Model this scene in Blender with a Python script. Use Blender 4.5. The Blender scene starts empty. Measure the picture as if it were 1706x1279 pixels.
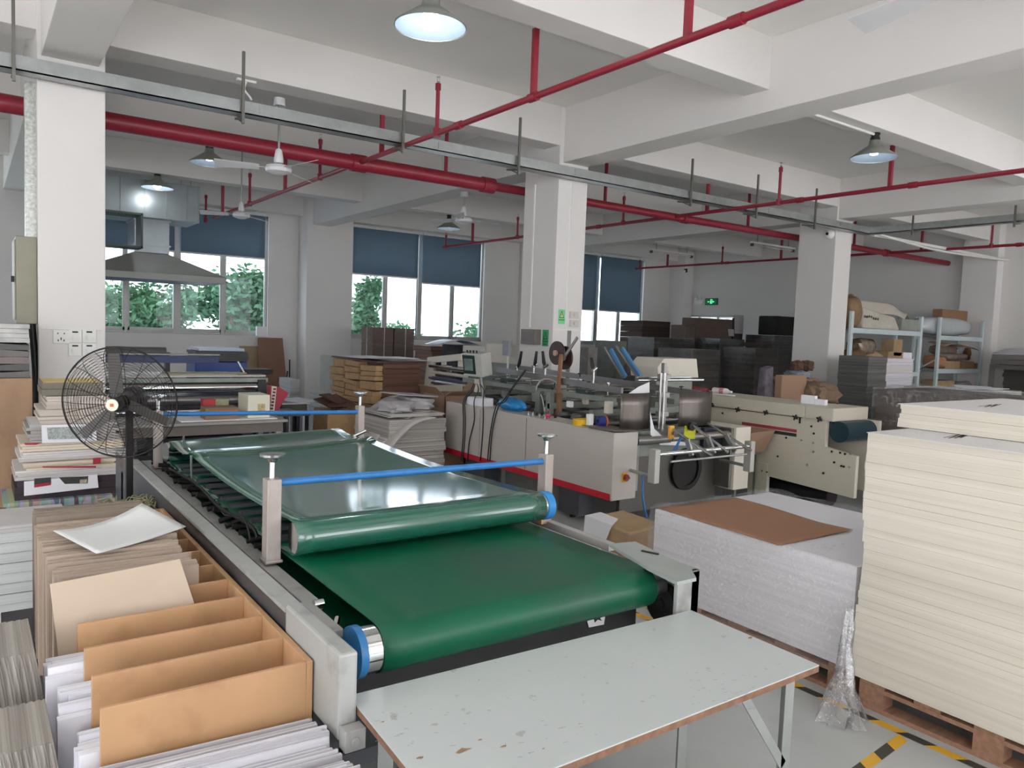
import bpy, bmesh, math, random
from mathutils import Vector, Matrix
random.seed(7)
PI = math.pi
scene = bpy.context.scene
COL = scene.collection

# ---------------------------------------------------------------- camera
CAM_H = 1.75; FPX = 1266.0
yaw, pitch, roll = math.radians(35.593), math.radians(-4.028), math.radians(2.144)
cf = Vector((math.sin(yaw)*math.cos(pitch), math.cos(yaw)*math.cos(pitch), math.sin(pitch)))
cr0 = Vector((math.cos(yaw), -math.sin(yaw), 0)); cu0 = cr0.cross(cf)
cr = cr0*math.cos(roll) + cu0*math.sin(roll)
cu = cu0*math.cos(roll) - cr0*math.sin(roll)
CAMP = Vector((0, 0, CAM_H))
cam_data = bpy.data.cameras.new('camera'); cam = bpy.data.objects.new('camera', cam_data); COL.objects.link(cam)
cam_data.sensor_width = 36.0; cam_data.lens = 36.0*FPX/1706.0; cam_data.clip_start = 0.05; cam_data.clip_end = 200
M3 = Matrix((cr, cu, -cf)).transposed()
cam.matrix_world = Matrix.Translation(CAMP) @ M3.to_4x4()
scene.camera = cam
# points of the room measured along sight lines onto real planes (floor height, wall plane, ...)
def sight(px, py): return cr*((px-853)/FPX) + cu*((639.5-py)/FPX) + cf
def onz(px, py, z): v = sight(px, py); return CAMP + v*((z-CAM_H)/v.z)
def ony(px, py, y): v = sight(px, py); return CAMP + v*(y/v.y)
def onx(px, py, x): v = sight(px, py); return CAMP + v*(x/v.x)

# ---------------------------------------------------------------- world, exposure, daylight
w = bpy.data.worlds.new('sky'); scene.world = w; w.use_nodes = True
bgn = w.node_tree.nodes['Background']; bgn.inputs[0].default_value = (0.90, 0.935, 1.0, 1); bgn.inputs[1].default_value = 4.5
scene.view_settings.view_transform = 'Standard'; scene.view_settings.look = 'None'
scene.cycles.max_bounces = 14; scene.cycles.diffuse_bounces = 9; scene.cycles.transparent_max_bounces = 16
scene.view_settings.exposure = 0.04; scene.view_settings.gamma = 1.0; scene.view_settings.use_curve_mapping = False
def area(name, loc, rot, sx, sy, power, col=(1, 1, 1)):
    l = bpy.data.lights.new(name, 'AREA'); l.shape = 'RECTANGLE'; l.size = sx; l.size_y = sy; l.energy = power; l.color = col
    o = bpy.data.objects.new(name, l); COL.objects.link(o); o.location = loc; o.rotation_euler = rot
    return o
# daylight entering through the window openings behind the camera (wall_back) and through the far windows
for x in (-2.6, 3.4, 9.4, 15.2):
    area('daylight', (x, -5.9, 2.7), (math.radians(80), 0, 0), 4.2, 2.2, 14, (1.0, 0.965, 0.945))
    # added lamps tilted upwards in the same openings to brighten the ceiling
    area('ceiling_fill', (x, -5.85, 1.5), (math.radians(122), 0, 0), 4.2, .6, 25, (1.0, 0.965, 0.945))
sun_ = bpy.data.lights.new('bounce_sun', 'SUN'); sun_.energy = 60.0; sun_.angle = math.radians(1.0); sun_.color = (1.0, .94, .955)
sun_o = bpy.data.objects.new('bounce_sun', sun_); COL.objects.link(sun_o)   # added to brighten the ceiling off the floor behind the viewer, through wall_front and wall_left
sun_o.rotation_euler = Vector((.45, .6, -.95)).to_track_quat('-Z', 'Y').to_euler()
for y in (-3.2, 2.2):
    area('daylight', (-5.9, y, 2.5), (0, math.radians(-80), 0), 2.4, 4.2, 30, (1.0, 0.965, 0.945))

# ---------------------------------------------------------------- materials
def C(h):
    h = h.lstrip('#'); v = [int(h[i:i+2], 16)/255 for i in (0, 2, 4)]
    return tuple((x/12.92 if x <= .04045 else ((x+.055)/1.055)**2.4) for x in v) + (1,)
MATS = {}
def mat(name, col, rough=.6, metal=0., var=.06, scale=6., bump=0., spec=None, stretch=None, alpha=1., trans=0., emit=0., emitcol=None, dirt=None, dirtscale=3., dirtamt=.5, coat=0.):
    """procedural principled material: base colour with soft noise variation, optional stains and bump"""
    if name in MATS: return MATS[name]
    m = bpy.data.materials.new(name); m.use_nodes = True; nt = m.node_tree; N = nt.nodes; L = nt.links
    b = N['Principled BSDF']; c = C(col) if isinstance(col, str) else col
    b.inputs['Roughness'].default_value = rough; b.inputs['Metallic'].default_value = metal
    b.inputs['Alpha'].default_value = alpha; b.inputs['Transmission Weight'].default_value = trans
    if coat: b.inputs['Coat Weight'].default_value = coat; b.inputs['Coat Roughness'].default_value = .1
    if spec is not None: b.inputs['Specular IOR Level'].default_value = spec
    tc = N.new('ShaderNodeTexCoord'); mp = N.new('ShaderNodeMapping'); L.new(tc.outputs['Object'], mp.inputs[0])
    if stretch: mp.inputs['Scale'].default_value = stretch
    nz = N.new('ShaderNodeTexNoise'); nz.inputs['Scale'].default_value = scale; nz.inputs['Detail'].default_value = 4
    L.new(mp.outputs[0], nz.inputs['Vector'])
    mx = N.new('ShaderNodeMix'); mx.data_type = 'RGBA'
    mx.inputs['A'].default_value = tuple(max(0, x*(1-var*2)) for x in c[:3]) + (1,)
    mx.inputs['B'].default_value = tuple(min(1, x*(1+var*2)) for x in c[:3]) + (1,)
    L.new(nz.outputs['Fac'], mx.inputs['Factor']); out = mx.outputs['Result']
    if dirt:
        n2 = N.new('ShaderNodeTexNoise'); n2.inputs['Scale'].default_value = dirtscale; n2.inputs['Detail'].default_value = 6
        L.new(tc.outputs['Object'], n2.inputs['Vector'])
        rp = N.new('ShaderNodeValToRGB'); rp.color_ramp.elements[0].position = .55; rp.color_ramp.elements[1].position = .72
        rp.color_ramp.elements[1].color = (dirtamt, dirtamt, dirtamt, 1)
        L.new(n2.outputs['Fac'], rp.inputs[0])
        m2 = N.new('ShaderNodeMix'); m2.data_type = 'RGBA'; L.new(rp.outputs[0], m2.inputs['Factor'])
        L.new(out, m2.inputs['A']); m2.inputs['B'].default_value = C(dirt); out = m2.outputs['Result']
    L.new(out, b.inputs['Base Color'])
    if bump:
        bp = N.new('ShaderNodeBump'); bp.inputs['Strength'].default_value = bump; bp.inputs['Distance'].default_value = .01
        L.new(nz.outputs['Fac'], bp.inputs['Height']); L.new(bp.outputs[0], b.inputs['Normal'])
    if emit:
        b.inputs['Emission Color'].default_value = C(emitcol or col) if isinstance(emitcol or col, str) else (emitcol or col)
        b.inputs['Emission Strength'].default_value = emit
    MATS[name] = m; return m
def sheets(name, c1, c2, scale=60., rough=.75, axis=2, c3=None, amt=.35):
    """edges of stacked sheets: fine layered bands along one axis"""
    if name in MATS: return MATS[name]
    m = bpy.data.materials.new(name); m.use_nodes = True; nt = m.node_tree; N = nt.nodes; L = nt.links
    b = N['Principled BSDF']; b.inputs['Roughness'].default_value = rough
    tc = N.new('ShaderNodeTexCoord'); mp = N.new('ShaderNodeMapping'); L.new(tc.outputs['Object'], mp.inputs[0])
    s = [.35, .35, .35]; s[axis] = scale; mp.inputs['Scale'].default_value = s
    nz = N.new('ShaderNodeTexNoise'); nz.inputs['Scale'].default_value = 1.; nz.inputs['Detail'].default_value = 8; nz.inputs['Roughness'].default_value = .65
    L.new(mp.outputs[0], nz.inputs['Vector'])
    rp = N.new('ShaderNodeValToRGB'); e = rp.color_ramp.elements; e[0].position = .32; e[1].position = .62
    e[0].color = C(c2); e[1].color = C(c1); L.new(nz.outputs['Fac'], rp.inputs[0]); out = rp.outputs[0]
    if c3:
        n2 = N.new('ShaderNodeTexNoise'); n2.inputs['Scale'].default_value = .25; n2.inputs['Detail'].default_value = 3; L.new(mp.outputs[0], n2.inputs['Vector'])
        r2 = N.new('ShaderNodeValToRGB'); r2.color_ramp.elements[0].position = .5; r2.color_ramp.elements[1].position = .6
        r2.color_ramp.elements[1].color = (amt, amt, amt, 1)
        L.new(n2.outputs['Fac'], r2.inputs[0])
        mx = N.new('ShaderNodeMix'); mx.data_type = 'RGBA'; L.new(r2.outputs[0], mx.inputs['Factor']); L.new(out, mx.inputs['A']); mx.inputs['B'].default_value = C(c3); out = mx.outputs['Result']
    L.new(out, b.inputs['Base Color'])
    bp = N.new('ShaderNodeBump'); bp.inputs['Strength'].default_value = .35; bp.inputs['Distance'].default_value = .004
    L.new(nz.outputs['Fac'], bp.inputs['Height']); L.new(bp.outputs[0], b.inputs['Normal'])
    MATS[name] = m; return m
def glass(name, tint=(1, 1, 1, 1), refl=.08, rough=0.):
    if name in MATS: return MATS[name]
    m = bpy.data.materials.new(name); m.use_nodes = True; nt = m.node_tree; N = nt.nodes; L = nt.links
    N.remove(N['Principled BSDF']); t = N.new('ShaderNodeBsdfTransparent'); t.inputs[0].default_value = tint
    g = N.new('ShaderNodeBsdfGlossy'); g.inputs['Roughness'].default_value = rough; mx = N.new('ShaderNodeMixShader')
    mx.inputs[0].default_value = refl; L.new(t.outputs[0], mx.inputs[1]); L.new(g.outputs[0], mx.inputs[2]); L.new(mx.outputs[0], N['Material Output'].inputs[0])
    MATS[name] = m; return m
def film(name, refl=.3, tint=(.95, .95, .97, 1), scale=30., dens=.22):
    """crumpled clear stretch film: mostly clear with bright wrinkles"""
    if name in MATS: return MATS[name]
    m = glass(name, tint, refl, .18); nt = m.node_tree; N = nt.nodes; L = nt.links
    g = [n for n in N if n.type == 'BSDF_GLOSSY'][0]; mx = [n for n in N if n.type == 'MIX_SHADER'][0]
    d = N.new('ShaderNodeBsdfDiffuse'); d.inputs[0].default_value = (.85, .86, .88, 1)
    tc = N.new('ShaderNodeTexCoord'); nz = N.new('ShaderNodeTexNoise'); nz.inputs['Scale'].default_value = scale; nz.inputs['Detail'].default_value = 5; nz.inputs['Distortion'].default_value = 1.5
    L.new(tc.outputs['Object'], nz.inputs['Vector'])
    bp = N.new('ShaderNodeBump'); bp.inputs['Strength'].default_value = .5; bp.inputs['Distance'].default_value = .015
    L.new(nz.outputs['Fac'], bp.inputs['Height']); L.new(bp.outputs[0], g.inputs['Normal'])
    m2 = N.new('ShaderNodeMixShader'); rp = N.new('ShaderNodeValToRGB'); rp.color_ramp.elements[0].position = .52; rp.color_ramp.elements[1].position = .75
    rp.color_ramp.elements[0].color = (.02, .02, .02, 1); rp.color_ramp.elements[1].color = (dens, dens, dens, 1)
    L.new(nz.outputs['Fac'], rp.inputs[0]); L.new(rp.outputs[0], m2.inputs[0]); L.new(mx.outputs[0], m2.inputs[1]); L.new(d.outputs[0], m2.inputs[2])
    L.new(m2.outputs[0], N['Material Output'].inputs[0]); return m

# ---------------------------------------------------------------- mesh builder
def rotz(a): return Matrix.Rotation(a, 3, 'Z')
class MB:
    def __init__(s): s.bm = bmesh.new(); s.mi = 0
    def face(s, pts):
        f = s.bm.faces.new([s.bm.verts.new(p) for p in pts]); f.material_index = s.mi; return s
    def hull8(s, P):
        v = [s.bm.verts.new(p) for p in P]
        for q in ((3,2,1,0),(4,5,6,7),(0,1,5,4),(1,2,6,5),(2,3,7,6),(3,0,4,7)):
            f = s.bm.faces.new([v[i] for i in q]); f.material_index = s.mi
        return s
    def box(s, x0, x1, y0, y1, z0, z1):
        if x1 < x0: x0, x1 = x1, x0
        if y1 < y0: y0, y1 = y1, y0
        return s.hull8([(x0,y0,z0),(x1,y0,z0),(x1,y1,z0),(x0,y1,z0),(x0,y0,z1),(x1,y0,z1),(x1,y1,z1),(x0,y1,z1)])
    def obox(s, c, size, rot):
        c = Vector(c); hx, hy, hz = size[0]/2, size[1]/2, size[2]/2
        return s.hull8([c + rot @ Vector(p) for p in ((-hx,-hy,-hz),(hx,-hy,-hz),(hx,hy,-hz),(-hx,hy,-hz),(-hx,-hy,hz),(hx,-hy,hz),(hx,hy,hz),(-hx,hy,hz))])
    def bar(s, p0, p1, w, h, up=(0,0,1)):
        p0, p1 = Vector(p0), Vector(p1); d = (p1-p0).normalized(); u = Vector(up)
        if abs(d.dot(u)) > .99: u = Vector((1,0,0))
        a = d.cross(u).normalized(); u = a.cross(d)
        P = [p + a*sx*w/2 + u*sz*h/2 for p in (p0, p1) for sx, sz in ((-1,-1),(1,-1),(1,1),(-1,1))]
        return s.hull8(P)
    def cyl(s, p0, p1, r, n=16, r2=None, cap=True):
        p0, p1 = Vector(p0), Vector(p1); r2 = r if r2 is None else r2; d = (p1-p0).normalized()
        u = Vector((0,0,1)) if abs(d.z) < .9 else Vector((1,0,0)); a = d.cross(u).normalized(); b = d.cross(a)
        A = [s.bm.verts.new(p0 + (a*math.cos(t)+b*math.sin(t))*r) for t in (2*PI*i/n for i in range(n))]
        B = [s.bm.verts.new(p1 + (a*math.cos(t)+b*math.sin(t))*r2) for t in (2*PI*i/n for i in range(n))]
        for i in range(n):
            f = s.bm.faces.new((A[i], B[i], B[(i+1)%n], A[(i+1)%n])); f.material_index = s.mi
        if cap:
            f = s.bm.faces.new(A); f.material_index = s.mi
            f = s.bm.faces.new(list(reversed(B))); f.material_index = s.mi
        return s
    def tube(s, pts, r, n=8, close=False):
        pts = [Vector(p) for p in pts]; rings = []; m = len(pts); up = None
        for i, p in enumerate(pts):
            if close: d = (pts[(i+1)%m]-pts[i-1]).normalized()
            else: d = (pts[min(i+1, m-1)]-pts[max(i-1, 0)]).normalized()
            if up is None: up = Vector((0,0,1)) if abs(d.z) < .9 else Vector((1,0,0))
            a = d.cross(up).normalized(); up = a.cross(d).normalized()
            rr = r[i] if isinstance(r, (list, tuple)) else r
            rings.append([s.bm.verts.new(p + (a*math.cos(2*PI*k/n)+up*math.sin(2*PI*k/n))*rr) for k in range(n)])
        for i in range(m if close else m-1):
            A, B = rings[i], rings[(i+1)%m]
            for k in range(n):
                f = s.bm.faces.new((A[k], A[(k+1)%n], B[(k+1)%n], B[k])); f.material_index = s.mi
        if not close:
            s.bm.faces.new(list(reversed(rings[0]))).material_index = s.mi; s.bm.faces.new(rings[-1]).material_index = s.mi
        return s
    def lathe(s, prof, c=(0,0,0), axis=(0,0,1), n=24):
        c = Vector(c); d = Vector(axis).normalized(); u = Vector((0,0,1)) if abs(d.z) < .9 else Vector((1,0,0)); a = d.cross(u).normalized(); b = d.cross(a)
        R = [[s.bm.verts.new(c + d*z + (a*math.cos(2*PI*k/n)+b*math.sin(2*PI*k/n))*max(r, 1e-4)) for k in range(n)] for r, z in prof]
        for A, B in zip(R, R[1:]):
            for k in range(n):
                f = s.bm.faces.new((A[k], B[k], B[(k+1)%n], A[(k+1)%n])); f.material_index = s.mi
        return s
    def grid(s, fn, nu, nv, thick=0.):
        V = [[s.bm.verts.new(fn(i/nu, j/nv)) for j in range(nv+1)] for i in range(nu+1)]
        for i in range(nu):
            for j in range(nv):
                f = s.bm.faces.new((V[i][j], V[i+1][j], V[i+1][j+1], V[i][j+1])); f.material_index = s.mi
        return s
    def prism(s, pts, axis, a0, a1):
        """polygon pts (2-D) extruded along an axis: 'x' pts=(y,z), 'y' pts=(x,z), 'z' pts=(x,y)"""
        mk = {'x': lambda p, a: (a, p[0], p[1]), 'y': lambda p, a: (p[0], a, p[1]), 'z': lambda p, a: (p[0], p[1], a)}[axis]
        A = [s.bm.verts.new(mk(p, a0)) for p in pts]; B = [s.bm.verts.new(mk(p, a1)) for p in pts]; n = len(pts)
        s.bm.faces.new(A).material_index = s.mi; s.bm.faces.new(list(reversed(B))).material_index = s.mi
        for i in range(n): s.bm.faces.new((A[i], B[i], B[(i+1)%n], A[(i+1)%n])).material_index = s.mi
        return s
    def layers(s, x0, x1, y0, y1, z0, z1, n, jit=.01, rot=0., var=.0):
        """a pile of n slabs, each a little out of line"""
        hs = [1+random.uniform(-var, var) for _ in range(n)]; t = sum(hs); z = z0
        cx, cy = (x0+x1)/2, (y0+y1)/2
        for h in hs:
            dz = (z1-z0)*h/t
            s.obox((cx+random.uniform(-jit, jit), cy+random.uniform(-jit, jit), z+dz/2), (x1-x0+random.uniform(-jit, jit)*.5, y1-y0+random.uniform(-jit, jit)*.5, dz-min(.06*dz, .002)), rotz(rot+random.uniform(-jit, jit)*.6)); z += dz
        return s
    def build(s, name, mats, parent=None, smooth=None, bevel=0., solid=0., subd=0, origin=None):
        bmesh.ops.recalc_face_normals(s.bm, faces=s.bm.faces[:])
        vs = s.bm.verts
        if parent is not None: off = Vector(W[parent.name])
        elif origin is not None: off = Vector(origin)
        else:
            xs = [v.co.x for v in vs]; ys = [v.co.y for v in vs]; zs = [v.co.z for v in vs]
            off = Vector(((min(xs)+max(xs))/2, (min(ys)+max(ys))/2, min(zs)))
        for v in vs: v.co -= off
        me = bpy.data.meshes.new(name); s.bm.to_mesh(me); s.bm.free()
        for m in (mats if isinstance(mats, (list, tuple)) else [mats]): me.materials.append(m)
        if smooth is not None:
            for p in me.polygons: p.use_smooth = True
            me.set_sharp_from_angle(angle=math.radians(smooth))
        o = bpy.data.objects.new(name, me); COL.objects.link(o)
        if parent is None: o.location = off
        else: o.parent = parent
        W[o.name] = off
        if solid: md = o.modifiers.new('solid', 'SOLIDIFY'); md.thickness = solid; md.offset = 0
        if bevel: md = o.modifiers.new('bevel', 'BEVEL'); md.width = bevel; md.segments = 2; md.limit_method = 'ANGLE'
        if subd: md = o.modifiers.new('subd', 'SUBSURF'); md.levels = subd; md.render_levels = subd
        return o
W = {}
def thing(name, loc, label, cat, group=None, kind=None):
    o = bpy.data.objects.new(name, None); COL.objects.link(o); o.location = loc; o.empty_display_size = .1
    W[o.name] = Vector(loc); return tag(o, label, cat, group, kind)
def tag(o, label, cat, group=None, kind=None):
    o['label'] = label; o['category'] = cat
    if group: o['group'] = group
    if kind: o['kind'] = kind
    return o
def structure(o): o['kind'] = 'structure'; return o
def dup(root, loc, label=None, rz=None, group=None):
    r = root.copy(); COL.objects.link(r); r.location = loc; W[r.name] = Vector(loc)
    if rz is not None: r.rotation_euler = (0, 0, rz)
    if label: r['label'] = label
    if group: r['group'] = group
    for ch in list(root.children):
        c = ch.copy(); COL.objects.link(c); c.parent = r; W[c.name] = Vector(loc)
        for g in list(ch.children):
            d = g.copy(); COL.objects.link(d); d.parent = c; W[d.name] = Vector(loc)
    return r
def text_mesh(name, body, m, size, loc, xdir, zdir, parent=None, depth=.001, label=None, cat=None):
    cu_ = bpy.data.curves.new(name, 'FONT'); cu_.body = body; cu_.size = size; cu_.extrude = depth; cu_.align_x = 'CENTER'; cu_.align_y = 'CENTER'
    t = bpy.data.objects.new(name+'_t', cu_); COL.objects.link(t)
    bpy.context.view_layer.update()
    me = bpy.data.meshes.new_from_object(t.evaluated_get(bpy.context.evaluated_depsgraph_get()))
    bpy.data.objects.remove(t); me.name = name
    X = Vector(xdir).normalized(); Z = Vector(zdir).normalized(); Nn = X.cross(Z)
    R = Matrix((X, Z, Nn)).transposed()
    off = Vector(W[parent.name]) if parent else Vector((0, 0, 0))
    for v in me.vertices: v.co = R @ v.co + Vector(loc) - off
    me.materials.clear(); me.materials.append(m)
    o = bpy.data.objects.new(name, me); COL.objects.link(o)
    if parent: o.parent = parent
    W[o.name] = off
    return o
def catmull(pts, k=6):
    pts = [Vector(p) for p in pts]; P = [pts[0]] + pts + [pts[-1]]; out = []
    for i in range(1, len(P)-2):
        a, b, c, d = P[i-1], P[i], P[i+1], P[i+2]
        for j in range(k):
            t = j/k; out.append(.5*((2*b)+(c-a)*t+(2*a-5*b+4*c-d)*t*t+(3*b-a-3*c+d)*t**3))
    out.append(P[-2]); return out
# ---------------------------------------------------------------- palette
wallM = mat('white_plaster', '#dddad7', .85, var=.02, scale=2.)
ceilM = mat('ceiling_paint', '#e8e6e3', .9, var=.02, scale=1.2)
floorM = mat('epoxy_floor', '#b0b3b1', .22, var=.06, scale=1.5, spec=.5, dirt='#969b98', dirtscale=2., dirtamt=.35)
steel = mat('galvanised_steel', '#aeb2b0', .38, .85, var=.12, scale=9.)
chrome = mat('polished_steel', '#d5d6d6', .12, 1., var=.03)
brushed = mat('brushed_steel', '#9c9892', .3, .9, var=.12, scale=4., stretch=(12, 1, 1))
redP = mat('red_pipe_paint', '#8c2333', .38, var=.08, scale=10.)
greyP = mat('grey_machine_paint', '#9b9b98', .45, var=.06, scale=5., dirt='#5a5856', dirtscale=8., dirtamt=.5)
darkP = mat('dark_machine_paint', '#4a4b50', .5, var=.1, scale=5.)
blackM = mat('black_rubber', '#17181a', .45, var=.2)
ironM = mat('dark_iron', '#2a2827', .5, .6, var=.2)
creamP = mat('cream_machine_paint', '#d2cbbd', .45, var=.03, scale=4.)
warmP = mat('warm_grey_machine_paint', '#b9b1a9', .42, var=.03, scale=4.)
blueP = mat('blue_pipe', '#2f74b4', .4, var=.12, scale=20.)
whiteM = mat('white_plastic', '#e3e3df', .45, var=.02)
alu = mat('window_aluminium', '#a9a9a5', .45, .5, var=.05)
cardM = mat('brown_cardboard', '#947660', .85, var=.06, scale=8.)
kraft = mat('kraft_paper', '#a97e55', .8, var=.12, scale=10., bump=.3)
paperM = mat('white_paper', '#e9e9ee', .7, var=.02)
woodM = mat('pine_plank', '#94705a', .7, var=.25, scale=5., stretch=(1, 8, 8), bump=.2)
plyM = mat('plywood', '#ba936c', .55, var=.1, scale=3., stretch=(1.5, 6, .8), dirt='#8a5f38', dirtscale=9., dirtamt=.3)
plyEdge = mat('plywood_edge', '#b09a72', .8, var=.2, scale=20.)
H = 4.52      # slab height
YW = 16.5; XW = 18.05; XL = -6.0; YB = -6.0
# ---------------------------------------------------------------- room shell
structure(MB().box(XL-.3, XW+.3, YB-.3, YW+.3, -.12, 0).build('floor', floorM))
structure(MB().box(XL-.3, XW+.3, YB-.3, YW+.3, H, H+.15).build('ceiling', ceilM))
structure(MB().box(XL-.3, XW+.3, YB-.3, YW+.3, H+.16, 15).build('shading_block', wallM))  # unseen block, added to keep direct light off the trees outside
wins = [(-4.2, -.4), (1.5, 5.25), (7.15, 10.8), (12.85, 16.55)]
SILL, HEAD = 1.43, 3.98
m = MB(); m.box(XL-.3, XW+.3, YW, YW+.22, 0, SILL).box(XL-.3, XW+.3, YW, YW+.22, HEAD, H)
xs = [XL-.3] + [v for a in wins for v in a] + [XW+.3]
for a, b in zip(xs[0::2], xs[1::2]): m.box(a, b, YW, YW+.22, SILL, HEAD)
structure(m.build('wall_back', wallM))
m = MB(); m.box(XL-.3, XW+.3, YB-.22, YB, 0, 1.2).box(XL-.3, XW+.3, YB-.22, YB, 3.9, H)
wb = [(-4.8, -.4), (1.2, 5.6), (7.2, 11.6), (13, 17.2)]
xs = [XL-.3] + [v for a in wb for v in a] + [XW+.3]
for a, b in zip(xs[0::2], xs[1::2]): m.box(a, b, YB-.22, YB, 1.2, 3.9)
structure(m.build('wall_front', wallM))
m = MB(); m.box(XL-.2, XL, YB, YW, 0, 1.2).box(XL-.2, XL, YB, YW, 3.8, H)
for a, b in ((YB, -5.4), (-1.0, 0), (4.4, YW)): m.box(XL-.2, XL, a, b, 1.2, 3.8)
structure(m.build('wall_left', wallM))
DY0, DY1, DZ = 14.25, 16.4, 2.42
m = MB(); m.box(XW, XW+.2, YB, DY0, 0, H).box(XW, XW+.2, DY1, YW, 0, H).box(XW, XW+.2, DY0, DY1, DZ, H)
structure(m.build('wall_right', wallM))
structure(MB().box(XW+2.2, XW+2.3, 12.5, YW+.2, 0, 3).box(XW+.2, XW+2.2, YW+.1, YW+.2, 0, 3).box(XW+.2, XW+2.2, 12.4, 12.5, 0, 3).box(XW+.2, XW+2.3, 12.4, YW+.2, 3, 3.1).box(XW+.2, XW+2.3, 12.4, YW+.2, -.1, 0).build('wall_corridor', wallM))
# door frame with glazed top light
d = structure(MB().box(XW-.02, XW+.18, DY0, DY0+.05, 0, DZ).box(XW-.02, XW+.18, DY1-.05, DY1, 0, DZ).box(XW-.02, XW+.18, DY0, DY1, DZ-.05, DZ).box(XW+.05, XW+.09, 14.9, 14.95, 0, DZ).box(XW+.05, XW+.1, 15.6, 15.65, 0, DZ).build('door_1', alu))
MB().box(XW+.06, XW+.075, DY0+.05, DY1-.05, .1, DZ-.05).build('door_glass', glass('door_glass_clear', (.92, .96, 1, 1), .1), d)
corrL = area('corridor_daylight', (XW+1.2, 15, 2.9), (0, 0, 0), 1.6, 2.4, 60)
# columns and beams
cols = [(.47, .97), (5.96, 6.43), (12.02, 12.51)]
for a, b in cols:
    structure(MB().box(a, b, 7.492, 8.2, 0, H).build('column', wallM, bevel=.008))
structure(MB().box(-5.3, -4.8, 7.492, 8.2, 0, H).build('column', wallM, bevel=.008))
for a, b in ((.42, .92), (5.9, 6.95), (11.9, 12.55)):
    structure(MB().box(a, b, YW-.55, YW, 0, H).build('column', wallM, bevel=.008))
structure(MB().box(17.75, XW, 7.3, 8.0, 0, H).build('column', wallM, bevel=.008))
structure(MB().box(17.65, XW, 15.9, YW, 0, H).build('column', wallM, bevel=.008))
for a, b in ((-5.25, -4.85), (.5, .92), (6.02, 6.42), (12.06, 12.48)):
    structure(MB().box(a, b, YB, YW, 3.85, H).build('beam', wallM, bevel=.006))
for y0, y1 in ((7.5, 7.82), (4.52, 4.8), (1.5, 1.78), (-1.5, -1.22), (-4.2, -3.9), (10.5, 10.8), (13.45, 13.75), (16.2, YW)):
    structure(MB().box(XL, XW, y0, y1, 4.05, H).build('beam', wallM, bevel=.006))
# skirting seen between the stacks at the far wall
structure(MB().box(.92, 5.9, YW-.02, YW, 0, .16).build('baseboard_back', mat('brown_skirting_tile', '#5b3a34', .4)))
# ---------------------------------------------------------------- windows
def window(n, x0, x1, splits, rail=3.06):
    o = MB(); f = .05
    o.box(x0, x1, YW+.05, YW+.13, SILL, SILL+f).box(x0, x1, YW+.05, YW+.13, HEAD-f, HEAD)
    o.box(x0, x0+f, YW+.05, YW+.13, SILL, HEAD).box(x1-f, x1, YW+.05, YW+.13, SILL, HEAD)
    for s, wd in splits: o.box(s-wd/2, s+wd/2, YW+.04, YW+.13, SILL, HEAD)
    fr = structure(o.build('window_%d' % n, alu, bevel=.004))
    MB().box(x0-.03, x1+.03, YW-.04, YW+.06, SILL-.03, SILL).build('window_sill', wallM, fr)
    s = MB(); e = [x0] + [q for q, _ in splits] + [x1]
    for a, b in zip(e, e[1:]):
        s.box(a+.02, a+.06, YW+.06, YW+.11, SILL+.05, HEAD-.05).box(b-.06, b-.02, YW+.06, YW+.11, SILL+.05, HEAD-.05)
        s.box(a+.02, b-.02, YW+.06, YW+.11, SILL+.05, SILL+.11)
    s.build('window_sash', alu, fr)
    MB().box(x0+f, x1-f, YW+.085, YW+.09, SILL+f, HEAD-f).build('window_pane', glass('window_glass', (.93, .97, 1, 1), .012), fr)
    return fr
window(1, 1.5, 5.25, [(2.5, .06), (3.43, .14), (4.33, .07)])
window(2, 7.15, 10.8, [(8.05, .06), (8.97, .12), (9.9, .06)])
window(3, 12.85, 16.55, [(13.75, .06), (14.72, .14), (15.62, .06)])
window(4, -4.2, -.4, [(-3.2, .06), (-2.3, .14), (-1.3, .06)])
blindM = mat('blue_blind_fabric', '#6c8599', .8, var=.04, scale=3.)
def blind(x0, x1, zb, label):
    t = thing('roller_blind', ((x0+x1)/2, YW-.02, zb), label, 'blind', 'roller blinds at the window wall')
    MB().grid(lambda u, v: (x0+(x1-x0)*u, YW-.035+.004*math.sin(u*9), zb+(HEAD+.02-zb)*v), 12, 2).build('blind_fabric', blindM, t, smooth=60, solid=.004)
    MB().box(x0, x1, YW-.045, YW-.025, zb-.025, zb+.01).build('bottom_bar', whiteM, t)
    MB().cyl((x0, YW-.04, HEAD+.02), (x1, YW-.04, HEAD+.02), .03, 12).build('blind_roller', whiteM, t, smooth=40)
blind(1.5, 3.36, 3.08, 'blue roller blind partly behind the steel extraction hood, left window')
blind(3.48, 5.16, 3.08, 'dark blue roller blind to the right of the steel exhaust duct')
blind(7.12, 8.86, 2.92, 'shorter blue roller blind, left half of the middle window')
blind(8.98, 10.66, 2.82, 'blue roller blind pulled lower, right half of the middle window')
blind(12.9, 14.62, 2.42, 'blue roller blind just right of the middle column')
blind(14.76, 16.4, 2.42, 'blue roller blind at the far right window above the cartons')
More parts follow.
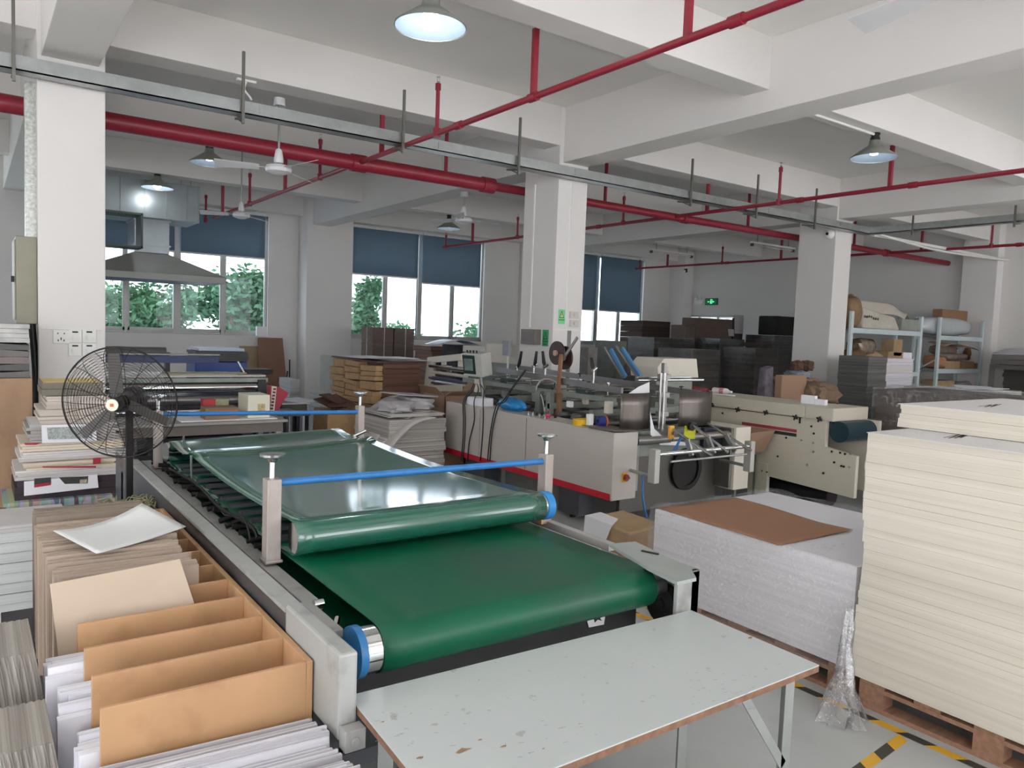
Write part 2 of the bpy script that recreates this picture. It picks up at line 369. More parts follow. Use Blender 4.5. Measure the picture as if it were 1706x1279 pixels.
# ---------------------------------------------------------------- outside: low roof, trees
structure(MB().box(-10, 30, YW+.8, YW+14, -.6, -.5).build('ground_outside', mat('outside_ground', '#8d958c', .9)))
tag(MB().box(-1, 6.3, YW+.5, YW+1.3, 1.25, 1.47).build('parapet', mat('blue_roof_sheet', '#5f78b4', .5, var=.1)), 'low blue sheet roof just outside the left window', 'roof')
leafM = mat('leaf_green', '#5f8a68', .6, var=.35, scale=3.)
leafM.node_tree.nodes['Principled BSDF'].inputs['Subsurface Weight'].default_value = 0
def tree(cx, cy, zb, R, Hh, n, label):
    t = thing('tree', (cx, cy, -.5), label, 'tree', 'trees outside the windows')
    k = MB(); k.tube(catmull([(cx, cy, -.5), (cx+.05, cy, zb*.6), (cx-.1, cy+.1, zb+Hh*.6)]), .09, 8)
    for i in range(7):
        a = random.uniform(0, 6.28); q = random.uniform(.3, .9)
        k.tube(catmull([(cx, cy, zb*.6+i*Hh*.08), (cx+math.cos(a)*R*.5*q, cy+math.sin(a)*R*.4*q, zb+Hh*.3*q), (cx+math.cos(a)*R*.8*q, cy+math.sin(a)*R*.6*q, zb+Hh*.6*q)], 3), .03, 5)
    k.build('trunk', mat('bark', '#5a4a3c', .9), t)
    l = MB(); cl = [(random.gauss(0, .45), random.gauss(0, .35), random.random()) for _ in range(26)]
    for i in range(n):
        c = cl[i % 26]; p = Vector((cx+R*(c[0]+random.gauss(0, .2)), cy+R*.6*(c[1]+random.gauss(0, .2)), zb+Hh*(c[2]*.85+random.gauss(0, .07))))
        a = Vector((random.gauss(0, 1), random.gauss(0, 1), random.gauss(0, .6))).normalized()*random.uniform(.07, .13); b = a.cross(Vector((random.random(), random.random(), random.random()))).normalized()*.045
        l.face([p-a, p+b, p+a, p-b])
    l.build('foliage', leafM, t)
tree(1.7, 19.2, .6, 1.1, 2.3, 7500, 'dense leafy tree outside the left window beneath the hood')
tree(3.75, 22.0, .5, 1.15, 2.2, 7500, 'bushy tree seen through the centre panes of the left window')
tree(5.75, 19.4, .6, 1.1, 2.5, 7500, 'leafy tree at the right panes of the left window')
tree(7.4, 23.4, .4, 1.0, 2.0, 3500, 'tree outside between the left and the middle window')
tree(8.9, 19.6, .4, .55, 2.8, 3200, 'slim tree at the left panes of the middle window')
tree(10.8, 22.4, .3, 1.1, 1.6, 3000, 'low loose bush behind the tied cartons in the middle window')
tree(13.6, 19.6, .3, 1.1, 1.9, 2000, 'sparse bush at the right panes of the middle window')
# ---------------------------------------------------------------- red sprinkler pipework
PY, PZ = 8.45, 3.68
a = ony(0, 161, PY); PZ = ony(704.8, 290.3, PY).z
pr_ = ony(812, 307, PY); pe = ony(1591.6, 434.6, PY); pj = ony(1141, 362, PY)
main = thing('sprinkler_main_pipe', (0, PY, PZ), 'thick red sprinkler main running behind the columns across the hall', 'pipe')
MB().cyl((XL+.1, PY, PZ), (pr_.x, PY, PZ), .085, 20).build('pipe_run', redP, main, smooth=40)
MB().cyl((pr_.x-.02, PY, PZ), (pe.x, PY, PZ), .058, 18).build('pipe_run', redP, main, smooth=40)
for x in (pr_.x, 3.72): MB().cyl((x-.09, PY, PZ), (x+.09, PY, PZ), .1, 18).build('pipe_coupling', redP, main, smooth=40)
for x in (pj.x, 13.2, 15.4): MB().cyl((x-.06, PY, PZ), (x+.06, PY, PZ), .074, 18).build('pipe_coupling', redP, main, smooth=40)
for x in (.72, 4.9, 7.6, 10.9, 14.2):
    MB().box(x-.015, x+.015, PY-.02, PY+.02, PZ, H).build('pipe_hanger', redP, main)
def branch(X, y0, y1, posts, heads, label, joints=()):
    t = thing('sprinkler_branch_pipe', (X, (y0+y1)/2, PZ), label, 'pipe', 'red sprinkler branch pipes')
    MB().cyl((X, y0, PZ), (X, y1, PZ), .027, 14).build('pipe_run', redP, t, smooth=40)
    for y in joints: MB().cyl((X, y-.05, PZ), (X, y+.05, PZ), .037, 14).build('pipe_coupling', redP, t, smooth=40)
    for px, pb, pt in posts:
        b = onx(px, pb, X); q = onx(px, pt, X); z1 = H if pt < 5 else max(q.z, PZ+.1)
        MB().box(X-.022, X+.022, b.y-.02, b.y+.02, PZ, z1).build('pipe_hanger', redP, t)
    for px, pb, pt in heads:
        b = onx(px, pb, X); q = onx(px, pt, X); zt = max(q.z, PZ+.2)
        MB().cyl((X, b.y, PZ), (X, b.y, zt-.06), .02, 10).cyl((X, b.y, zt-.12), (X, b.y, zt-.06), .028, 10).cyl((X, b.y, PZ-.03), (X, b.y, PZ+.05), .036, 12).build('riser', redP, t, smooth=40)
        MB().cyl((X, b.y, zt-.06), (X, b.y, zt-.04), .014, 8).bar((X-.014, b.y, zt-.045), (X-.008, b.y, zt), .004, .004).bar((X+.014, b.y, zt-.045), (X+.008, b.y, zt), .004, .004).cyl((X, b.y, zt), (X, b.y, zt+.004), .02, 10).build('sprinkler_head', chrome, t)
branch(3.72, 1.6, 14.9, [(1146, 48, -60), (889, 152, 50), (636, 245, 130), (475, 310, 215), (371, 345, 310)],
       [(728, 214, 130), (533, 287, 225), (416, 328, 283), (343, 357, 320)], 'nearest red sprinkler branch rising out of the top of the picture', (5.05, 3.05, 2.4, 6.2))
branch(9.05, 1.6, 15.6, [(1483, 302, 243), (1178, 348, 263), (787, 404, 372)],
       [(1298, 330, 272), (1038, 371, 322), (862, 393, 357), (743, 409, 387)], 'middle red sprinkler branch under the right hand lamp', (4.7, 6.2, 10.2))
branch(15.4, 3.0, 15.7, [(1535, 415, 366), (1301, 430, 388), (1112, 441, 424)],
       [(1652, 403, 362), (1203, 436, 407), (1066, 444, 430)], 'farthest red sprinkler branch near the exit sign wall', (6.0, 12.5))
# ---------------------------------------------------------------- galvanised cable trays
TY0, TY1 = 7.24, 7.4
tz = ony(979, 302, 7.32).z; TZ = tz; TH = .115
xe = 12.62
tr = thing('cable_tray', (3, 7.3, TZ), 'long galvanised cable tray passing in front of the columns', 'cable tray')
MB().box(XL+.05, xe, TY0, TY0+.012, TZ, TZ+TH).box(XL+.05, xe, TY1-.012, TY1, TZ, TZ+TH).box(XL+.05, xe, TY0, TY1, TZ, TZ+.01).build('tray_body', steel, tr)
m = MB()
for x in [-3.4+1.9*i for i in range(9)]:
    m.box(x-.1, x+.1, TY0-.006, TY0+.002, TZ+.02, TZ+TH-.02)
m.build('joint_plate', steel, tr)
for px in (24, 404, 671, 865, 1155, 1266, 1365):
    x = ony(px, 250, TY0-.03).x
    MB().box(x-.012, x+.012, TY0-.045, TY0-.02, TZ-.1, 4.17).bar((x, TY0-.03, TZ-.05), (x, TY1+.04, TZ-.012), .02, .02).bar((x, TY0-.03, TZ-.09), (x, TY1-.02, TZ-.02), .012, .012).build('tray_bracket', mat('tray_bracket_steel', '#77766f', .5, .7), tr)
t2 = onz(1500, 363, TZ+.02).x
tr2 = thing('cable_tray', (12.72, 3, TZ), 'galvanised cable tray leaving the right column towards the viewer', 'cable tray')
x0 = 12.62
MB().box(x0, x0+.012, -3, 7.4, TZ, TZ+TH).box(x0+.15, x0+.162, -3, 7.4, TZ, TZ+TH).box(x0, x0+.16, -3, 7.4, TZ, TZ+.01).build('tray_body', steel, tr2)
for y in (1.2, 3.2, 5.0, 6.5): MB().box(x0-.03, x0-.005, y-.012, y+.012, TZ-.08, H-.002).bar((x0-.02, y, TZ-.04), (x0+.18, y, TZ-.012), .02, .02).build('tray_bracket', mat('tray_bracket_steel', '#77766f'), tr2)
tr3 = thing('cable_conduit', (15, 7.3, TZ), 'white conduit with cable bundle going on from the right column to the wall', 'conduit')
pe3 = ony(1670, 425, 7.3)
MB().box(12.8, XW, 7.25, 7.31, TZ-.02, TZ+.03).build('conduit_run', whiteM, tr3)
MB().tube(catmull([(12.8, 7.2, TZ+.02), (13.6, 7.18, TZ-.03), (14.8, 7.16, TZ-.08), (16.5, 7.18, TZ-.05), (XW-.05, 7.2, TZ)]), .022, 8).build('cable_bundle', whiteM, tr3, smooth=60)
# trunking dropping down the left column to the panel
t = thing('vertical_trunking', (.42, 7.55, 2.35), 'galvanised trunking dropping beside the left column to the fuse panel', 'trunking')
a = ony(40, 115, 7.62); b = ony(61, 115, 7.62)
MB().box(a.x, b.x, 7.6, 7.7, 2.36, TZ+.02).build('trunking_body', mat('zinc_spangle', '#b9bcb6', .4, .7, var=.35, scale=40.), t)
MB().box(a.x-.004, b.x+.004, 7.592, 7.6, 2.9, 2.905).box(a.x-.004, b.x+.004, 7.592, 7.6, 3.4, 3.405).build('trunking_joint', steel, t)
a = ony(26, 392, 7.55); b = ony(71, 540, 7.55)
t = thing('fuse_panel', ((a.x+b.x)/2, 7.7, b.z), 'closed beige steel fuse panel on the side of the left column', 'electrical panel')
MB().box(a.x, .468, 7.55, 7.95, b.z, a.z).build('panel_body', mat('beige_enamel', '#8f8c7c', .5, .1), t, bevel=.006)
MB().box(a.x-.012, a.x, 7.58, 7.92, b.z+.03, a.z-.03).build('panel_door', mat('beige_enamel_door', '#a9a698', .5, .1), t, bevel=.004)
MB().box(a.x-.035, a.x-.012, 7.56, 7.59, (a.z+b.z)/2-.02, (a.z+b.z)/2+.03).build('panel_lock', ironM, t)
tag(MB().tube(catmull([(.43, 7.62, b.z+.02), (.44, 7.6, b.z-.15), (.455, 7.58, 1.2), (.455, 7.57, .6), (.455, 7.57, .02)]), .028, 10).build('cable_sleeve', blackM, smooth=60), 'thick black cable sleeve running down below the fuse panel', 'cable')
# ---------------------------------------------------------------- pendant lamps
shadeM = mat('lamp_shade_outside', '#8f938c', .35, .4); shadeIn = mat('lamp_shade_inside', '#7c8894', .5, .0)
bulbM = mat('lit_bulb', '#ffffff', .3, emit=6., emitcol='#f4faff')
bulbDim = mat('lit_bulb_small', '#ffffff', .3, emit=6., emitcol='#e6f4ff')
def lamp(x, y, z, label, ztop, strong=False):
    t = thing('pendant_lamp', (x, y, z), label, 'lamp', 'bell shaped pendant lamps')
    MB().lathe([(.245, 0), (.243, .012), (.12, .1), (.062, .14), (.055, .19)], (x, y, z), n=40).build('lamp_shade', shadeM, t, smooth=50)
    MB().lathe([(.238, .003), (.118, .092), (.055, .13), (.0, .13)], (x, y, z), n=40).build('shade_lining', shadeIn, t, smooth=50)
    MB().cyl((x, y, z+.18), (x, y, z+.27), .042, 14).cyl((x, y, z+.2), (x, y, z+.22), .05, 14).build('lamp_socket', blackM, t, smooth=40)
    if ztop > z+.3: MB().cyl((x, y, z+.26), (x, y, ztop), .008, 8).build('lamp_cord', blackM, t)
    MB().cyl((x, y, ztop-.015), (x, y, ztop), .05, 14).build('ceiling_rose', blackM, t)
    MB().lathe([(0, -.02), (.05, 0), (.07, .05), (.045, .11), (.02, .13)] if strong else [(0, .03), (.04, .04), (.05, .07), (.03, .11), (.02, .13)], (x, y, z), n=20).build('bulb', bulbM if strong else bulbDim, t, smooth=60)
    l = bpy.data.lights.new('lamp_light', 'POINT'); l.energy = 9 if strong else 2.2; l.shadow_soft_size = .07; l.color = (.93, .98, 1.)
    lo = bpy.data.objects.new('lamp_light', l); COL.objects.link(lo); lo.location = (x, y, z-.04)
    return t
lamp(2.55, 4.66, 3.76, 'brightly lit pendant lamp at the top of the picture, nearest to the viewer', 4.05, True)
lamp(2.57, 10.55, 3.77, 'pendant lamp hanging to the left of the nearest white ceiling fan', 4.05)
lamp(2.5, 13.55, 3.83, 'pendant lamp shining on the steel exhaust duct', 4.05, True)
lamp(8.0, 13.6, 3.77, 'pendant lamp in front of the middle window blinds', 4.05)
lamp(8.1, 4.66, 3.78, 'pendant lamp on the right, over the middle sprinkler branch', 4.05)
tag(MB().cyl((6.4, 4.65, 4.03), (8.05, 4.65, 4.03), .014, 8).build('lamp_conduit', whiteM, smooth=40), 'thin white conduit along the beam feeding the right hand lamp', 'conduit')
# ---------------------------------------------------------------- ceiling fans
fanW = mat('fan_white', '#dcdcde', .35, var=.04)
def cfan(x, y, z, rot, label, ztop=4.05, R=.62):
    t = thing('ceiling_fan', (x, y, z), label, 'ceiling fan', 'white three bladed ceiling fans')
    MB().lathe([(.0, -.045), (.06, -.04), (.125, -.015), (.135, .015), (.12, .045), (.05, .06), (.03, .08)], (x, y, z), n=28).build('motor_housing', fanW, t, smooth=40)
    MB().lathe([(.045, .075), (.05, .1), (.035, .2), (.02, .22)], (x, y, z), n=20).build('motor_cap', fanW, t, smooth=40)
    MB().lathe([(.06, ztop-z-.09), (.055, ztop-z-.01), (0, ztop-z)], (x, y, z), n=20).build('canopy_cup', fanW, t, smooth=40)
    MB().cyl((x, y, z+.06), (x, y, ztop), .012, 10).build('down_rod', steel, t, smooth=40)
    for k in range(3):
        a = rot+k*2*PI/3; d = Vector((math.cos(a), math.sin(a), 0)); n = Vector((-d.y, d.x, .36)).normalized()
        c = Vector((x, y, z+.02))
        b = MB(); b.hull8([c+d*r_+n*s_*w_/2+Vector((0, 0, q)) for q in (-.002, .002) for r_, s_, w_ in ((.19, -1, .10), (R, -1, .15), (R, 1, .15), (.19, 1, .10))])
        b.build('blade', fanW, t, bevel=.001)
        MB().bar(c+d*.1, c+d*.22, .03, .006).build('blade_bracket', steel, t)
f1 = onz(464, 284, 3.31); cfan(f1.x, f1.y, 3.31, math.radians(42), 'white ceiling fan in front of the thick red main pipe, nearest complete one')
f2 = onz(402, 360, 3.4); cfan(f2.x, f2.y, 3.4, math.radians(38), 'small white ceiling fan before the left window blind', H)
f3 = onz(772, 368, 3.4); cfan(f3.x, f3.y, 3.4, math.radians(-8), 'white ceiling fan near the lamp of the middle window', 3.85)
p = onz(1432, 42, 3.45); q = onz(1560, -14, 3.45); dd = (q-p).normalized(); hb = p+dd*.66
cfan(hb.x, hb.y, 3.43, math.atan2(-dd.y, -dd.x), 'ceiling fan at the top right edge showing only one blade', 4.05, .68)
tag(MB().box(2.1, 2.28, 7.6, 7.64, 4.03, 4.05).tube(catmull([(2.19, 7.62, 4.04), (2.17, 7.62, 3.96), (2.22, 7.62, 3.9), (2.24, 7.62, 3.87)]), .01, 6).build('ceiling_hook', whiteM), 'bare hook with a twisted wire under the beam above the nearest ceiling fan', 'hook')
# ---------------------------------------------------------------- extraction hood and duct
ductM = mat('duct_sheet_steel', '#8f9698', .33, .6, var=.15, scale=2.5)
hoodM = mat('hood_sheet_steel', '#9a9b96', .5, .25, var=.08, scale=2.5)
HB = len(COL.objects)
t = thing('extraction_hood', (2.43, 13.9, 2.34), 'grey sheet steel extraction hood with square duct before the left window', 'extraction hood')
hx0, hx1, hy0, hy1 = 1.33, 3.53, 13.3, 14.7
MB().hull8([(hx0, hy0, 2.45), (hx1, hy0, 2.45), (hx1, hy1, 2.45), (hx0, hy1, 2.45), (2.18, hy0+.35, 2.79), (2.69, hy0+.35, 2.79), (2.69, hy1-.4, 2.79), (2.18, hy1-.4, 2.79)]).build('hood_cone', hoodM, t)
MB().box(hx0, hx1, hy0, hy0+.01, 2.35, 2.45).box(hx0, hx1, hy1-.01, hy1, 2.35, 2.45).box(hx0, hx0+.01, hy0, hy1, 2.35, 2.45).box(hx1-.01, hx1, hy0, hy1, 2.35, 2.45).build('hood_rim', hoodM, t)
MB().box(hx0+.02, hx1-.02, hy0+.02, hy1-.02, 2.36, 2.38).build('grease_tray', darkP, t)
MB().box(2.18, 2.7, 13.62, 14.3, 2.79, 3.34).build('duct_riser', ductM, t, bevel=.005)
MB().box(2.16, 2.72, 13.6, 14.32, 2.9, 2.93).box(2.16, 2.72, 13.6, 14.32, 3.3, 3.33).build('duct_flange', ductM, t)
MB().box(1.0, 3.12, 13.42, 14.3, 3.33, 3.92).build('duct_box', ductM, t, bevel=.006)
m = MB()
for x in (1.95, 2.3, 2.62, 2.93, 3.1): m.box(x-.01, x+.01, 13.405, 13.42, 3.33, 3.92)
m.build('duct_seam', ductM, t)
darkD = mat('shaded_duct_sheet', '#4c5450', .5, .4)  # elbow side lies in shadow; that shade is put into the sheet colour
MB().box(1.45, 2.19, 12.95, 13.4, 2.8, 2.83).box(1.45, 2.19, 12.95, 13.4, 3.3, 3.33).box(2.16, 2.19, 12.95, 13.4, 2.8, 3.33).box(1.45, 1.48, 12.95, 13.4, 2.8, 3.33).build('open_duct_elbow', darkD, t)
for rx_, ry_ in ((1.3, 13.5), (3.0, 13.5), (1.3, 14.2), (3.0, 14.2)): MB().cyl((rx_, ry_, 3.9), (rx_, ry_, 4.375), .006, 6).build('hanger_rod', steel, t)
K_ = 1.055   # hood stands a little farther back, behind the ceiling beam
for o in [t]+list(t.children):
    if o.type == 'MESH':
        for v in o.data.vertices:
            p = v.co+W[o.name]; p = Vector((p.x*K_, p.y*K_, CAM_H+(p.z-CAM_H)*K_)); v.co = p-W[o.name]
# ---------------------------------------------------------------- tube lights, camera, exit sign
for (px, py, qx, qy, lb) in ((1084, 417, 1153, 431, 'unlit tube light fitting hanging above the exit sign wall corner'), (1252, 405, 1322, 419, 'unlit tube light fitting closer to the right column')):
    a = ony(px, py, 13.5 if px < 1200 else 10.62); b = ony(qx, qy, a.y); z = a.z
    t = thing('tube_light', ((a.x+b.x)/2, a.y, z), lb, 'tube light', 'hanging tube light fittings')
    MB().box(a.x, b.x, a.y-.04, a.y+.04, z, z+.04).build('fitting_body', whiteM, t)
    MB().cyl((a.x+.03, a.y, z-.03), (b.x-.03, a.y, z-.03), .014, 10).build('tube', mat('tube_glass', '#c9cdc8', .3), t, smooth=40)
    MB().box(a.x, a.x+.05, a.y-.03, a.y+.03, z-.06, z).box(b.x-.05, b.x, a.y-.03, a.y+.03, z-.06, z).build('tube_holder', mat('dark_bracket', '#55564e', .6), t)
    MB().cyl((a.x+.2, a.y, z), (a.x+.2, a.y, 4.06), .005, 6).cyl((b.x-.2, a.y, z), (b.x-.2, a.y, 4.06), .005, 6).build('suspension_wire', ironM, t)
exG = mat('exit_sign_green', '#0c4a2c', .4, emit=.25, emitcol='#0f6a3c'); exL = mat('exit_sign_symbol', '#7dffb0', .4, emit=1.6, emitcol='#5fe89a')
a = onx(1175, 497, XW-.03); b = onx(1195, 508, XW-.03)
t = thing('exit_sign', (XW-.03, (a.y+b.y)/2, b.z), 'small lit green exit sign on the grey right wall above the door', 'exit sign')
MB().box(XW-.035, XW, b.y, a.y, b.z, a.z).build('sign_box', mat('exit_sign_case', '#2b2d2c', .4), t)
MB().box(XW-.038, XW-.035, b.y+.02, a.y-.02, b.z+.02, a.z-.02).build('sign_face', exG, t)
yc = (a.y+b.y)/2; zc = (a.z+b.z)/2; hh = a.z-b.z; m = MB()
X_ = XW-.041
def sq(y0, y1, z0, z1): m.box(X_, X_+.002, yc-y1*hh, yc-y0*hh, zc+z0*hh, zc+z1*hh)
sq(-.12, -.08, -.3, .35); sq(.17, .21, -.3, .35); sq(-.12, .21, .31, .35); sq(-.02, .06, .12, .24); sq(-.04, .08, -.12, .1); sq(-.1, -.02, -.26, -.1); sq(.06, .12, -.3, -.12); sq(-.62, -.2, -.04, .02); sq(-.62, -.5, -.08, .06); sq(.3, .4, -.12, .1); sq(.44, .5, -.12, .1); sq(.54, .66, -.02, .02)
m.build('exit_symbol', exL, t)
p = onx(1164, 500, XW-.02)
t = thing('emergency_light', (XW-.05, p.y, p.z-.12), 'pale twin emergency light beside the exit sign', 'emergency light')
MB().box(XW-.06, XW, p.y-.15, p.y+.15, p.z-.14, p.z+.02).build('light_body', whiteM, t, bevel=.01)
for s in (-1, 1): MB().cyl((XW-.1, p.y+s*.1, p.z+.08), (XW-.04, p.y+s*.1, p.z+.07), .05, 14).build('lamp_head', whiteM, t, smooth=40)
p = onx(1119, 453, 17.6)
t = thing('security_camera', (17.55, 15.85, p.z), 'small white security camera on the corner column under the beam', 'camera')
MB().box(17.62, 17.66, 15.8, 15.9, p.z-.03, p.z+.08).bar((17.64, 15.85, p.z+.05), (17.5, 15.75, p.z+.03), .02, .02).build('camera_mount', blackM, t)
MB().cyl((17.56, 15.83, p.z), (17.3, 15.65, p.z-.05), .035, 14).build('camera_body', whiteM, t, smooth=40)
p = ony(1382, 390, 7.49)
t = thing('dome_camera', (min(p.x, 11.99), 7.48, p.z), 'round white dome camera high on the right column', 'camera')
pp = onx(1382, 390, 12.0); t.location = (12.0, pp.y, pp.z); W[t.name] = Vector(t.location)
MB().lathe([(.0, .09), (.05, .08), (.075, .04), (.085, 0)], (12.02, pp.y, pp.z), axis=(-1, 0, 0), n=22).build('dome', whiteM, t, smooth=50)
MB().cyl((11.97, pp.y, pp.z), (11.92, pp.y, pp.z), .025, 12).build('lens', blackM, t)
# ================================================================ belt press (foreground)
beltM = mat('green_belt', '#075238', .34, spec=.35, var=.12, scale=2.2, dirt='#3d4a44', dirtscale=1.6, dirtamt=.6, stretch=(1, .4, 1))
beltU = mat('green_belt_glossy', '#1d5a49', .13, var=.08, scale=2., spec=.9, coat=.6)
plateM = mat('light_grey_plate', '#a7a9a6', .45, .1, var=.06, dirt='#6b6a66', dirtscale=9., dirtamt=.5)
def chain(y0, z0, y1, z1, r, n=10):
    """profile of an endless belt round two drums (y,z), drums of radius r"""
    P = []
    for i in range(n+1): a = -PI/2 - PI*i/n; P.append((y0+r*math.cos(a), z0+r*math.sin(a)))
    for i in range(n+1): a = PI/2 - PI*i/n; P.append((y1+r*math.cos(a), z1+r*math.sin(a)))
    return P
bp_ = thing('belt_press', (1.45, 3.3, 0), 'long green belt press with two stacked conveyor belts and grey steel frame', 'conveyor machine')
BX0, BX1, RY, RZ, RR = .93, 2.005, 1.925, .835, .07
prof = chain(RY, RZ, 4.75, RZ, RR, 12)
def beltloop(prof, x0, x1, nx=8, sag=None, ysh=None):
    m = MB(); V = []
    for k in range(nx+1):
        x = x0+(x1-x0)*k/nx; V.append([m.bm.verts.new((x, y+(ysh(k/nx, y) if ysh else 0), z+(sag(k/nx, y) if sag else 0))) for y, z in prof])
    n = len(prof)
    for k in range(nx):
        for i in range(n): m.bm.faces.new((V[k][i], V[k][(i+1)%n], V[k+1][(i+1)%n], V[k+1][i]))
    return m
beltloop(prof, BX0, BX1).build('lower_belt', beltM, bp_, smooth=50, solid=.004)
MB().cyl((.875, RY, RZ), (2.062, RY, RZ), RR-.004, 36).build('front_drum', chrome, bp_, smooth=40)
MB().cyl((.86, RY, RZ), (.882, RY, RZ), RR+.003, 36).cyl((.8, RY, RZ), (.86, RY, RZ), .02, 16).build('drum_end_cap', mat('blue_drum_cap', '#2c6fa3', .4, var=.25, scale=12.), bp_, smooth=40)
# upper belt
UY, UZ, UR = 2.60, .985, .06
y2, z2 = 4.62, .985
P = []
for i in range(13): a = -PI/2 - PI*i/12; P.append((UY+UR*math.cos(a), UZ+UR*math.sin(a)))
for i in range(1, 14): t = i/14; P.append((UY+(y2-UY)*t, UZ+UR+(z2-UZ)*t))
for i in range(13): a = PI/2 - PI*i/12; P.append((y2+UR*math.cos(a), z2+UR*math.sin(a)))
def usag(u, y):
    c = 4.13; t = (y-UY)/(y2-UY)
    s = 0
    if y > UY and y < y2:
        s = -.022*math.sin(PI*min(1, max(0, (y-UY)/(c-UY)))) + .016*max(0, 1-abs(y-c)/.07) - .02*math.sin(PI*max(0, (y-c)/(y2-c))) if y > UY+.05 else 0
        s -= .02*math.cos(PI*(u-.5))*math.sin(PI*t)
    return s
P2 = []
for a, b in zip(P, P[1:]+P[:1]):
    k = max(1, int((Vector(b)-Vector(a)).length/.03))
    for j in range(k): P2.append((a[0]+(b[0]-a[0])*j/k, a[1]+(b[1]-a[1])*j/k))
ub = beltloop(P2, .925, 2.03, 14, lambda u, y: usag(u, y), lambda u, y: .2*u*min(1, max(0, (y-UY-.1)/1.3))).build('upper_belt', [beltU], bp_, smooth=50, solid=.004)
MB().cyl((.93, UY, UZ), (2.05, UY, UZ), UR-.004, 30).build('upper_drum', chrome, bp_, smooth=40)
MB().cyl((.90, y2, z2), (2.06, y2+.2, z2), UR-.006, 30).build('upper_drum', chrome, bp_, smooth=40)
MB().cyl((2.045, UY, UZ), (2.08, UY, UZ), UR+.002, 30).build('upper_drum_cap', mat('blue_tape', '#2f86c9', .45, var=.15, scale=14.), bp_, smooth=40)
# left side frame
MB().box(.745, .795, 1.735, 2.14, .70, .925).build('left_end_plate', plateM, bp_, bevel=.008)
MB().box(.75, .785, 2.14, 5.35, .40, .90).build('left_side_panel', mat('dark_side_panel', '#4b4c52', .35, .2, var=.06), bp_)
MB().box(.745, .80, 2.14, 5.35, .90, .912).box(.80, .803, 2.14, 5.35, .86, .90).build('left_flange', plateM, bp_)
MB().box(.845, .90, 2.24, 5.1, .845, .872).box(.845, .85, 2.24, 5.1, .62, .85).build('left_inner_rail', greyP, bp_, bevel=.003)
m = MB(); m.cyl((.825, 2.9, .80), (.825, 5.1, .80), .028, 12)
m.build('side_pipe', mat('olive_pipe', '#4d4b43', .5, .3, var=.2), bp_, smooth=40)
# machine innards visible beneath the upper belt
m = MB(); rnd = random.Random(3)
for i in range(22):
    y = 2.75+i*.1; m.cyl((.87, y, .9+rnd.uniform(-.02, .02)), (.93, y, .9), .012, 8)
m.tube(catmull([(.88, 2.85, .93), (.9, 3.0, .94), (.885, 3.4, .93), (.9, 3.9, .94), (.88, 4.4, .93)]), .007, 7)
m.tube(catmull([(.87, 2.9, .91), (.90, 3.1, .95), (.88, 3.3, .92), (.90, 3.5, .94)]), .004, 6)
m.build('chain_guide', ironM, bp_, smooth=50)
m = MB()
for i in range(12): m.box(.93, 2.0, 2.78+i*.15, 2.82+i*.15, .925, .94)
m.build('press_slat', darkP, bp_)
# right side frame
MB().box(2.035, 2.055, 2.02, 4.9, .875, .89).box(2.035, 2.04, 2.02, 4.9, .80, .885).build('right_inner_rail', plateM, bp_)
MB().box(2.13, 2.165, 2.25, 5.2, .86, .89).box(2.13, 2.135, 2.2, 5.2, .35, .86).build('right_outer_rail', mat('light_aluminium', '#bdb9b6', .4, .4), bp_)
MB().box(2.12, 2.165, 1.80, 1.98, .62, .905).box(2.05, 2.165, 1.80, 1.82, .62, .905).build('right_end_plate', plateM, bp_, bevel=.004)
MB().prism([tuple(onz(px, py, .912)[:2]) for px, py in ((1015, 908), (1058, 904), (1150, 948), (1160, 965), (1128, 972), (1080, 948))], 'z', .906, .918).build('cover_flap', mat('pale_green_grey_sheet', '#a9b0ac', .4, .3), bp_)
MB().obox((onz(1083, 920, .921).x, onz(1083, 920, .921).y, .921), (.012, .07, .004), rotz(.35)).build('flap_slot', ironM, bp_)
MB().cyl((2.07, 1.9, .76), (2.115, 1.9, .76), .07, 20).cyl((2.06, 1.9, .76), (2.125, 1.9, .76), .025, 14).build('chain_wheel', ironM, bp_, smooth=40)
MB().box(.80, .86, 1.98, 2.24, .86, .885).box(.83, .845, 2.0, 2.24, .68, .86).build('bearing_bracket', greyP, bp_, bevel=.003)
MB().cyl((.855, 2.2, .885), (.885, 2.2, .885), .014, 16).build('bearing_stub', chrome, bp_, smooth=40)
MB().cyl((.81, 1.98, .80), (.90, 2.12, .86), .010, 14).build('tension_rod', chrome, bp_, smooth=40)
# hold-down posts with handwheels and blue cross bars
def post(x, y, top, w_, label, base=.88):
    MB().box(x-w_, x+w_, y-.03, y+.03, base, top).box(x-w_-.006, x+w_+.006, y-.036, y+.036, base, base+.012).build('press_post', mat('post_paint', '#a9a099', .45, .3, var=.12, scale=10.), bp_, bevel=.004)
    MB().cyl((x, y, top), (x, y, top+.07), .011, 12).build('post_screw', chrome, bp_, smooth=40)
    MB().lathe([(.0, .0), (.014, 0), (.02, .012), (.045, .022), (.046, .03), (.03, .028), (.012, .03), (0, .03)], (x, y, top+.06), n=28).build('handwheel', chrome, bp_, smooth=40)
tl = ony(450, 797, 2.7).z; tr_ = ony(905, 756, 2.7).z
post(.885, 2.7, tl, .026, ''); post(2.14, 2.7, tr_, .022, '')
fy = 4.74
post(.885, fy, ony(262, 690, fy).z+.02, .022, ''); post(2.14, fy, ony(608, 675, fy).z, .022, '')
zb = ony(470, 803, 2.7).z; zb2 = ony(895, 769, 2.7).z
MB().cyl((.91, 2.7, zb), (2.13, 2.7, zb2), .0135, 14).build('blue_cross_bar', blueP, bp_, smooth=40)
zc_ = ony(290, 689, fy).z; zd_ = ony(600, 686, fy).z
MB().cyl((.9, fy, zc_), (2.13, fy, zd_), .0135, 14).build('blue_cross_bar', blueP, bp_, smooth=40)
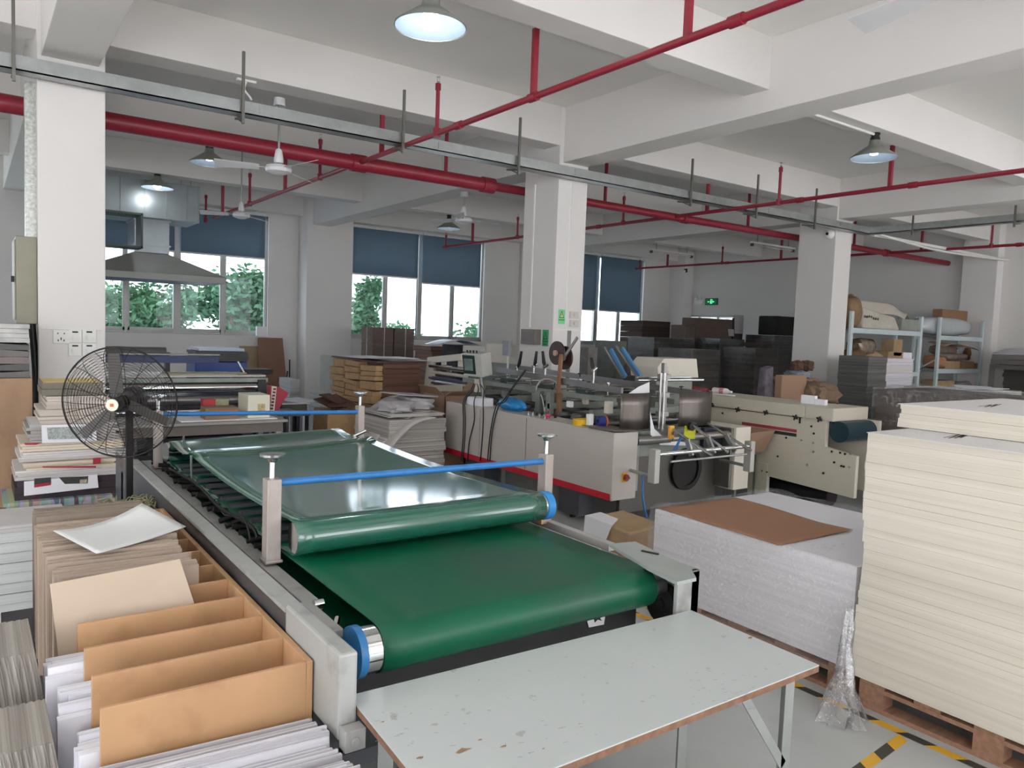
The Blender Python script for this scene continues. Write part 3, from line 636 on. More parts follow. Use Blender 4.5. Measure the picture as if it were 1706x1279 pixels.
MB().box(2.1, 2.128, 2.665, 2.7, .88, .985).build('wooden_block', mat('pale_wood_block', '#c99a70', .7, var=.12), bp_)
MB().cyl((.97, 4.5, .99), (.955, 4.42, 1.1), .006, 8).build('tension_lever', steel, bp_)
MB().cyl((.915, 4.05, .93), (.905, 4.02, 1.06), .006, 8).build('side_peg', steel, bp_)
p = onz(648, 717, 1.05)
MB().cyl((2.0, y2, 1.0), (2.11, y2-.05, 1.06), .012, 10).build('belt_tensioner', chrome, bp_, smooth=40)
MB().cyl((.80, 4.95, .97), (.86, 4.95, .97), .05, 20).box(.78, .87, 4.88, 5.02, .9, .93).build('drive_motor', blackM, bp_, smooth=40)
m = MB()
for x in (.77, 2.14):
    for y in (1.9, 3.4, 5.1): m.box(x-.02, x+.02, y-.03, y+.03, 0, .62)
for i, pf in enumerate(((.77, 1.95), (.77, 3.4), (.77, 5.1), (2.14, 2.3), (2.14, 3.4), (2.14, 5.1))):
    MB().box(pf[0]-.02, pf[0]+.02, pf[1]-.03, pf[1]+.03, 0, .80).build('leg', darkP, bp_)
m.bm.free()
MB().box(.80, 2.1, 2.1, 5.1, .38, .6).build('lower_frame', darkP, bp_)
MB().box(.87, 2.04, 1.99, 2.02, .5, .74).build('front_cross_plate', blackM, bp_)

q_ = [ony(px, py, 1.985) for px, py in ((976, 1026), (1009, 1020), (1006, 1040), (981, 1045))]
lbp = MB().face(q_).build('hanging_label', paperM, bp_, solid=.001)
MB().face([ony(px, py, 1.983) for px, py in ((988, 1027), (992, 1030), (997, 1025), (1003, 1034), (996, 1032), (991, 1037))]).build('label_print', blackM, lbp)
# ================================================================ white table in front of the press
tb = thing('work_table', (1.41, 1.53, 0), 'white laminate work table with chipped brown edge in front of the green belt', 'table')
tm = mat('worn_white_laminate', '#b9bfbe', .3, var=.03, scale=3., dirt='#8f8c84', dirtscale=22., dirtamt=.55)
nt = tm.node_tree
for n_ in nt.nodes:
    if n_.type == 'VALTORGB': n_.color_ramp.elements[0].position = .66; n_.color_ramp.elements[1].position = .70
TBZ = .78
def tp(px, py): v = onz(px, py, TBZ); return (v.x, v.y)
corners = [(.765, 1.255), (2.075, 1.255), (2.085, 1.765), (.80, 1.80)]
MB().prism(corners, 'z', TBZ-.004, TBZ).build('tabletop', tm, tb)
MB().prism(corners, 'z', TBZ-.022, TBZ-.0041).build('tabletop_core', mat('chipboard_edge', '#7d5c48', .8, var=.35, scale=30.), tb)
MB().prism([(.79, 1.28), (2.05, 1.28), (2.05, 1.74), (.82, 1.77)], 'z', TBZ-.034, TBZ-.0221).build('table_batten', greyP, tb)
stainM = mat('chipped_laminate', '#9a7b5d', .8, var=.3, scale=40.)
m = MB(); rnd = random.Random(11)
for px, py, s in ((772, 1250, .022), (840, 1243, .012), (700, 1262, .01), (638, 1202, .007), (685, 1188, .005), (800, 1232, .008), (1250, 1062, .012), (1262, 1052, .008), (905, 1247, .006)):
    v = onz(px, py, TBZ+.0006); a0 = rnd.uniform(0, 3)
    P = [(v.x+math.cos(a0+k*PI/4)*s*rnd.uniform(.4, 1.3), v.y+math.sin(a0+k*PI/4)*s*.45*rnd.uniform(.4, 1.3), TBZ+.0006) for k in range(8)]
    m.face(P)
m.build('chip_mark', stainM, tb)
m = MB()
for i in range(70):
    px, py = rnd.choice([(rnd.uniform(1140, 1260), rnd.uniform(1120, 1185)), (rnd.uniform(620, 1000), rnd.uniform(1180, 1262))])
    v = onz(px, py, TBZ+.0006); l_ = rnd.uniform(.003, .014); a = -.35
    m.face([(v.x, v.y, v.z), (v.x+l_, v.y+l_*a, v.z), (v.x+l_, v.y+l_*a+.0015, v.z), (v.x, v.y+.0015, v.z)])
m.build('scratch_mark', mat('grey_scratch', '#7e8182', .8), tb)
def angle_leg(x, y): MB().box(x-.022, x+.022, y-.002, y+.002, 0, TBZ-.034).box(x+.018, x+.022, y-.0, y+.04, 0, TBZ-.034).build('leg', steel, tb)
angle_leg(2.0, 1.30); angle_leg(2.0, 1.70); angle_leg(.86, 1.32); angle_leg(.86, 1.70)
MB().bar((1.78, 1.3, TBZ-.04), (1.99, 1.3, .47), .004, .03).build('leg_brace', steel, tb)
MB().bar((1.08, 1.32, TBZ-.04), (.87, 1.32, .47), .004, .03).build('leg_brace', steel, tb)
v = ony(585, 1190, 1.72)
MB().box(.745, .80, 1.69, 1.73, .69, .745).cyl((.772, 1.685, .715), (.772, 1.69, .715), .012, 12).build('clamp_bracket', greyP, tb, bevel=.003)

# ================================================================ plywood sorting rack and what stands in it
sr = thing('sorting_rack', (.52, 2.85, .44), 'pale plywood sorting rack with upright dividers beside the belt press', 'rack')
MB().box(.722, .74, 1.9, 3.83, .44, .85).build('side_board', plyM, sr, bevel=.002)
pd = [1.9, 2.085, 2.275, 2.47, 2.66, 2.85, 3.05, 3.24, 3.43, 3.63, 3.82]
for i, y in enumerate(pd):
    xl = .235+.004*i
    MB().box(xl, .722, y, y+.012, .44, .85).build('divider', plyM, sr, bevel=.0015)
MB().box(.235, .722, 1.9, 3.83, .425, .44).build('base_board', plyM, sr)
bn = thing('low_bench', (.4, 2.7, 0), 'dark low bench carrying the plywood sorting rack', 'bench')
MB().box(.10, .73, .9, 3.95, .39, .424).build('bench_top', darkP, bn)
for x in (.13, .70):
    for y in (.95, 2.4, 3.9): MB().box(x-.02, x+.02, y-.02, y+.02, 0, .39).build('leg', darkP, bn)
# brown-grey boards filing in the rear compartments
boardM = sheets('grey_board_edges', '#b9a898', '#8c7c6e', 70., axis=1); boardF = mat('grey_board_face', '#bdac99', .8, var=.02)
def boards(y0, y1, x0, x1, top, n, label, group='grey boards standing in the sorting rack', mt=None, lean=.0):
    m = MB(); rnd = random.Random(int(y0*100)); y = y0; h = (y1-y0)/n
    for i in range(n):
        z = top+rnd.uniform(-.012, .006); dx = rnd.uniform(-.008, .008)
        m.hull8([(x0+dx, y, .441), (x1+dx, y, .441), (x1+dx, y+h*.85, .441), (x0+dx, y+h*.85, .441), (x0+dx, y+lean, z), (x1+dx, y+lean, z-.004), (x1+dx, y+h*.85+lean, z-.004), (x0+dx, y+h*.85+lean, z)]); y += h
    return tag(m.build('board_stack', mt or boardM), label, 'board stack', group)
boards(2.68, 2.84, .215, .63, .915, 9, 'grey boards standing just behind the single leaning beige board')
boards(2.87, 3.035, .205, .62, .925, 9, 'second row of grey boards in the sorting rack from the front')
boards(3.065, 3.225, .20, .64, .935, 9, 'row of grey boards directly under the white sheet')
boards(3.26, 3.42, .20, .64, .935, 8, 'grey boards mostly hidden beneath the white sheet')
boards(3.46, 3.62, .205, .60, .95, 7, 'rearmost tall grey boards behind the white sheet', mt=sheets('brown_grey_edges', '#9a8c7e', '#776a5e', 50., axis=1))
# leaning single board
P = [onz(83, 973, .9), onz(301, 931, .9)]
b = MB(); A = [ony(83, 973, 2.62), ony(300, 931, 2.62), ony(330, 1018, 2.60), ony(143, 1110, 2.56)]
n0 = ony(83, 973, 2.62); n1 = ony(300, 931, 2.62); n2 = ony(343, 1062, 2.50); n3 = ony(104, 1150, 2.50)
b.hull8([n3, n2, n2+Vector((0, .006, 0)), n3+Vector((0, .006, 0)), n0, n1, n1+Vector((0, .006, 0)), n0+Vector((0, .006, 0))])
tag(b.build('greyboard_sheet', boardF, bevel=.002), 'single beige board leaning tilted in front of the grey boards', 'board')
# white reams standing in the front compartments, sticking out to the left
reamM = sheets('white_ream_edges', '#f2f2f8', '#b9bac6', 60., axis=1)
def ream(y0, y1, x0, top, label, n=6):
    m = MB(); rnd = random.Random(int(y0*77)); y = y0; h = (y1-y0)/n
    for i in range(n):
        m.box(x0+rnd.uniform(0, .035), .32, y, y+h*.88, .441, top-rnd.uniform(0, .03)); y += h
    return tag(m.build('paper_ream', reamM), label, 'paper stack', 'white reams standing at the left end of the rack')
ream(2.295, 2.46, .155, .80, 'white ream standing behind the second plywood divider')
ream(2.105, 2.265, .165, .775, 'white ream sticking out left between the two front dividers')
ream(1.92, 2.075, .175, .745, 'white ream directly behind the front plywood divider')
# loose sheets standing in front of the rack
m = MB(); rnd = random.Random(5); y = .95
while y < 1.86:
    th = rnd.uniform(.004, .012); t_ = (y-.95)/.91
    x1 = .735-.0*t_-rnd.uniform(0, .03); x0 = .2+rnd.uniform(-.03, .05)
    z = .735+.012*math.sin(y*30)+rnd.uniform(-.02, .0)
    m.hull8([(x0, y, .426), (x1, y, .426), (x1, y+th, .426), (x0, y+th, .426), (x0, y+.03, z+.01), (x1, y+.03, z-.01), (x1, y+.03+th, z-.01), (x0, y+.03+th, z+.01)]); y += th+rnd.uniform(.001, .006)
tag(m.build('standing_sheets', sheets('standing_sheet_edges', '#dcdbe0', '#8f8c94', 110., axis=1)), 'row of white paper packs standing on edge at the bottom left of the picture', 'paper stack')
# white sheet draped on the boards
c0 = onz(88, 884, .965); c1 = onz(161, 922, .95); c2 = onz(310, 877, .93); c3 = onz(237, 838, 1.0)
def wsheet(u, v):
    p = c0*(1-u)*(1-v)+c1*u*(1-v)+c2*u*v+c3*(1-u)*v
    return p + Vector((0, 0, -.025*math.sin(PI*v)*(.4+.6*(1-u))+.02*math.sin(PI*v)*u*.2))
tag(MB().grid(wsheet, 8, 14).build('white_sheet', mat('white_card', '#dcdedd', .45, var=.01), smooth=60, solid=.0015), 'large white card sheet lying across the tops of the boards', 'sheet')
# bent stacks of leaflets at the left edge
leaf = sheets('leaflet_edges', '#a29d95', '#6f6862', 60., axis=0, c3='#8a7768', amt=.4)
leafF = mat('leaflet_cover', '#b8b8b4', .4, var=.1)
def bent(x0, x1, y0, y1, z0, z1, bend, n, label):
    m = MB(); h = (x1-x0)/n
    for i in range(n):
        xa = x0+h*i; m.mi = 1 if i == 0 else 0; K = 12
        for k in range(K):
            za, zb_ = z0+(z1-z0)*k/K, z0+(z1-z0)*(k+1)/K
            fa = bend*math.sin(PI*.75*k/K+.3); fb = bend*math.sin(PI*.75*(k+1)/K+.3)
            o = .004*math.sin(i*2.1)
            m.hull8([(xa+fa, y0+o, za), (xa+h*.975+fa, y0+o, za), (xa+h*.975+fa, y1+o, za), (xa+fa, y1+o, za), (xa+fb, y0+o, zb_), (xa+h*.975+fb, y0+o, zb_), (xa+h*.975+fb, y1+o, zb_), (xa+fb, y1+o, zb_)])
    return tag(m.build('leaflet_stack', [leaf, mat('green_leaflet_cover', '#7e9a70', .4, var=.5, scale=14., dirt='#d8d8cf', dirtscale=10., dirtamt=.9)]), label, 'leaflet stack', 'bent leaflet stacks at the left edge')
bent(-.05, .11, 2.35, 2.62, .30, .84, .05, 26, 'taller bent stack of green leaflets at the left edge, behind the white reams')
bent(.01, .13, 1.98, 2.22, .28, .76, .04, 22, 'front stack of leaflets at the bottom left corner of the picture')
bent(-.22, -.08, 2.0, 2.3, .2, .66, .06, 22, 'leaflet stack cut by the left picture edge at the bottom')
sb = thing('low_bench', (-.05, 2.3, 0), 'low grey stand under the bent leaflet stacks', 'bench')
MB().box(-.28, .095, 1.9, 2.75, .15, .195).build('bench_top', darkP, sb)
for x in (-.26, .07):
    for y in (1.93, 2.72): MB().box(x-.015, x+.015, y-.015, y+.015, 0, .15).build('leg', darkP, sb)
MB().box(-.06, .095, 1.96, 2.64, .195, .28).build('spacer_block', darkP, sb)
# ================================================================ left side
# standing fan
fx, fyy = .70, 4.52
fn = thing('pedestal_fan', (fx, fyy, 0), 'black industrial pedestal fan with round wire cage at the left', 'fan')
fc = ony(201, 671, 4.40); hubp = ony(194, 673, 4.33)
ax = (hubp-Vector((fc.x+.03, 4.52, fc.z+.0))).normalized(); ax = Vector((-.52, -.85, -.05)).normalized()
u_ = ax.cross(Vector((0, 0, 1))).normalized(); v_ = u_.cross(ax)
RF = .292; cc = Vector((fc.x, 4.42, fc.z))
def ringp(r, d, n=56): return [cc + ax*d + (u_*math.cos(2*PI*k/n)+v_*math.sin(2*PI*k/n))*r for k in range(n)]
m = MB()
for i in range(17):
    r = .045+(RF-.045)*i/17; m.tube(ringp(r, .085*math.sqrt(max(0, 1-(r/RF)**2.6))), .0012, 4, True)
for k in range(14):
    a = 2*PI*k/14; d = u_*math.cos(a)+v_*math.sin(a)
    m.tube([cc+d*r+ax*.086*math.sqrt(max(0, 1-(r/RF)**2.6)) for r in [.04+(RF-.04)*q/8 for q in range(9)]], .0016, 4)
m.build('front_guard', ironM, fn, smooth=60)
m = MB()
for i in range(17):
    r = .06+(RF-.06)*i/17; m.tube(ringp(r, -.07*math.sqrt(max(0, 1-(r/RF)**2.6))), .0012, 4, True)
for k in range(14):
    a = 2*PI*(k+.5)/14; d = u_*math.cos(a)+v_*math.sin(a)
    m.tube([cc+d*r-ax*.07*math.sqrt(max(0, 1-(r/RF)**2.6)) for r in [.05+(RF-.05)*q/8 for q in range(9)]], .0016, 4)
m.build('rear_guard', ironM, fn, smooth=60)
MB().tube(ringp(RF, 0), .0045, 6, True).build('guard_rim', ironM, fn, smooth=60)
bm_ = mat('fan_blade', '#4e4a48', .45, .2, var=.15)
for k, a0 in enumerate((96, 222, -22)):
    a = math.radians(180-a0); d = u_*math.cos(a)+v_*math.sin(a); e = ax.cross(d).normalized()
    b = MB()
    b.hull8([cc+d*r+e*s*w_+ax*(s*w_*.35+q) for q in (-.002, .002) for r, s, w_ in ((.05, -1, .022), (.262, -1, .026), (.262, 1, .026), (.05, 1, .04))])
    b.build('blade', bm_, fn, bevel=.001)
MB().cyl(cc+ax*.03, cc-ax*.04, .035, 18).build('hub', ironM, fn, smooth=40)
cap = MB().cyl(cc+ax*.088, cc+ax*.094, .031, 24).build('centre_badge', mat('fan_badge', '#e3dccb', .4), fn, smooth=40)
MB().obox(cc+ax*.096, (.018, .001, .016), Matrix((u_, ax, v_)).transposed()).build('badge_logo', mat('badge_orange', '#c9703a', .4, var=.4, scale=90.), cap)
MB().lathe([(0, 0), (.055, .005), (.066, .03), (.066, .12), (.05, .15), (0, .155)], cc-ax*.07, -ax, 24).build('motor', mat('motor_paint', '#35312f', .4, .3), fn, smooth=45)
MB().bar((fx, fyy, cc.z-.06), cc-ax*.1, .03, .03).build('tilt_bracket', ironM, fn)
MB().box(fx-.017, fx+.017, fyy-.017, fyy+.017, .03, cc.z-.03).build('pole', ironM, fn, bevel=.003)
MB().lathe([(0, .06), (.03, .055), (.05, .03), (.2, .015), (.21, 0), (0, 0)], (fx-.05, fyy, 0), n=32).build('base', ironM, fn, smooth=40)
# pile of printed sheets in front of the left column
prt = sheets('printed_sheet_edges', '#d9cfc4', '#9c9288', 60., axis=2, c3='#c8b9a4', amt=.4)
whs = sheets('white_sheet_edges', '#e6e2e0', '#a8a4a4', 70., axis=2)
cols_ = [prt, whs]
PYF = 5.95
def pile(px0, px1, pt, pb, y, dep, mt, label, n=4, jit=.012, name='printed_sheets', group='printed sheet piles before the left column', top=None):
    a = ony(px0, pt, y); b = ony(px1, pb, y)
    az, bz = ony(px0, pt, PYF).z, ony(px0, pb, PYF).z
    m = MB().layers(a.x, b.x, y, y+dep, bz+.002, az-.001, n, jit)
    o = m.build(name, [mt]); a.z = az-.003; tag(o, label, 'paper stack', group)
    if top:
        MB().box(a.x+.01, b.x-.01, y+.005, y+dep-.01, a.z+.0005, a.z+.0025).build('top_sheet', top, o)
    return o
W0 = W
redp = mat('red_print', '#a8283f', .5); gold = mat('yellow_card', '#d8c172', .5, var=.15); tan = mat('cream_sheet', '#dcd0bd', .7, var=.04)
pile(70, 172, 637, 660, PYF, .42, mat('olive_book_cloth', '#7b7568', .7, var=.25), 'topmost bundle with yellow wrapper on the printed sheet pile', 2, .004, top=gold)
pile(78, 182, 660, 682, PYF, .44, prt, 'cream block of sheets second from the top of the printed pile', 5, .006)
pile(66, 182, 682, 706, PYF-.02, .46, prt, 'cream sheet bundle behind the left half of the fan cage', 4, .015)
pile(48, 196, 706, 738, PYF-.04, .48, mat('grey_sheet_fold', '#a9a4a0', .7, var=.2), 'grey curled sheets in the middle of the printed pile', 6, .02, top=whs)
pile(30, 200, 738, 752, PYF-.06, .5, tan, 'cream sheets with a red line below the printed poster', 3, .02)
pile(34, 196, 752, 769, PYF-.06, .5, whs, 'white sheets in the lower part of the printed pile', 4, .015)
pile(40, 192, 769, 782, PYF-.08, .5, tan, 'cream bundle with the red corner block in the printed pile', 3, .02)
pile(28, 200, 782, 798, PYF-.08, .52, whs, 'white bundle just above the catalogue with two pictures', 5, .015)
pile(26, 198, 798, 832, PYF-.06, .52, mat('dark_purple_print', '#3e3238', .5, var=.3), 'dark purple bundle near the bottom of the printed pile', 3, .01)
cm = mat('colour_bar_print', '#7b7f86', .5, var=.1)
nt = cm.node_tree; nz = [n for n in nt.nodes if n.type == 'TEX_NOISE'][0]; nz.inputs['Scale'].default_value = 1
vr = nt.nodes.new('ShaderNodeTexVoronoi'); vr.inputs['Scale'].default_value = 38; mp_ = [n for n in nt.nodes if n.type == 'MAPPING'][0]; mp_.inputs['Scale'].default_value = (1, .05, .1)
nt.links.new(mp_.outputs[0], vr.inputs['Vector']); hs = nt.nodes.new('ShaderNodeHueSaturation'); hs.inputs['Saturation'].default_value = .45; hs.inputs['Value'].default_value = .6
nt.links.new(vr.outputs['Color'], hs.inputs['Color']); nt.links.new(hs.outputs[0], nt.nodes['Principled BSDF'].inputs['Base Color'])
cstrip = pile(8, 190, 832, 845, PYF-.12, .5, cm, 'sheets with a multicoloured stripe edge at the foot of the printed pile', 2, .01)
zf = ony(8, 845, PYF-.1).z
pile(30, 196, 845, 866, PYF-.08, .5, tan, 'cream sheets under the multicoloured striped sheets', 3, .015)
zf = ony(30, 866, PYF).z
pk = thing('pallet', (.42, 6.1, 0), 'wooden pallet base under the printed sheet pile', 'pallet')
# (tall wooden stand filling the space to the floor)
MB().box(.14, .84, PYF-.08, PYF+.44, zf-.03, zf-.001).build('deck', woodM, pk)
for x in (.16, .82):
    for y in (PYF-.04, PYF+.40): MB().box(x-.02, x+.02, y-.03, y+.03, 0, zf-.03).build('leg', woodM, pk)
# pictures and posters lying in the pile, hanging over the front edge
def fly(pts, y, m_, label, name='printed_leaflet'):
    P = [ony(px, py, y) for px, py in pts]
    b = MB(); n = len(P); A = [b.bm.verts.new(p) for p in P]; B = [b.bm.verts.new(p+Vector((0, .003, 0))) for p in P]
    b.bm.faces.new(A); b.bm.faces.new(list(reversed(B)))
    for i in range(n): b.bm.faces.new((A[i], B[i], B[(i+1)%n], A[(i+1)%n]))
    return tag(b.build(name, m_), label, 'leaflet')
y_ = PYF-.13
cat1 = fly([(40, 802), (162, 790), (164, 812), (40, 826)], y_, paperM, 'white catalogue page with two dark pictures drooping from the printed pile')
for q, mm in (([(57, 797), (85, 795), (85, 806), (57, 810)], 'dark_photo'), ([(57, 807), (85, 803), (84, 808), (57, 812)], 'red_print'), ([(98, 795), (147, 793), (146, 805), (108, 806)], 'dark_photo'), ([(133, 799), (145, 798), (145, 804), (133, 805)], 'pale_photo')):
    mt = mat(mm, {'dark_photo': '#3a3f3d', 'red_print': '#a8283f', 'pale_photo': '#b7a596'}[mm], .4, var=.3, scale=60.)
    P = [ony(px, py, y_-.003-(.001 if mm != 'dark_photo' else 0)) for px, py in q]
    b = MB(); b.face(P); b.build('printed_picture', mt, cat1)
pst = fly([(69, 708), (160, 706), (161, 735), (70, 738)], PYF-.075, paperM, 'white poster with grey ornament behind the fan cage', 'poster')
b = MB(); b.face([ony(px, py, PYF-.079) for px, py in ((78, 712), (153, 710), (154, 730), (80, 732))]); b.build('poster_print', mat('grey_ornament', '#9aa29f', .6, var=.6, scale=120.), pst)
rb = fly([(155, 763), (168, 762), (168, 772), (155, 773)], PYF-.115, redp, 'small dark red card at the right edge of the printed pile', 'red_card')
fly([(40, 738), (70, 737), (60, 741), (42, 741)], PYF-.115, redp, 'thin red card edge at the upper left of the printed pile', 'red_card')
fly([(70, 777), (160, 776), (160, 779), (72, 779)], PYF-.115, redp, 'long red card edge in the middle of the printed pile', 'red_card')
# grassy looking packing straw beside the fan pole
m = MB(); rnd = random.Random(9)
for i in range(60):
    a = rnd.uniform(0, 6.28); p0 = Vector((.66+rnd.uniform(-.1, .1), 4.1+rnd.uniform(-.1, .1), .80)); l_ = rnd.uniform(.05, .12)
    m.tube([p0, p0+Vector((math.cos(a)*l_*.5, math.sin(a)*l_*.5, l_*.5)), p0+Vector((math.cos(a)*l_, math.sin(a)*l_, l_*.35))], .003, 4)
st = m.build('packing_straw', mat('olive_straw', '#8d8c6c', .8, var=.3)); tag(st, 'tuft of olive packing straw on a small box behind the white card sheet', 'straw', kind='stuff')
tag(MB().box(.50, .735, 3.96, 4.24, .424, .80).build('carton', cardM, bevel=.004), 'small brown carton carrying the packing straw behind the sorting rack', 'carton')
bn2 = thing('low_bench', (.62, 4.1, 0), 'small dark stand holding the carton near the fan', 'bench')
MB().box(.48, .735, 3.955, 4.26, .39, .424).build('bench_top', darkP, bn2)
for x in (.5, .71):
    for y in (3.98, 4.23): MB().box(x-.015, x+.015, y-.015, y+.015, 0, .39).build('leg', darkP, bn2)
# white reams on the floor at the left edge
a = ony(105, 850, 5.25); b_ = ony(105, 977, 5.25)
tan2 = tan
whb = sheets('white_bundle_edges', '#dfe2e1', '#b9bcbb', 26., axis=2, c3='#a9c7b8', amt=.5)
for i, (z0, z1) in enumerate(((0, .17), (.172, .345), (.347, .52))):
    lab = ['lowest white paper block standing on the floor at the left edge', 'middle white paper block of the floor stack at the left edge', 'topmost white paper block of the floor stack at the left edge'][i]
    tag(MB().layers(-.12, .44, 5.0, 5.5, z0+.001, z1, 3, .004).build('paper_block', whb), lab, 'paper stack', 'white paper blocks on the floor')
tag(MB().box(-.05, .46, 5.0, 5.45, .521, .56).build('paper_block', whs), 'thin grey layer of sheets on top of the white paper blocks', 'paper stack')
# crumpled grey wrapping sheet between reams and boards
m = MB(); q0 = onz(62, 900, .62); 
def crump(u, v): return Vector((-.02+.09*u+.02*math.sin(9*v+u*4), 3.3+.8*v, .12+.62*u-.1*v*math.sin(u*7)+.02*math.sin(23*v)))
tag(m.grid(crump, 10, 12).build('wrapping_sheet', mat('grey_wrapping', '#b1b2b4', .5, var=.08), smooth=50, solid=.002), 'crumpled grey wrapping sheet hanging left of the standing boards', 'wrapping')
# plywood board and grey cards left of the column
a = ony(0, 630, 7.0); b_ = ony(62, 630, 7.0)
plyR = mat('rough_plywood', '#a5866a', .6, var=.18, scale=2.5, stretch=(3, 3, .8), dirt='#7d5836', dirtscale=7., dirtamt=.4)
tag(MB().box(-.25, .395, 6.98, 7.02, .0, a.z).build('plywood_sheet', plyR, bevel=.002), 'upright plywood board left of the printed pile', 'plywood board')
gc = sheets('grey_card_edges', '#8b8784', '#3e3c3c', 34., axis=2)
z0 = a.z
tbk = thing('stand', (.05, 7.3, 0), 'stand hidden behind the upright plywood board', 'stand')
MB().box(-.25, .39, 7.03, 7.48, z0-.03, z0-.002).build('stand_top', woodM, tbk)
for x in (-.22, .36):
    for y in (7.06, 7.45): MB().box(x-.02, x+.02, y-.02, y+.02, 0, z0-.03).build('leg', woodM, tbk)
zt = ony(30, 546, 7.05).z; n = 5
for i in range(n):
    za, zb_ = z0+(zt-z0-.12)*i/n, z0+(zt-z0-.12)*(i+1)/n
    def wav(u, v, za=za, zb_=zb_, i=i): return 0
    m = MB(); K = 10
    for k in range(K):
        xa, xb = -.25+.63*k/K, -.25+.63*(k+1)/K; wa = .012*math.sin(k*.7+i); wb_ = .012*math.sin((k+1)*.7+i)
        m.hull8([(xa, 7.04, za+.002+wa*0), (xb, 7.04, za+.002), (xb, 7.47, za+.002), (xa, 7.47, za+.002), (xa, 7.04, zb_-.006+wa*.6), (xb, 7.04, zb_-.006+wb_*.6), (xb, 7.47, zb_-.006), (xa, 7.47, zb_-.006)])
    tag(m.build('card_bundle', mat('grey_card_%d' % (i % 3), ['#6f6b69', '#5b5b5a', '#7c7270'][i % 3], .7, var=.15), smooth=None), ['lowest dark grey card bundle on the plywood board', 'second grey card bundle above the plywood board', 'third grey card bundle, slightly wavy', 'fourth grey card bundle below the reddish one', 'uppermost reddish grey card bundle under the printed bags'][i], 'card bundle', 'grey card bundles left of the column')
m = MB().layers(-.25, .38, 7.04, 7.46, zt-.115, zt+.03, 4, .006)
tag(m.build('printed_bags', mat('printed_bag_paper', '#b3b3b0', .6, var=.45, scale=7.)), 'light grey printed bags lying on top of the grey card bundles', 'paper stack')
# sockets and dimmers on the left column
def plate(px0, py0, px1, py1, label, kind_):
    a = ony(px0, py0, 7.49); b = ony(px1, py1, 7.49)
    t = thing('wall_socket' if kind_ else 'dimmer_switch', ((a.x+b.x)/2, 7.49, b.z), label, 'socket' if kind_ else 'switch', None if kind_ else 'dimmer switches on the left column')
    MB().box(a.x, b.x, 7.478, 7.5, b.z, a.z).build('plate', whiteM, t, bevel=.003)
    cx, cz = (a.x+b.x)/2, (a.z+b.z)/2; w_ = b.x-a.x
    if kind_:
        m = MB()
        for dx, dz, hz in ((-.2, .28, 0), (.2, .28, 0), (-.18, -.26, .02), (.18, -.26, .02), (.0, -.1, .05)): m.box(cx+dx*w_-.004, cx+dx*w_+.004, 7.4765, 7.4785, cz+dz*w_*.9-.006-hz*.2, cz+dz*w_*.9+.006)
        m.build('socket_holes', blackM, t)
    else:
        MB().cyl((cx, 7.478, cz-.01), (cx, 7.465, cz-.01), .028, 22).cyl((cx, 7.466, cz-.01), (cx, 7.455, cz-.01), .018, 20).build('dimmer_knob', whiteM, t, smooth=40)
        MB().box(cx-.022, cx+.022, 7.4765, 7.4785, a.z-.025, a.z-.012).build('marker_scribble', mat('black_marker', '#222222', .7, var=.6, scale=80.), t)
plate(88, 550, 115, 572, 'white double socket plate on the left column', True)
plate(114, 549, 136, 571, 'upper left white dimmer switch on the left column', False)
plate(137, 549, 160, 571, 'upper right white dimmer switch on the left column', False)
plate(114, 572, 136, 593, 'lower left white dimmer switch on the left column', False)
plate(137, 572, 160, 593, 'lower right white dimmer switch, partly behind the fan cage', False)
tag(MB().cyl((.49, 7.492, ony(100, 548, 7.49).z), (.94, 7.492, ony(100, 548, 7.49).z), .006, 6).build('surface_conduit', whiteM), 'thin white conduit above the switches on the left column', 'conduit')

# ================================================================ right foreground: paper pallets, floor tape, box
def pallet(x0, x1, y0, y1, label):
    t = thing('pallet', ((x0+x1)/2, (y0+y1)/2, 0), label, 'pallet', 'wooden pallets under the paper stacks on the right')
    for k in range(5):
        ya = y0+(y1-y0-.12)*k/4
        MB().box(x0, x1, ya, ya+.12, .118, .138).build('deck_board', woodM, t, bevel=.002)
    for k in range(3):
        xa = x0+(x1-x0-.09)*k/2
        for j in range(3):
            yb = y0+(y1-y0-.12)*j/2
            MB().box(xa, xa+.09, yb, yb+.12, .022, .098).build('block', woodM, t)
        MB().box(xa, xa+.09, y0, y1, .098, .118).build('stringer_board', woodM, t)
        MB().box(xa, xa+.09, y0, y1, 0, .022).build('skid_board', woodM, t)
    return t
pallet(3.52, 4.72, 1.96, 3.34, 'wooden pallet under the stretch wrapped white paper')
ww = sheets('wrapped_white_paper', '#f7f5f4', '#e4e1e2', 45., axis=2)
o = tag(MB().box(3.53, 4.70, 1.97, 3.32, .14, .655).build('paper_stack', ww), 'stretch wrapped white paper stack with a brown sheet on top', 'paper stack')
MB().box(3.54, 4.69, 1.98, 3.31, .6555, .6575).build('top_sheet', mat('glossy_white_sheet', '#e4e4ea', .3, var=.01), o)
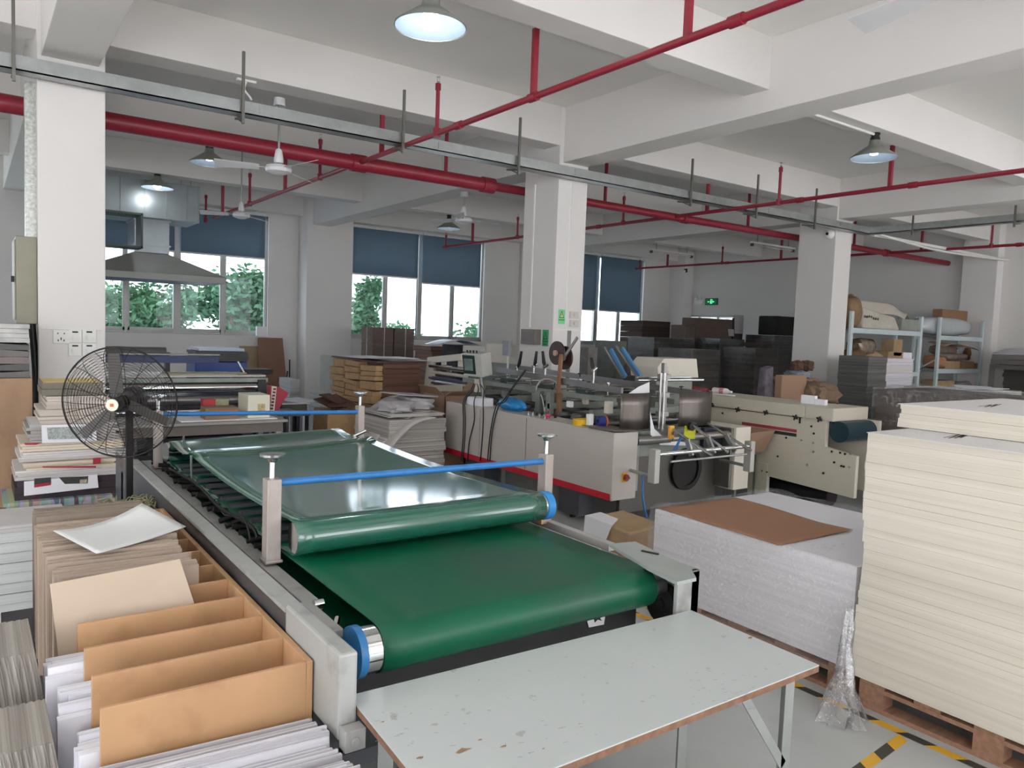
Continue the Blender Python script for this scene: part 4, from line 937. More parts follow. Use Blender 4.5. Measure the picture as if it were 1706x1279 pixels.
# stretch film
fl = film('stretch_film', .12, scale=24., dens=.28)
m = MB(); rnd = random.Random(21)
def shell(x0, x1, y0, y1, z0, z1, nz=14, nh=26, amp=.006):
    per = [(x1, y1), (x0, y1), (x0, y0), (x1, y0)]
    pts = []
    for (ax_, ay_), (bx_, by_) in zip(per, per[1:]):
        for k in range(nh): t_ = k/nh; pts.append((ax_+(bx_-ax_)*t_, ay_+(by_-ay_)*t_))
    pts.append(per[-1]); V = []
    for x, y in pts:
        V.append([m.bm.verts.new((x+rnd.uniform(-amp, amp), y+rnd.uniform(-amp, amp), z0+(z1-z0)*k/nz)) for k in range(nz+1)])
    for A, B in zip(V, V[1:]):
        for k in range(nz): m.bm.faces.new((A[k], B[k], B[k+1], A[k+1]))
shell(3.505, 4.74, 1.945, 3.345, .11, .668)
MB_film = m.build('stretch_wrap', fl, o, smooth=60)
# loose film rim lying over the far and right top edges
m = MB()
def rim(u, v): a = 3.51+1.22*u; return Vector((a, 3.34-.07*v+.01*math.sin(31*u), .668+.012*math.sin(u*17+v*3)+.004))
m.grid(rim, 30, 3)
def rim2(u, v): a = 3.34-1.38*u; return Vector((4.735-.09*v+.012*math.sin(29*u), a, .668+.012*math.sin(u*19+v*4)+.004))
m.grid(rim2, 30, 3); m.build('film_rim', fl, o, smooth=60)
# twisted film tail on the floor at the near corner
tl_ = []
m = MB(); K = 26
tailp = [(3.48, 1.97, .46, .035), (3.46, 1.96, .38, .05), (3.44, 1.96, .28, .055), (3.43, 1.95, .17, .075), (3.39, 1.94, .09, .11), (3.34, 1.92, .04, .16), (3.30, 1.90, .008, .20)]
V = []
for i, (x, y, z, r) in enumerate(tailp):
    V.append([m.bm.verts.new((x+math.cos(2*PI*k/K)*r*rnd.uniform(.6, 1.15)*.8, y-r*.2+math.sin(2*PI*k/K)*r*rnd.uniform(.6, 1.1)*.6, max(.004, z+rnd.uniform(-.012, .012)))) for k in range(K)])
for A, B in zip(V, V[1:]):
    for k in range(K): m.bm.faces.new((A[k], A[(k+1)%K], B[(k+1)%K], B[k]))
tag(m.build('film_tail', film('stretch_film_tail', .3, scale=45., dens=.6), smooth=60), 'crumpled tail of clear stretch film trailing on the floor between the two paper pallets', 'plastic film')
# brown sheet
g0 = onz(1095, 846, .66); g1 = onz(1296, 909, .66); g2 = onz(1420, 885, .66); g3 = onz(1225, 829, .66)
def bs(u, v):
    p = g0*(1-u)*(1-v)+g1*u*(1-v)+g2*u*v+g3*(1-u)*v
    return Vector((p.x, p.y, .6615+.001+.03*max(0, u-.75)*max(0, v-.3)*2+.004*math.sin(6*u)*v))
tag(MB().grid(bs, 16, 12).build('brown_sheet', mat('brown_wrapping_sheet', '#9b7258', .75, var=.06), smooth=60, solid=.0015), 'large brown sheet lying on the stretch wrapped white paper stack', 'sheet')
m = MB(); rnd = random.Random(4)
for i in range(46):
    v = onz(rnd.gauss(1372, 18), rnd.gauss(913, 5), .6583); l_ = rnd.uniform(.005, .02); a = rnd.uniform(0, 3)
    m.face([(v.x, v.y, v.z), (v.x+l_*math.cos(a), v.y+l_*math.sin(a), v.z), (v.x+l_*math.cos(a)+.002, v.y+l_*math.sin(a)+.002, v.z), (v.x+.002, v.y+.002, v.z)])
m.build('pencil_scribble', mat('green_scribble', '#9fb08e', .7), o)
# cream stack
crm = sheets('cream_paper_edges', '#dcd6c9', '#cbc5b6', 26., axis=2, c3='#b9b0a0', amt=.35)
pallet(3.50, 4.65, .75, 1.90, 'wooden pallet under the tall cream paper stack')
m = MB(); rnd = random.Random(8); n = 34; z = .14
for i in range(n):
    h = (1.326-.14)/n; dx = rnd.uniform(-.003, .003)-.008*math.sin(i*.35); dy = rnd.uniform(-.004, .004)+.01*math.sin(i*.22+1)
    m.hull8([(3.49+dx, .55, z), (4.64, .55, z), (4.64, 1.935+dy, z), (3.49+dx, 1.935+dy, z), (3.49+dx, .55, z+h*.985), (4.64, .55, z+h*.985), (4.64, 1.935+dy, z+h*.985), (3.49+dx, 1.935+dy, z+h*.985)]); z += h
o = tag(m.build('paper_stack', crm), 'tall cream paper stack on the right, nearest to the viewer', 'paper stack')
topG = mat('pale_grey_card', '#d9d8d8', .5, var=.03)
MB().box(3.485, 4.65, .55, 1.945, 1.3262, 1.3292).build('top_sheet', topG, o)
m = MB(); rnd = random.Random(8); n = 5; z = 1.332
for i in range(n):
    h = (1.447-1.332)/n; dx = rnd.uniform(-.008, .008)
    m.box(3.885+dx, 5.1, .75, 2.0+rnd.uniform(-.006, .006), z, z+h*.98); z += h
o2 = tag(m.build('paper_stack', crm), 'upper cream paper block set back on top of the tall cream stack', 'paper stack')
MB().box(3.88, 5.1, .75, 2.01, 1.4472, 1.4500).build('top_sheet', topG, o2)
def scrib(pts, z, parent, w_=.012):
    m = MB()
    V = [onz(px, py, z) for px, py in pts]
    for a, b in zip(V, V[1:]):
        d = (b-a).normalized(); n = Vector((-d.y, d.x, 0))*w_/2; m.face([a-n, b-n, b+n, a+n])
    m.build('marker_writing', mat('black_marker', '#222222'), parent)
scrib([(1572, 729), (1600, 723), (1580, 730), (1606, 724), (1590, 730), (1612, 723), (1600, 729), (1614, 724)], 1.3297, o, .007)
scrib([(1630, 677), (1652, 674), (1640, 678), (1662, 673), (1650, 678), (1668, 673)], 1.4505, o2, .008)
# floor marking tape
tapeY = mat('yellow_tape', '#d9a62e', .5, var=.1); tapeK = mat('black_tape', '#3b3a35', .5, var=.15)
def tape(a, b, n, label, w_=.05):
    t = thing('floor_tape', ((a[0]+b[0])/2, (a[1]+b[1])/2, .0005), label, 'floor tape', 'yellow and black floor tapes'); d = Vector((b[0]-a[0], b[1]-a[1], 0)); L_ = d.length; d.normalize(); nn = Vector((-d.y, d.x, 0))*w_/2
    for i in range(n):
        s0, s1 = L_*i/n, L_*(i+1)/n; sk = .035; base = Vector((a[0], a[1], .0012))
        P = [base+d*s0-nn, base+d*s1-nn, base+d*(s1+sk)+nn, base+d*(s0+sk)+nn]
        q = MB().face(P).build('yellow_stripe' if i % 2 == 0 else 'black_stripe', tapeY if i % 2 == 0 else tapeK, t)
    pass
tape((3.40, 3.6), (3.43, .5), 24, 'yellow and black floor tape running along the paper pallets')
tape((3.40, 1.62), (1.9, 1.50), 12, 'yellow and black floor tape branching towards the bottom of the picture')
# brown box on the floor behind the press
t = thing('taped_box', (4.1, 4.2, 0), 'battered taped brown box with a white paper corner, behind the green belt', 'box')
a = onz(985, 858, .30); b_ = onz(1072, 888, .30)
m = MB(); m.hull8([(4.0, 4.0, 0), (4.38, 4.02, 0), (4.4, 4.5, 0), (4.02, 4.5, 0), (4.01, 4.01, .27), (4.37, 4.03, .30), (4.38, 4.48, .31), (4.03, 4.49, .29)]); m.build('box_body', mat('worn_kraft_box', '#b09472', .55, var=.12, scale=5.), t, bevel=.015)
m = MB(); m.hull8([(3.99, 4.30, .05), (4.01, 4.30, .05), (4.01, 4.52, .05), (3.99, 4.52, .05), (3.998, 4.2, .288), (4.14, 4.28, .305), (4.15, 4.5, .31), (3.998, 4.515, .296)]); m.build('paper_patch', paperM, t)
# ================================================================ folder gluer with beige side cabinets
GX, GY0, GY1, GZ0, GZ1 = 4.53, 4.78, 7.64, .30, .90
g = thing('folder_gluer', (5.4, 6.8, 0), 'long beige folder gluing machine with red striped side cabinet and steel rails', 'machine')
cab = MB().box(GX, GX+.29, GY0, GY1, GZ0, GZ1).build('side_cabinet', mat('beige_cabinet_enamel', '#bdb6af', .38, var=.02, scale=3.), g, bevel=.008)
MB().box(GX-.003, GX, GY0+.02, GY1-.002, GZ0+.001, GZ0+.06).build('red_stripe', mat('red_stripe_paint', '#c01f33', .4, var=.04), cab)
MB().box(GX-.002, GX, 6.05, 6.055, GZ0+.07, GZ1-.02).box(GX-.002, GX, 6.9, 6.904, GZ0+.07, GZ1-.02).build('panel_seam', darkP, cab)
MB().box(GX+.08, GX+.27, 5.3, 5.6, .04, GZ0).build('cabinet_foot', darkP, g)
MB().box(GX+.08, GX+.27, 6.9, 7.3, .04, GZ0).build('cabinet_foot', darkP, g)
for y in (5.45, 7.1): MB().cyl((GX+.14, y, 0), (GX+.14, y, .04), .03, 12).build('levelling_foot', ironM, g)
p = ony(1040, 795, GY0)
sw = MB().box(p.x-.03, p.x+.03, GY0-.012, GY0, p.z-.04, p.z+.04).build('isolator_switch', mat('yellow_plate', '#e0a81e', .4), cab, bevel=.002)
MB().cyl((p.x+.005, GY0-.012, p.z), (p.x+.005, GY0-.03, p.z), .03, 22).obox((p.x+.005, GY0-.036, p.z), (.05, .014, .014), Matrix.Identity(3)).build('switch_knob', mat('dark_red_knob', '#7c1f1c', .35), sw, smooth=40)
MB().obox((4.66, 4.95, GZ1+.014), (.36, .42, .006), Matrix.Rotation(math.radians(3), 3, 'Y')).build('top_plate', mat('taupe_plate', '#7d736d', .45, .5, var=.08), g, bevel=.002)
MB().box(GX+.03, GX+.26, GY0+.1, 5.1, GZ1, GZ1+.01).build('plate_spacer', greyP, g)
# control buttons
bt = [(882, 690, 'black'), (893, 692, 'chrome'), (898, 690, 'black'), (905, 694, 'chrome')]
for px, py, k in ((880, 690, 'chrome'), (888, 690, 'chrome'), (894, 692, 'black'), (899, 695, 'chrome'), (903, 692, 'black'), (908, 697, 'chrome'), (925, 696, 'black')):
    v = onz(px, py, GZ1)
    if GX < v.x < GX+.3: MB().cyl((v.x, v.y, GZ1), (v.x, v.y, GZ1+.028), .013, 14).build('push_button', blackM if k == 'black' else chrome, g, smooth=40)
v = onz(913, 697, GZ1); MB().cyl((v.x, v.y, GZ1), (v.x, v.y, GZ1+.02), .014, 14).lathe([(0, .05), (.026, .045), (.03, .03), (.02, .02)], (v.x, v.y, GZ1), n=18).build('emergency_button', mat('pink_red_button', '#c8355a', .4), g, smooth=40)
# machine bed: rails, cross beams, rollers, legs
railM = mat('rail_steel', '#8e8b8a', .35, .75, var=.12, scale=6.)
dimM = mat('dim_green_grey_steel', '#8a8f88', .45, .5, var=.15, scale=6.)
cab2 = MB().box(6.2, 6.43, 4.80, 7.9, .24, .87).build('far_cabinet', creamP, g, bevel=.006)
MB().box(6.16, 6.199, 4.83, 7.8, .26, .86).build('far_cabinet_side', brushed, cab2)
for i, (x, z, y0, y1, w_, h_) in enumerate(((5.0, 1.27, 5.2, 7.3, .03, .06), (5.82, 1.25, 4.95, 8.0, .035, .06), (5.0, 1.12, 5.3, 8.0, .06, .05), (5.75, 1.10, 5.2, 8.1, .06, .05), (5.4, 1.08, 5.4, 8.2, .04, .04))):
    MB().bar((x, y0, z-.05*(i < 2)), (x, y1, z+.02*(i < 2)), w_, h_).build('guide_rail', railM if i < 2 else dimM, g, bevel=.002)
for y in (5.45, 6.1, 6.9, 7.7): MB().box(4.84, 6.2, y-.025, y+.025, .96, 1.02).build('cross_beam', dimM, g, bevel=.003)
for y in (5.5, 6.15, 6.95, 7.75):
    for x in (4.88, 6.15): MB().box(x-.03, x+.03, y-.03, y+.03, 0, .97).build('leg', greyP, g)
for y in (6.12, 6.3): MB().box(4.84, 4.90, y-.035, y+.035, .9, 1.13).build('upright_block', dimM, g, bevel=.003)
m = MB(); rnd = random.Random(12)
for i in range(26):
    y = 5.3+i*.1; x = 5.0+rnd.choice([0, .38, .75]); MB
for i, y in enumerate([5.35+.22*k for k in range(12)]):
    MB().cyl((4.9, y, .90), (6.15, y, .90), .028, 14).build('transport_roller', railM, g, smooth=40)
for x in (5.06, 5.4, 5.76): MB().box(x-.03, x+.03, 5.2, 8.1, .932, .945).build('transport_belt', mat('dark_belt', '#2e3431', .5), g)
MB().box(5.28, 5.62, 5.42, 5.95, .62, .86).build('bearing_box', mat('blue_black_casting', '#252c38', .4, .3, var=.3, scale=20.), g, bevel=.006)
for i in range(5):
    y = 5.5+.1*i; MB().cyl((5.275, y, .74), (5.262, y, .74), .028, 16).build('bearing', chrome, g, smooth=40)
for x, y, z in ((5.02, 6.4, 1.14), (5.02, 7.1, 1.15), (5.03, 5.75, 1.14), (5.76, 5.9, 1.12), (5.76, 6.6, 1.13), (5.4, 6.2, 1.1)):
    MB().box(x-.05, x+.05, y-.08, y+.08, z, z+.05).build('slider_block', mat('green_black_block', '#27362f', .4), g, bevel=.004)
rnd = random.Random(44)
for i in range(9):
    y = 5.35+i*.27; z = 1.16+.02*(i % 3)
    MB().cyl((4.92, y, z), (5.88, y+.01, z), .008, 8).build('cross_rod', chrome if i % 2 else railM, g, smooth=40)
for i in range(14):
    y = 5.3+i*.19; x = [4.93, 5.3, 5.62][i % 3]; w_ = rnd.uniform(.02, .05); h_ = rnd.uniform(.06, .16)
    MB().box(x-w_, x+w_, y-.03, y+.03, 1.0, 1.0+h_).build('bracket_block', [creamP, railM, dimM, whiteM][i % 4], g, bevel=.004)
for i in range(5):
    y = 5.5+i*.42; MB().cyl((5.1, y, 1.14), (5.1, y, 1.26), .01, 8).cyl((5.1, y, 1.26), (5.1, y, 1.275), .02, 12).build('clamp_screw', chrome, g, smooth=40)
v = ony(997, 707, 5.05)
MB().box(v.x-.025, v.x+.03, 5.15, 5.19, .86, 1.02).build('white_bracket', whiteM, g, bevel=.004)
# black handled toggle clamps on the rails
for px, py, px2, py2 in ((861, 632, 869, 585), (889, 628, 894, 585), (908, 630, 904, 585), (989, 632, 985, 596)):
    b = onx(px, py, 5.0); q = onx(px2, py2, 5.0); mid = b.lerp(q, .4)
    MB().cyl((5.0, b.y, 1.25), (5.0, b.y, mid.z), .012, 10).cyl((4.98, b.y, mid.z), (5.03, b.y, mid.z+.03), .016, 10).build('clamp_stem', chrome, g, smooth=40)
    MB().tube([Vector((5.0, b.y, mid.z)), Vector((5.0, (b.y+q.y)/2, mid.z+.05)), Vector((5.0, q.y, q.z))], [.01, .02, .014], 10).build('clamp_handle', blackM, g, smooth=60)
for px, py in ((966, 628), (981, 642), (1135, 650)):
    v = onx(px, py, 5.0 if px < 1100 else 5.8)
    MB().cyl((v.x, v.y, v.z), (v.x, v.y, v.z+.035), .006, 8).lathe([(0, .045), (.022, .04), (.022, .03), (0, .028)], v, n=12).build('star_knob', blackM, g, smooth=40)
# wooden arm with two tape reels
a0 = onx(932, 690, 5.0); a1 = onx(940, 590, 5.0)
MB().bar((4.96, a0.y, .95), (4.96, a1.y, a1.z), .045, .02, up=(1, 0, 0)).build('reel_arm', mat('worn_wood_arm', '#8a6248', .6, var=.2), g)
MB().box(4.93, 4.97, a0.y-.08, a0.y+.1, .86, 1.12).build('arm_plate', mat('brown_plate', '#7c6048', .6, var=.15), g, bevel=.004)
MB().bar((4.98, a1.y, a1.z-.06), onx(962, 562, 5.0), .03, .012, up=(1, 0, 0)).build('upper_arm', railM, g)
reelM = mat('dark_brown_reel', '#3a2724', .45, var=.15)
for px, py in ((928, 588), (941, 596)):
    v = onx(px, py, 5.03 if px < 935 else 5.12)
    MB().cyl((v.x-.01, v.y, v.z), (v.x+.01, v.y, v.z), .125, 36).build('tape_reel', reelM, g, smooth=40)
    MB().cyl((v.x-.03, v.y, v.z), (v.x-.01, v.y, v.z), .03, 16).obox((v.x-.03, v.y, v.z), (.01, .05, .045), Matrix.Identity(3)).build('reel_hub', mat('reel_label', '#b89c82', .6, var=.2), g, smooth=40)
# hose loop
MB().tube(catmull([onx(908, 690, 4.86), onx(904, 665, 4.86), onx(898, 652, 4.86)]), .008, 8).build('gooseneck', steel, g, smooth=60)
MB().tube(catmull([onx(907, 678, 4.9), onx(895, 668, 4.9), onx(894, 645, 4.9), onx(905, 632, 4.95), onx(925, 635, 4.98), onx(936, 655, 5.0)]), .008, 8).build('hose', mat('grey_hose', '#a3a49c', .5), g, smooth=60)
# HMI panel on an arm
hc = onx(795, 606, 4.62)
Rm = Matrix.Rotation(math.radians(12), 3, 'Z') @ Matrix.Rotation(math.radians(-10), 3, 'Y')
hm = MB().obox(hc, (.16, .30, .26), Rm).build('control_box', mat('control_box_grey', '#b4b4ae', .45, var=.02), g, bevel=.006)
MB().obox(hc+Rm @ Vector((-.083, .045, .005)), (.008, .19, .21), Rm).build('control_bezel', mat('dark_green_bezel', '#23332d', .4), hm)
MB().obox(hc+Rm @ Vector((-.088, .05, .005)), (.003, .135, .135), Rm).build('control_screen', mat('screen_glass', '#6f7f7b', .12, var=.3, scale=14.), hm)
for k in range(4): MB().obox(hc+Rm @ Vector((-.04, .1-.05*k, .145)), (.012, .012, .03), Rm).build('toggle_switch', blackM, hm)
MB().cyl((hc.x+.05, hc.y, hc.z-.13), (hc.x+.12, hc.y, .9), .022, 12).build('panel_arm', steel, g, smooth=40)
for i, (px0, px1, px2, px3, x) in enumerate(((790, 784, 772, 771, 4.52), (792, 788, 775, 774, 4.518), (795, 797, 790, 782, 4.516), (800, 806, 805, 803, 4.52), (850, 826, 817, 812, 4.515), (852, 830, 820, 816, 4.512))):
    if i < 4: P = [Vector((4.60, onx(px0, 626, 4.6).y, 1.14)), onx(px1, 650, 4.56), onx(px2, 668, x), onx(px2, 700, x), onx(px3, 735, x), onx(px3-3, 768, x)]
    else: P = [onx(px0+25, 616, 4.8), onx(px0, 650, 4.7), onx(px1+12, 668, 4.56), onx(px1, 678, x), onx(px2, 720, x), onx(px3, 768, x)]
    MB().tube(catmull(P), .006, 6).build('cable', blackM, g, smooth=60)
# far delivery end in cream paint (open frame)
cx = 5.2
P_ = [onx(px, py, cx) for px, py in ((705, 652), (712, 595), (768, 589), (768, 600), (722, 604), (716, 642), (770, 640), (770, 652))]
m = MB(); m.prism([(v.y, v.z) for v in P_], 'x', cx, cx+.06); m.build('end_frame', creamP, g, bevel=.003)
dl = onx(705, 652, cx).y; dn = onx(768, 652, cx).y
for k, (py, r) in enumerate(((612, .03), (622, .022), (632, .026), (640, .018))):
    q = onx(740, py, cx+.03); MB().cyl((cx+.02, dl-.15, q.z), (cx+.02, dn-.1, q.z), r, 12).build('delivery_roller', [chrome, creamP, mat('violet_belt', '#5b5470', .5), railM][k], g, smooth=40)
for k in range(6):
    y = dn+(dl-dn)*(k+.6)/7; MB().box(cx+.02, cx+.05, y-.05, y+.05, 1.25-.05*(k % 3), 1.33-.05*(k % 3)).build('bracket_block', [creamP, ironM, railM][k % 3], g, bevel=.004)
for y in (dn, dl): MB().box(cx+.1, cx+.16, y-.03, y+.03, 0, 1.0).build('leg', creamP, g)
MB().box(cx+.06, 6.2, dn-.1, dl, .95, 1.0).build('delivery_table', dimM, g)
MB().box(cx+.3, cx+.34, dn+.0, dl+.1, .95, 1.02).build('delivery_side', dimM, g)
# cream cover housings at the far side of the machine
q0 = onx(775, 572, 6.0); q1 = onx(833, 575, 6.0)
a = onx(771, 575, 6.1); b_ = onx(850, 600, 6.1)
MB().box(6.1, 6.5, onx(808, 580, 6.1).y, a.y, 1.40, a.z).build('cover_housing', mat('pale_cover', '#c6c2b8', .45), g, bevel=.008)
MB().box(6.12, 6.45, 8.0, onx(808, 580, 6.1).y, 1.28, 1.55).build('cover_housing', creamP, g, bevel=.008)
MB().box(6.15, 6.42, 8.1, a.y-.1, .0, 1.40).build('cover_stand', dimM, g)
v = onx(845, 580, 5.9)
MB().obox(v, (.05, .26, .2), rotz(-.3)).build('second_control_box', mat('blue_grey_box', '#8f9296', .45), g, bevel=.004)
MB().cyl((v.x+.02, v.y, v.z-.1), (v.x+.02, v.y, 1.0), .016, 10).build('box_post', whiteM, g, smooth=40)
# near feeder: guide plates, uprights, rods
for x0, x1 in ((4.70, 5.07), (5.46, 5.92)):
    m = MB(); K = 10
    m.grid(lambda u, v, x0=x0, x1=x1: (x0+(x1-x0)*u, 4.90-.035*math.sin(PI*u), .90+.33*v), 10, 3)
    m.build('guide_plate', mat('dull_guide_plate', '#6b645f', .33, .8, var=.2, scale=3., stretch=(9, 1, .6)), g, smooth=60, solid=.006)
P4 = [ony(px, py, 4.93) for px, py in ((1046, 656), (1082, 661), (1082, 636), (1064, 644))]
MB().face(P4).build('feed_sheet', mat('white_feed_sheet', '#e2e2e4', .5, var=.02), g, solid=.002)
MB().face([ony(px, py, 4.84) for px, py in ((1083, 686), (1090, 714), (1108, 731), (1142, 737), (1142, 742), (1100, 741), (1084, 724))]).build('feed_sheet', mat('white_feed_sheet', '#e2e2e4'), g, solid=.002)
for x, y, z1 in ((5.28, 4.95, 1.50), (5.34, 4.98, 1.46)):
    MB().box(x-.014, x+.014, y-.02, y+.02, .86, z1).build('feeder_upright', railM, g, bevel=.002)
for x, z in ((5.3, 1.37), (5.3, 1.2), (5.3, 1.02)):
    MB().box(x-.05, x+.06, 4.93, 5.0, z-.025, z+.025).build('upright_clamp', railM, g, bevel=.004)
for px, py in ((1083, 612), (1089, 612)):
    v = onx(px, py, 5.0); MB().cyl((5.15, v.y, .9), (5.15, v.y, v.z-.05), .012, 10).build('guide_post', chrome, g, smooth=40)
zz = onx(1110, 633, 5.4).z
MB().cyl((5.05, 5.05, zz), (5.9, 5.0, zz), .012, 12).build('chrome_cross_rod', chrome, g, smooth=40)
MB().cyl((5.1, 5.12, zz+.02), (5.8, 5.08, zz+.02), .01, 12).build('chrome_cross_rod', chrome, g, smooth=40)
for x, ya, yb in ((5.2, 4.78, 4.28), (5.5, 4.75, 4.35), (5.8, 4.83, 4.33)):
    MB().cyl((x, ya, .925), (x+.02, yb, .735), .0135, 12).build('feed_rod', chrome, g, smooth=40)
    MB().bar((x, (ya+yb)/2+.02, .84), (x+.01, 4.5, .70), .05, .022, up=(1, 0, 0)).build('rod_bracket', steel, g, bevel=.003)
MB().cyl((4.76, 4.5, .74), (5.99, 4.48, .745), .02, 16).build('front_cross_bar', chrome, g, smooth=40)
MB().cyl((4.9, 4.46, .675), (5.9, 4.44, .68), .01, 12).build('front_cross_rod', steel, g, smooth=40)
for x in (4.73, 6.01): MB().box(x-.03, x+.03, 4.45, 4.53, .50, .79).build('end_block', mat('pale_grey_casting', '#b5b4ac', .4, .3), g, bevel=.004)
for x in (4.74, 6.0): MB().cyl((x, 4.5, .55), (x, 4.82, .56), .016, 12).build('block_arm', steel, g, smooth=40)
MB().cyl((4.83, 4.86, .80), (5.3, 4.86, .80), .042, 22).build('feed_drum', railM, g, smooth=40)
MB().cyl((5.32, 4.86, .80), (6.15, 4.86, .80), .036, 22).build('feed_drum', brushed, g, smooth=40)
MB().cyl((4.82, 4.86, .80), (4.86, 4.86, .80), .055, 22).build('drum_bearing', ironM, g, smooth=40)
MB().box(4.84, 4.90, 4.84, 4.9, .35, .78).build('feeder_stand', greyP, g)
MB().box(4.86, 6.18, 5.0, 5.3, .62, .86).build('feeder_table', dimM, g, bevel=.004)
MB().box(4.86, 6.19, 5.02, 5.06, .1, .62).build('front_shield', mat('dark_shield', '#55534f', .35, .4), g)
MB().lathe([(.0, 0), (.17, 0), (.17, .012), (.2, .012), (.2, 0), (.21, -.01), (.21, .018), (.165, .018)], (5.72, 5.0, .46), (0, -1, 0), 44).build('drive_pulley', ironM, g, smooth=40)
MB().box(5.9, 6.15, 4.95, 5.3, .62, .86).build('motor_block', mat('blue_black_casting', '#252c38'), g, bevel=.01)
yl = ony(1121, 720, 4.72)
MB().box(yl.x-.03, yl.x+.03, 4.73, 4.75, yl.z-.06, yl.z+.06).cyl((yl.x, 4.73, yl.z-.01), (yl.x, 4.722, yl.z-.01), .025, 18).build('orange_sensor', mat('orange_yellow_plate', '#e0a22a', .4), g, smooth=40)
MB().cyl((yl.x, 4.722, yl.z-.01), (yl.x, 4.716, yl.z-.01), .016, 18).build('sensor_lens', mat('blue_lens', '#2c3564', .3), g, smooth=40)
yp = ony(1149, 720, 4.80)
MB().obox(yp, (.15, .006, .12), Matrix.Rotation(.08, 3, 'Y')).build('lime_plate', mat('lime_yellow', '#c8cc1e', .4), g)
MB().cyl((yp.x-.02, 4.78, yp.z+.06), (yp.x-.02, 4.75, yp.z+.06), .04, 20).tube(catmull([(yp.x-.02, 4.77, yp.z+.09), (yp.x+.03, 4.76, yp.z+.08), (yp.x+.07, 4.77, yp.z+.0)]), .01, 8).build('black_knob', blackM, g, smooth=50)
bh = [(1135, 712), (1128, 735), (1122, 752)]
MB().tube(catmull([ony(1137, 722, 4.7), ony(1128, 742, 4.62), ony(1122, 752, 4.6)]), .012, 8).build('blue_hose', blueP, g, smooth=60)
MB().tube(catmull([(4.72, 4.6, .55), (4.70, 4.58, .40), (4.72, 4.56, .25), (4.78, 4.55, .08), (4.70, 4.5, .02), (4.5, 4.5, .015), (4.4, 4.62, .015), (4.5, 4.85, .02)]), .009, 8).build('blue_hose', blueP, g, smooth=60)
# pads and cover on the far side
for i, (p0_, p1_) in enumerate((((1017, 582), (1042, 628)), ((1036, 580), (1068, 630)))):
    a = onx(*p0_, 5.7); b_ = onx(*p1_, 5.7)
    MB().bar(a, b_, .05, .03, up=(1, 0, 0)).build('blue_pad_bar', mat('blue_pad', '#4f86b4', .5, var=.1), g, bevel=.004)
    a2 = onx(p0_[0]-9, p0_[1]-4, 5.66); b2 = onx(p1_[0]-5, p1_[1], 5.66)
    MB().bar(a2, b2, .02, .02, up=(1, 0, 0)).build('pad_lever', railM, g)
a = onx(1055, 594, 6.3); b_ = onx(1112, 600, 6.3)
hy0 = onx(1098, 610, 6.28).y; hy1 = onx(1052, 600, 6.28).y
MB().prism([(6.28, 1.28), (6.26, 1.40), (6.36, 1.50), (6.9, 1.50), (6.95, 1.28)], 'y', hy0, hy1).build('cream_cover', creamP, g, bevel=.006)
MB().box(6.3, 6.9, hy0+.05, hy1-.05, .87, 1.28).build('cover_pedestal', dimM, g)
# things lying on the gluer
v = onz(808, 690, GZ1)
v = onx(790, 668, GX+.1)
t = tag(MB().box(GX+.04, GX+.2, 6.95, 7.25, GZ1+.001, GZ1+.09).build('white_box', paperM, bevel=.003), 'small white box behind the cables on the beige side cabinet', 'box')
m = MB(); rnd = random.Random(3); c = Vector((GX+.18, 6.56, GZ1+.06))
bmesh.ops.create_icosphere(m.bm, subdivisions=3, radius=1)
for vv in m.bm.verts:
    n_ = vv.co.copy(); vv.co = c+Vector((n_.x*.09, n_.y*.22, n_.z*.072))*(1+.1*math.sin(n_.x*9+n_.y*7)+.08*math.sin(n_.z*13))
    vv.co.z = max(vv.co.z, GZ1+.002)
tag(m.build('plastic_bag', mat('blue_plastic_bag', '#2a84c6', .25, var=.25, scale=9.), smooth=60), 'crumpled bright blue plastic bag on the beige side cabinet', 'plastic bag')
v = onz(957, 709, GZ1); vx = min(max(v.x, GX+.06), GX+.2)
tag(MB().lathe([(.045, 0), (.078, 0), (.078, .06), (.045, .06), (.045, 0)], (vx, v.y, GZ1+.001), n=30).build('tape_roll', mat('yellow_packing_tape', '#e0b42a', .2), smooth=40), 'shiny yellow roll of packing tape on the beige side cabinet', 'tape roll')
v = onz(973, 708, GZ1)
t = thing('tape_roll', (vx+.04, v.y-.02, GZ1+.001), 'dark blue and orange roll beside the yellow packing tape', 'tape roll')
MB().lathe([(.022, 0), (.05, 0), (.05, .07), (.022, .07), (.022, 0)], (vx+.06, v.y-.16, GZ1+.052), (1, -.3, 0), n=26).build('roll_body', mat('navy_roll', '#25347e', .35), t, smooth=40)
MB().lathe([(.03, .071), (.053, .071), (.053, .085), (.03, .085), (.03, .071)], (vx+.06, v.y-.16, GZ1+.052), (1, -.3, 0), n=26).build('orange_band', mat('orange_band', '#df6b2b', .35), t, smooth=40)
v = onz(1010, 711, GZ1+.02)
tag(MB().cyl((GX+.1, 5.28, GZ1+.012), (GX+.22, 5.2, GZ1+.012), .009, 8).cyl((GX+.22, 5.2, GZ1+.012), (GX+.28, 5.16, GZ1+.012), .005, 8).build('screwdriver', blackM), 'small black screwdriver lying on the end of the beige side cabinet', 'tool')
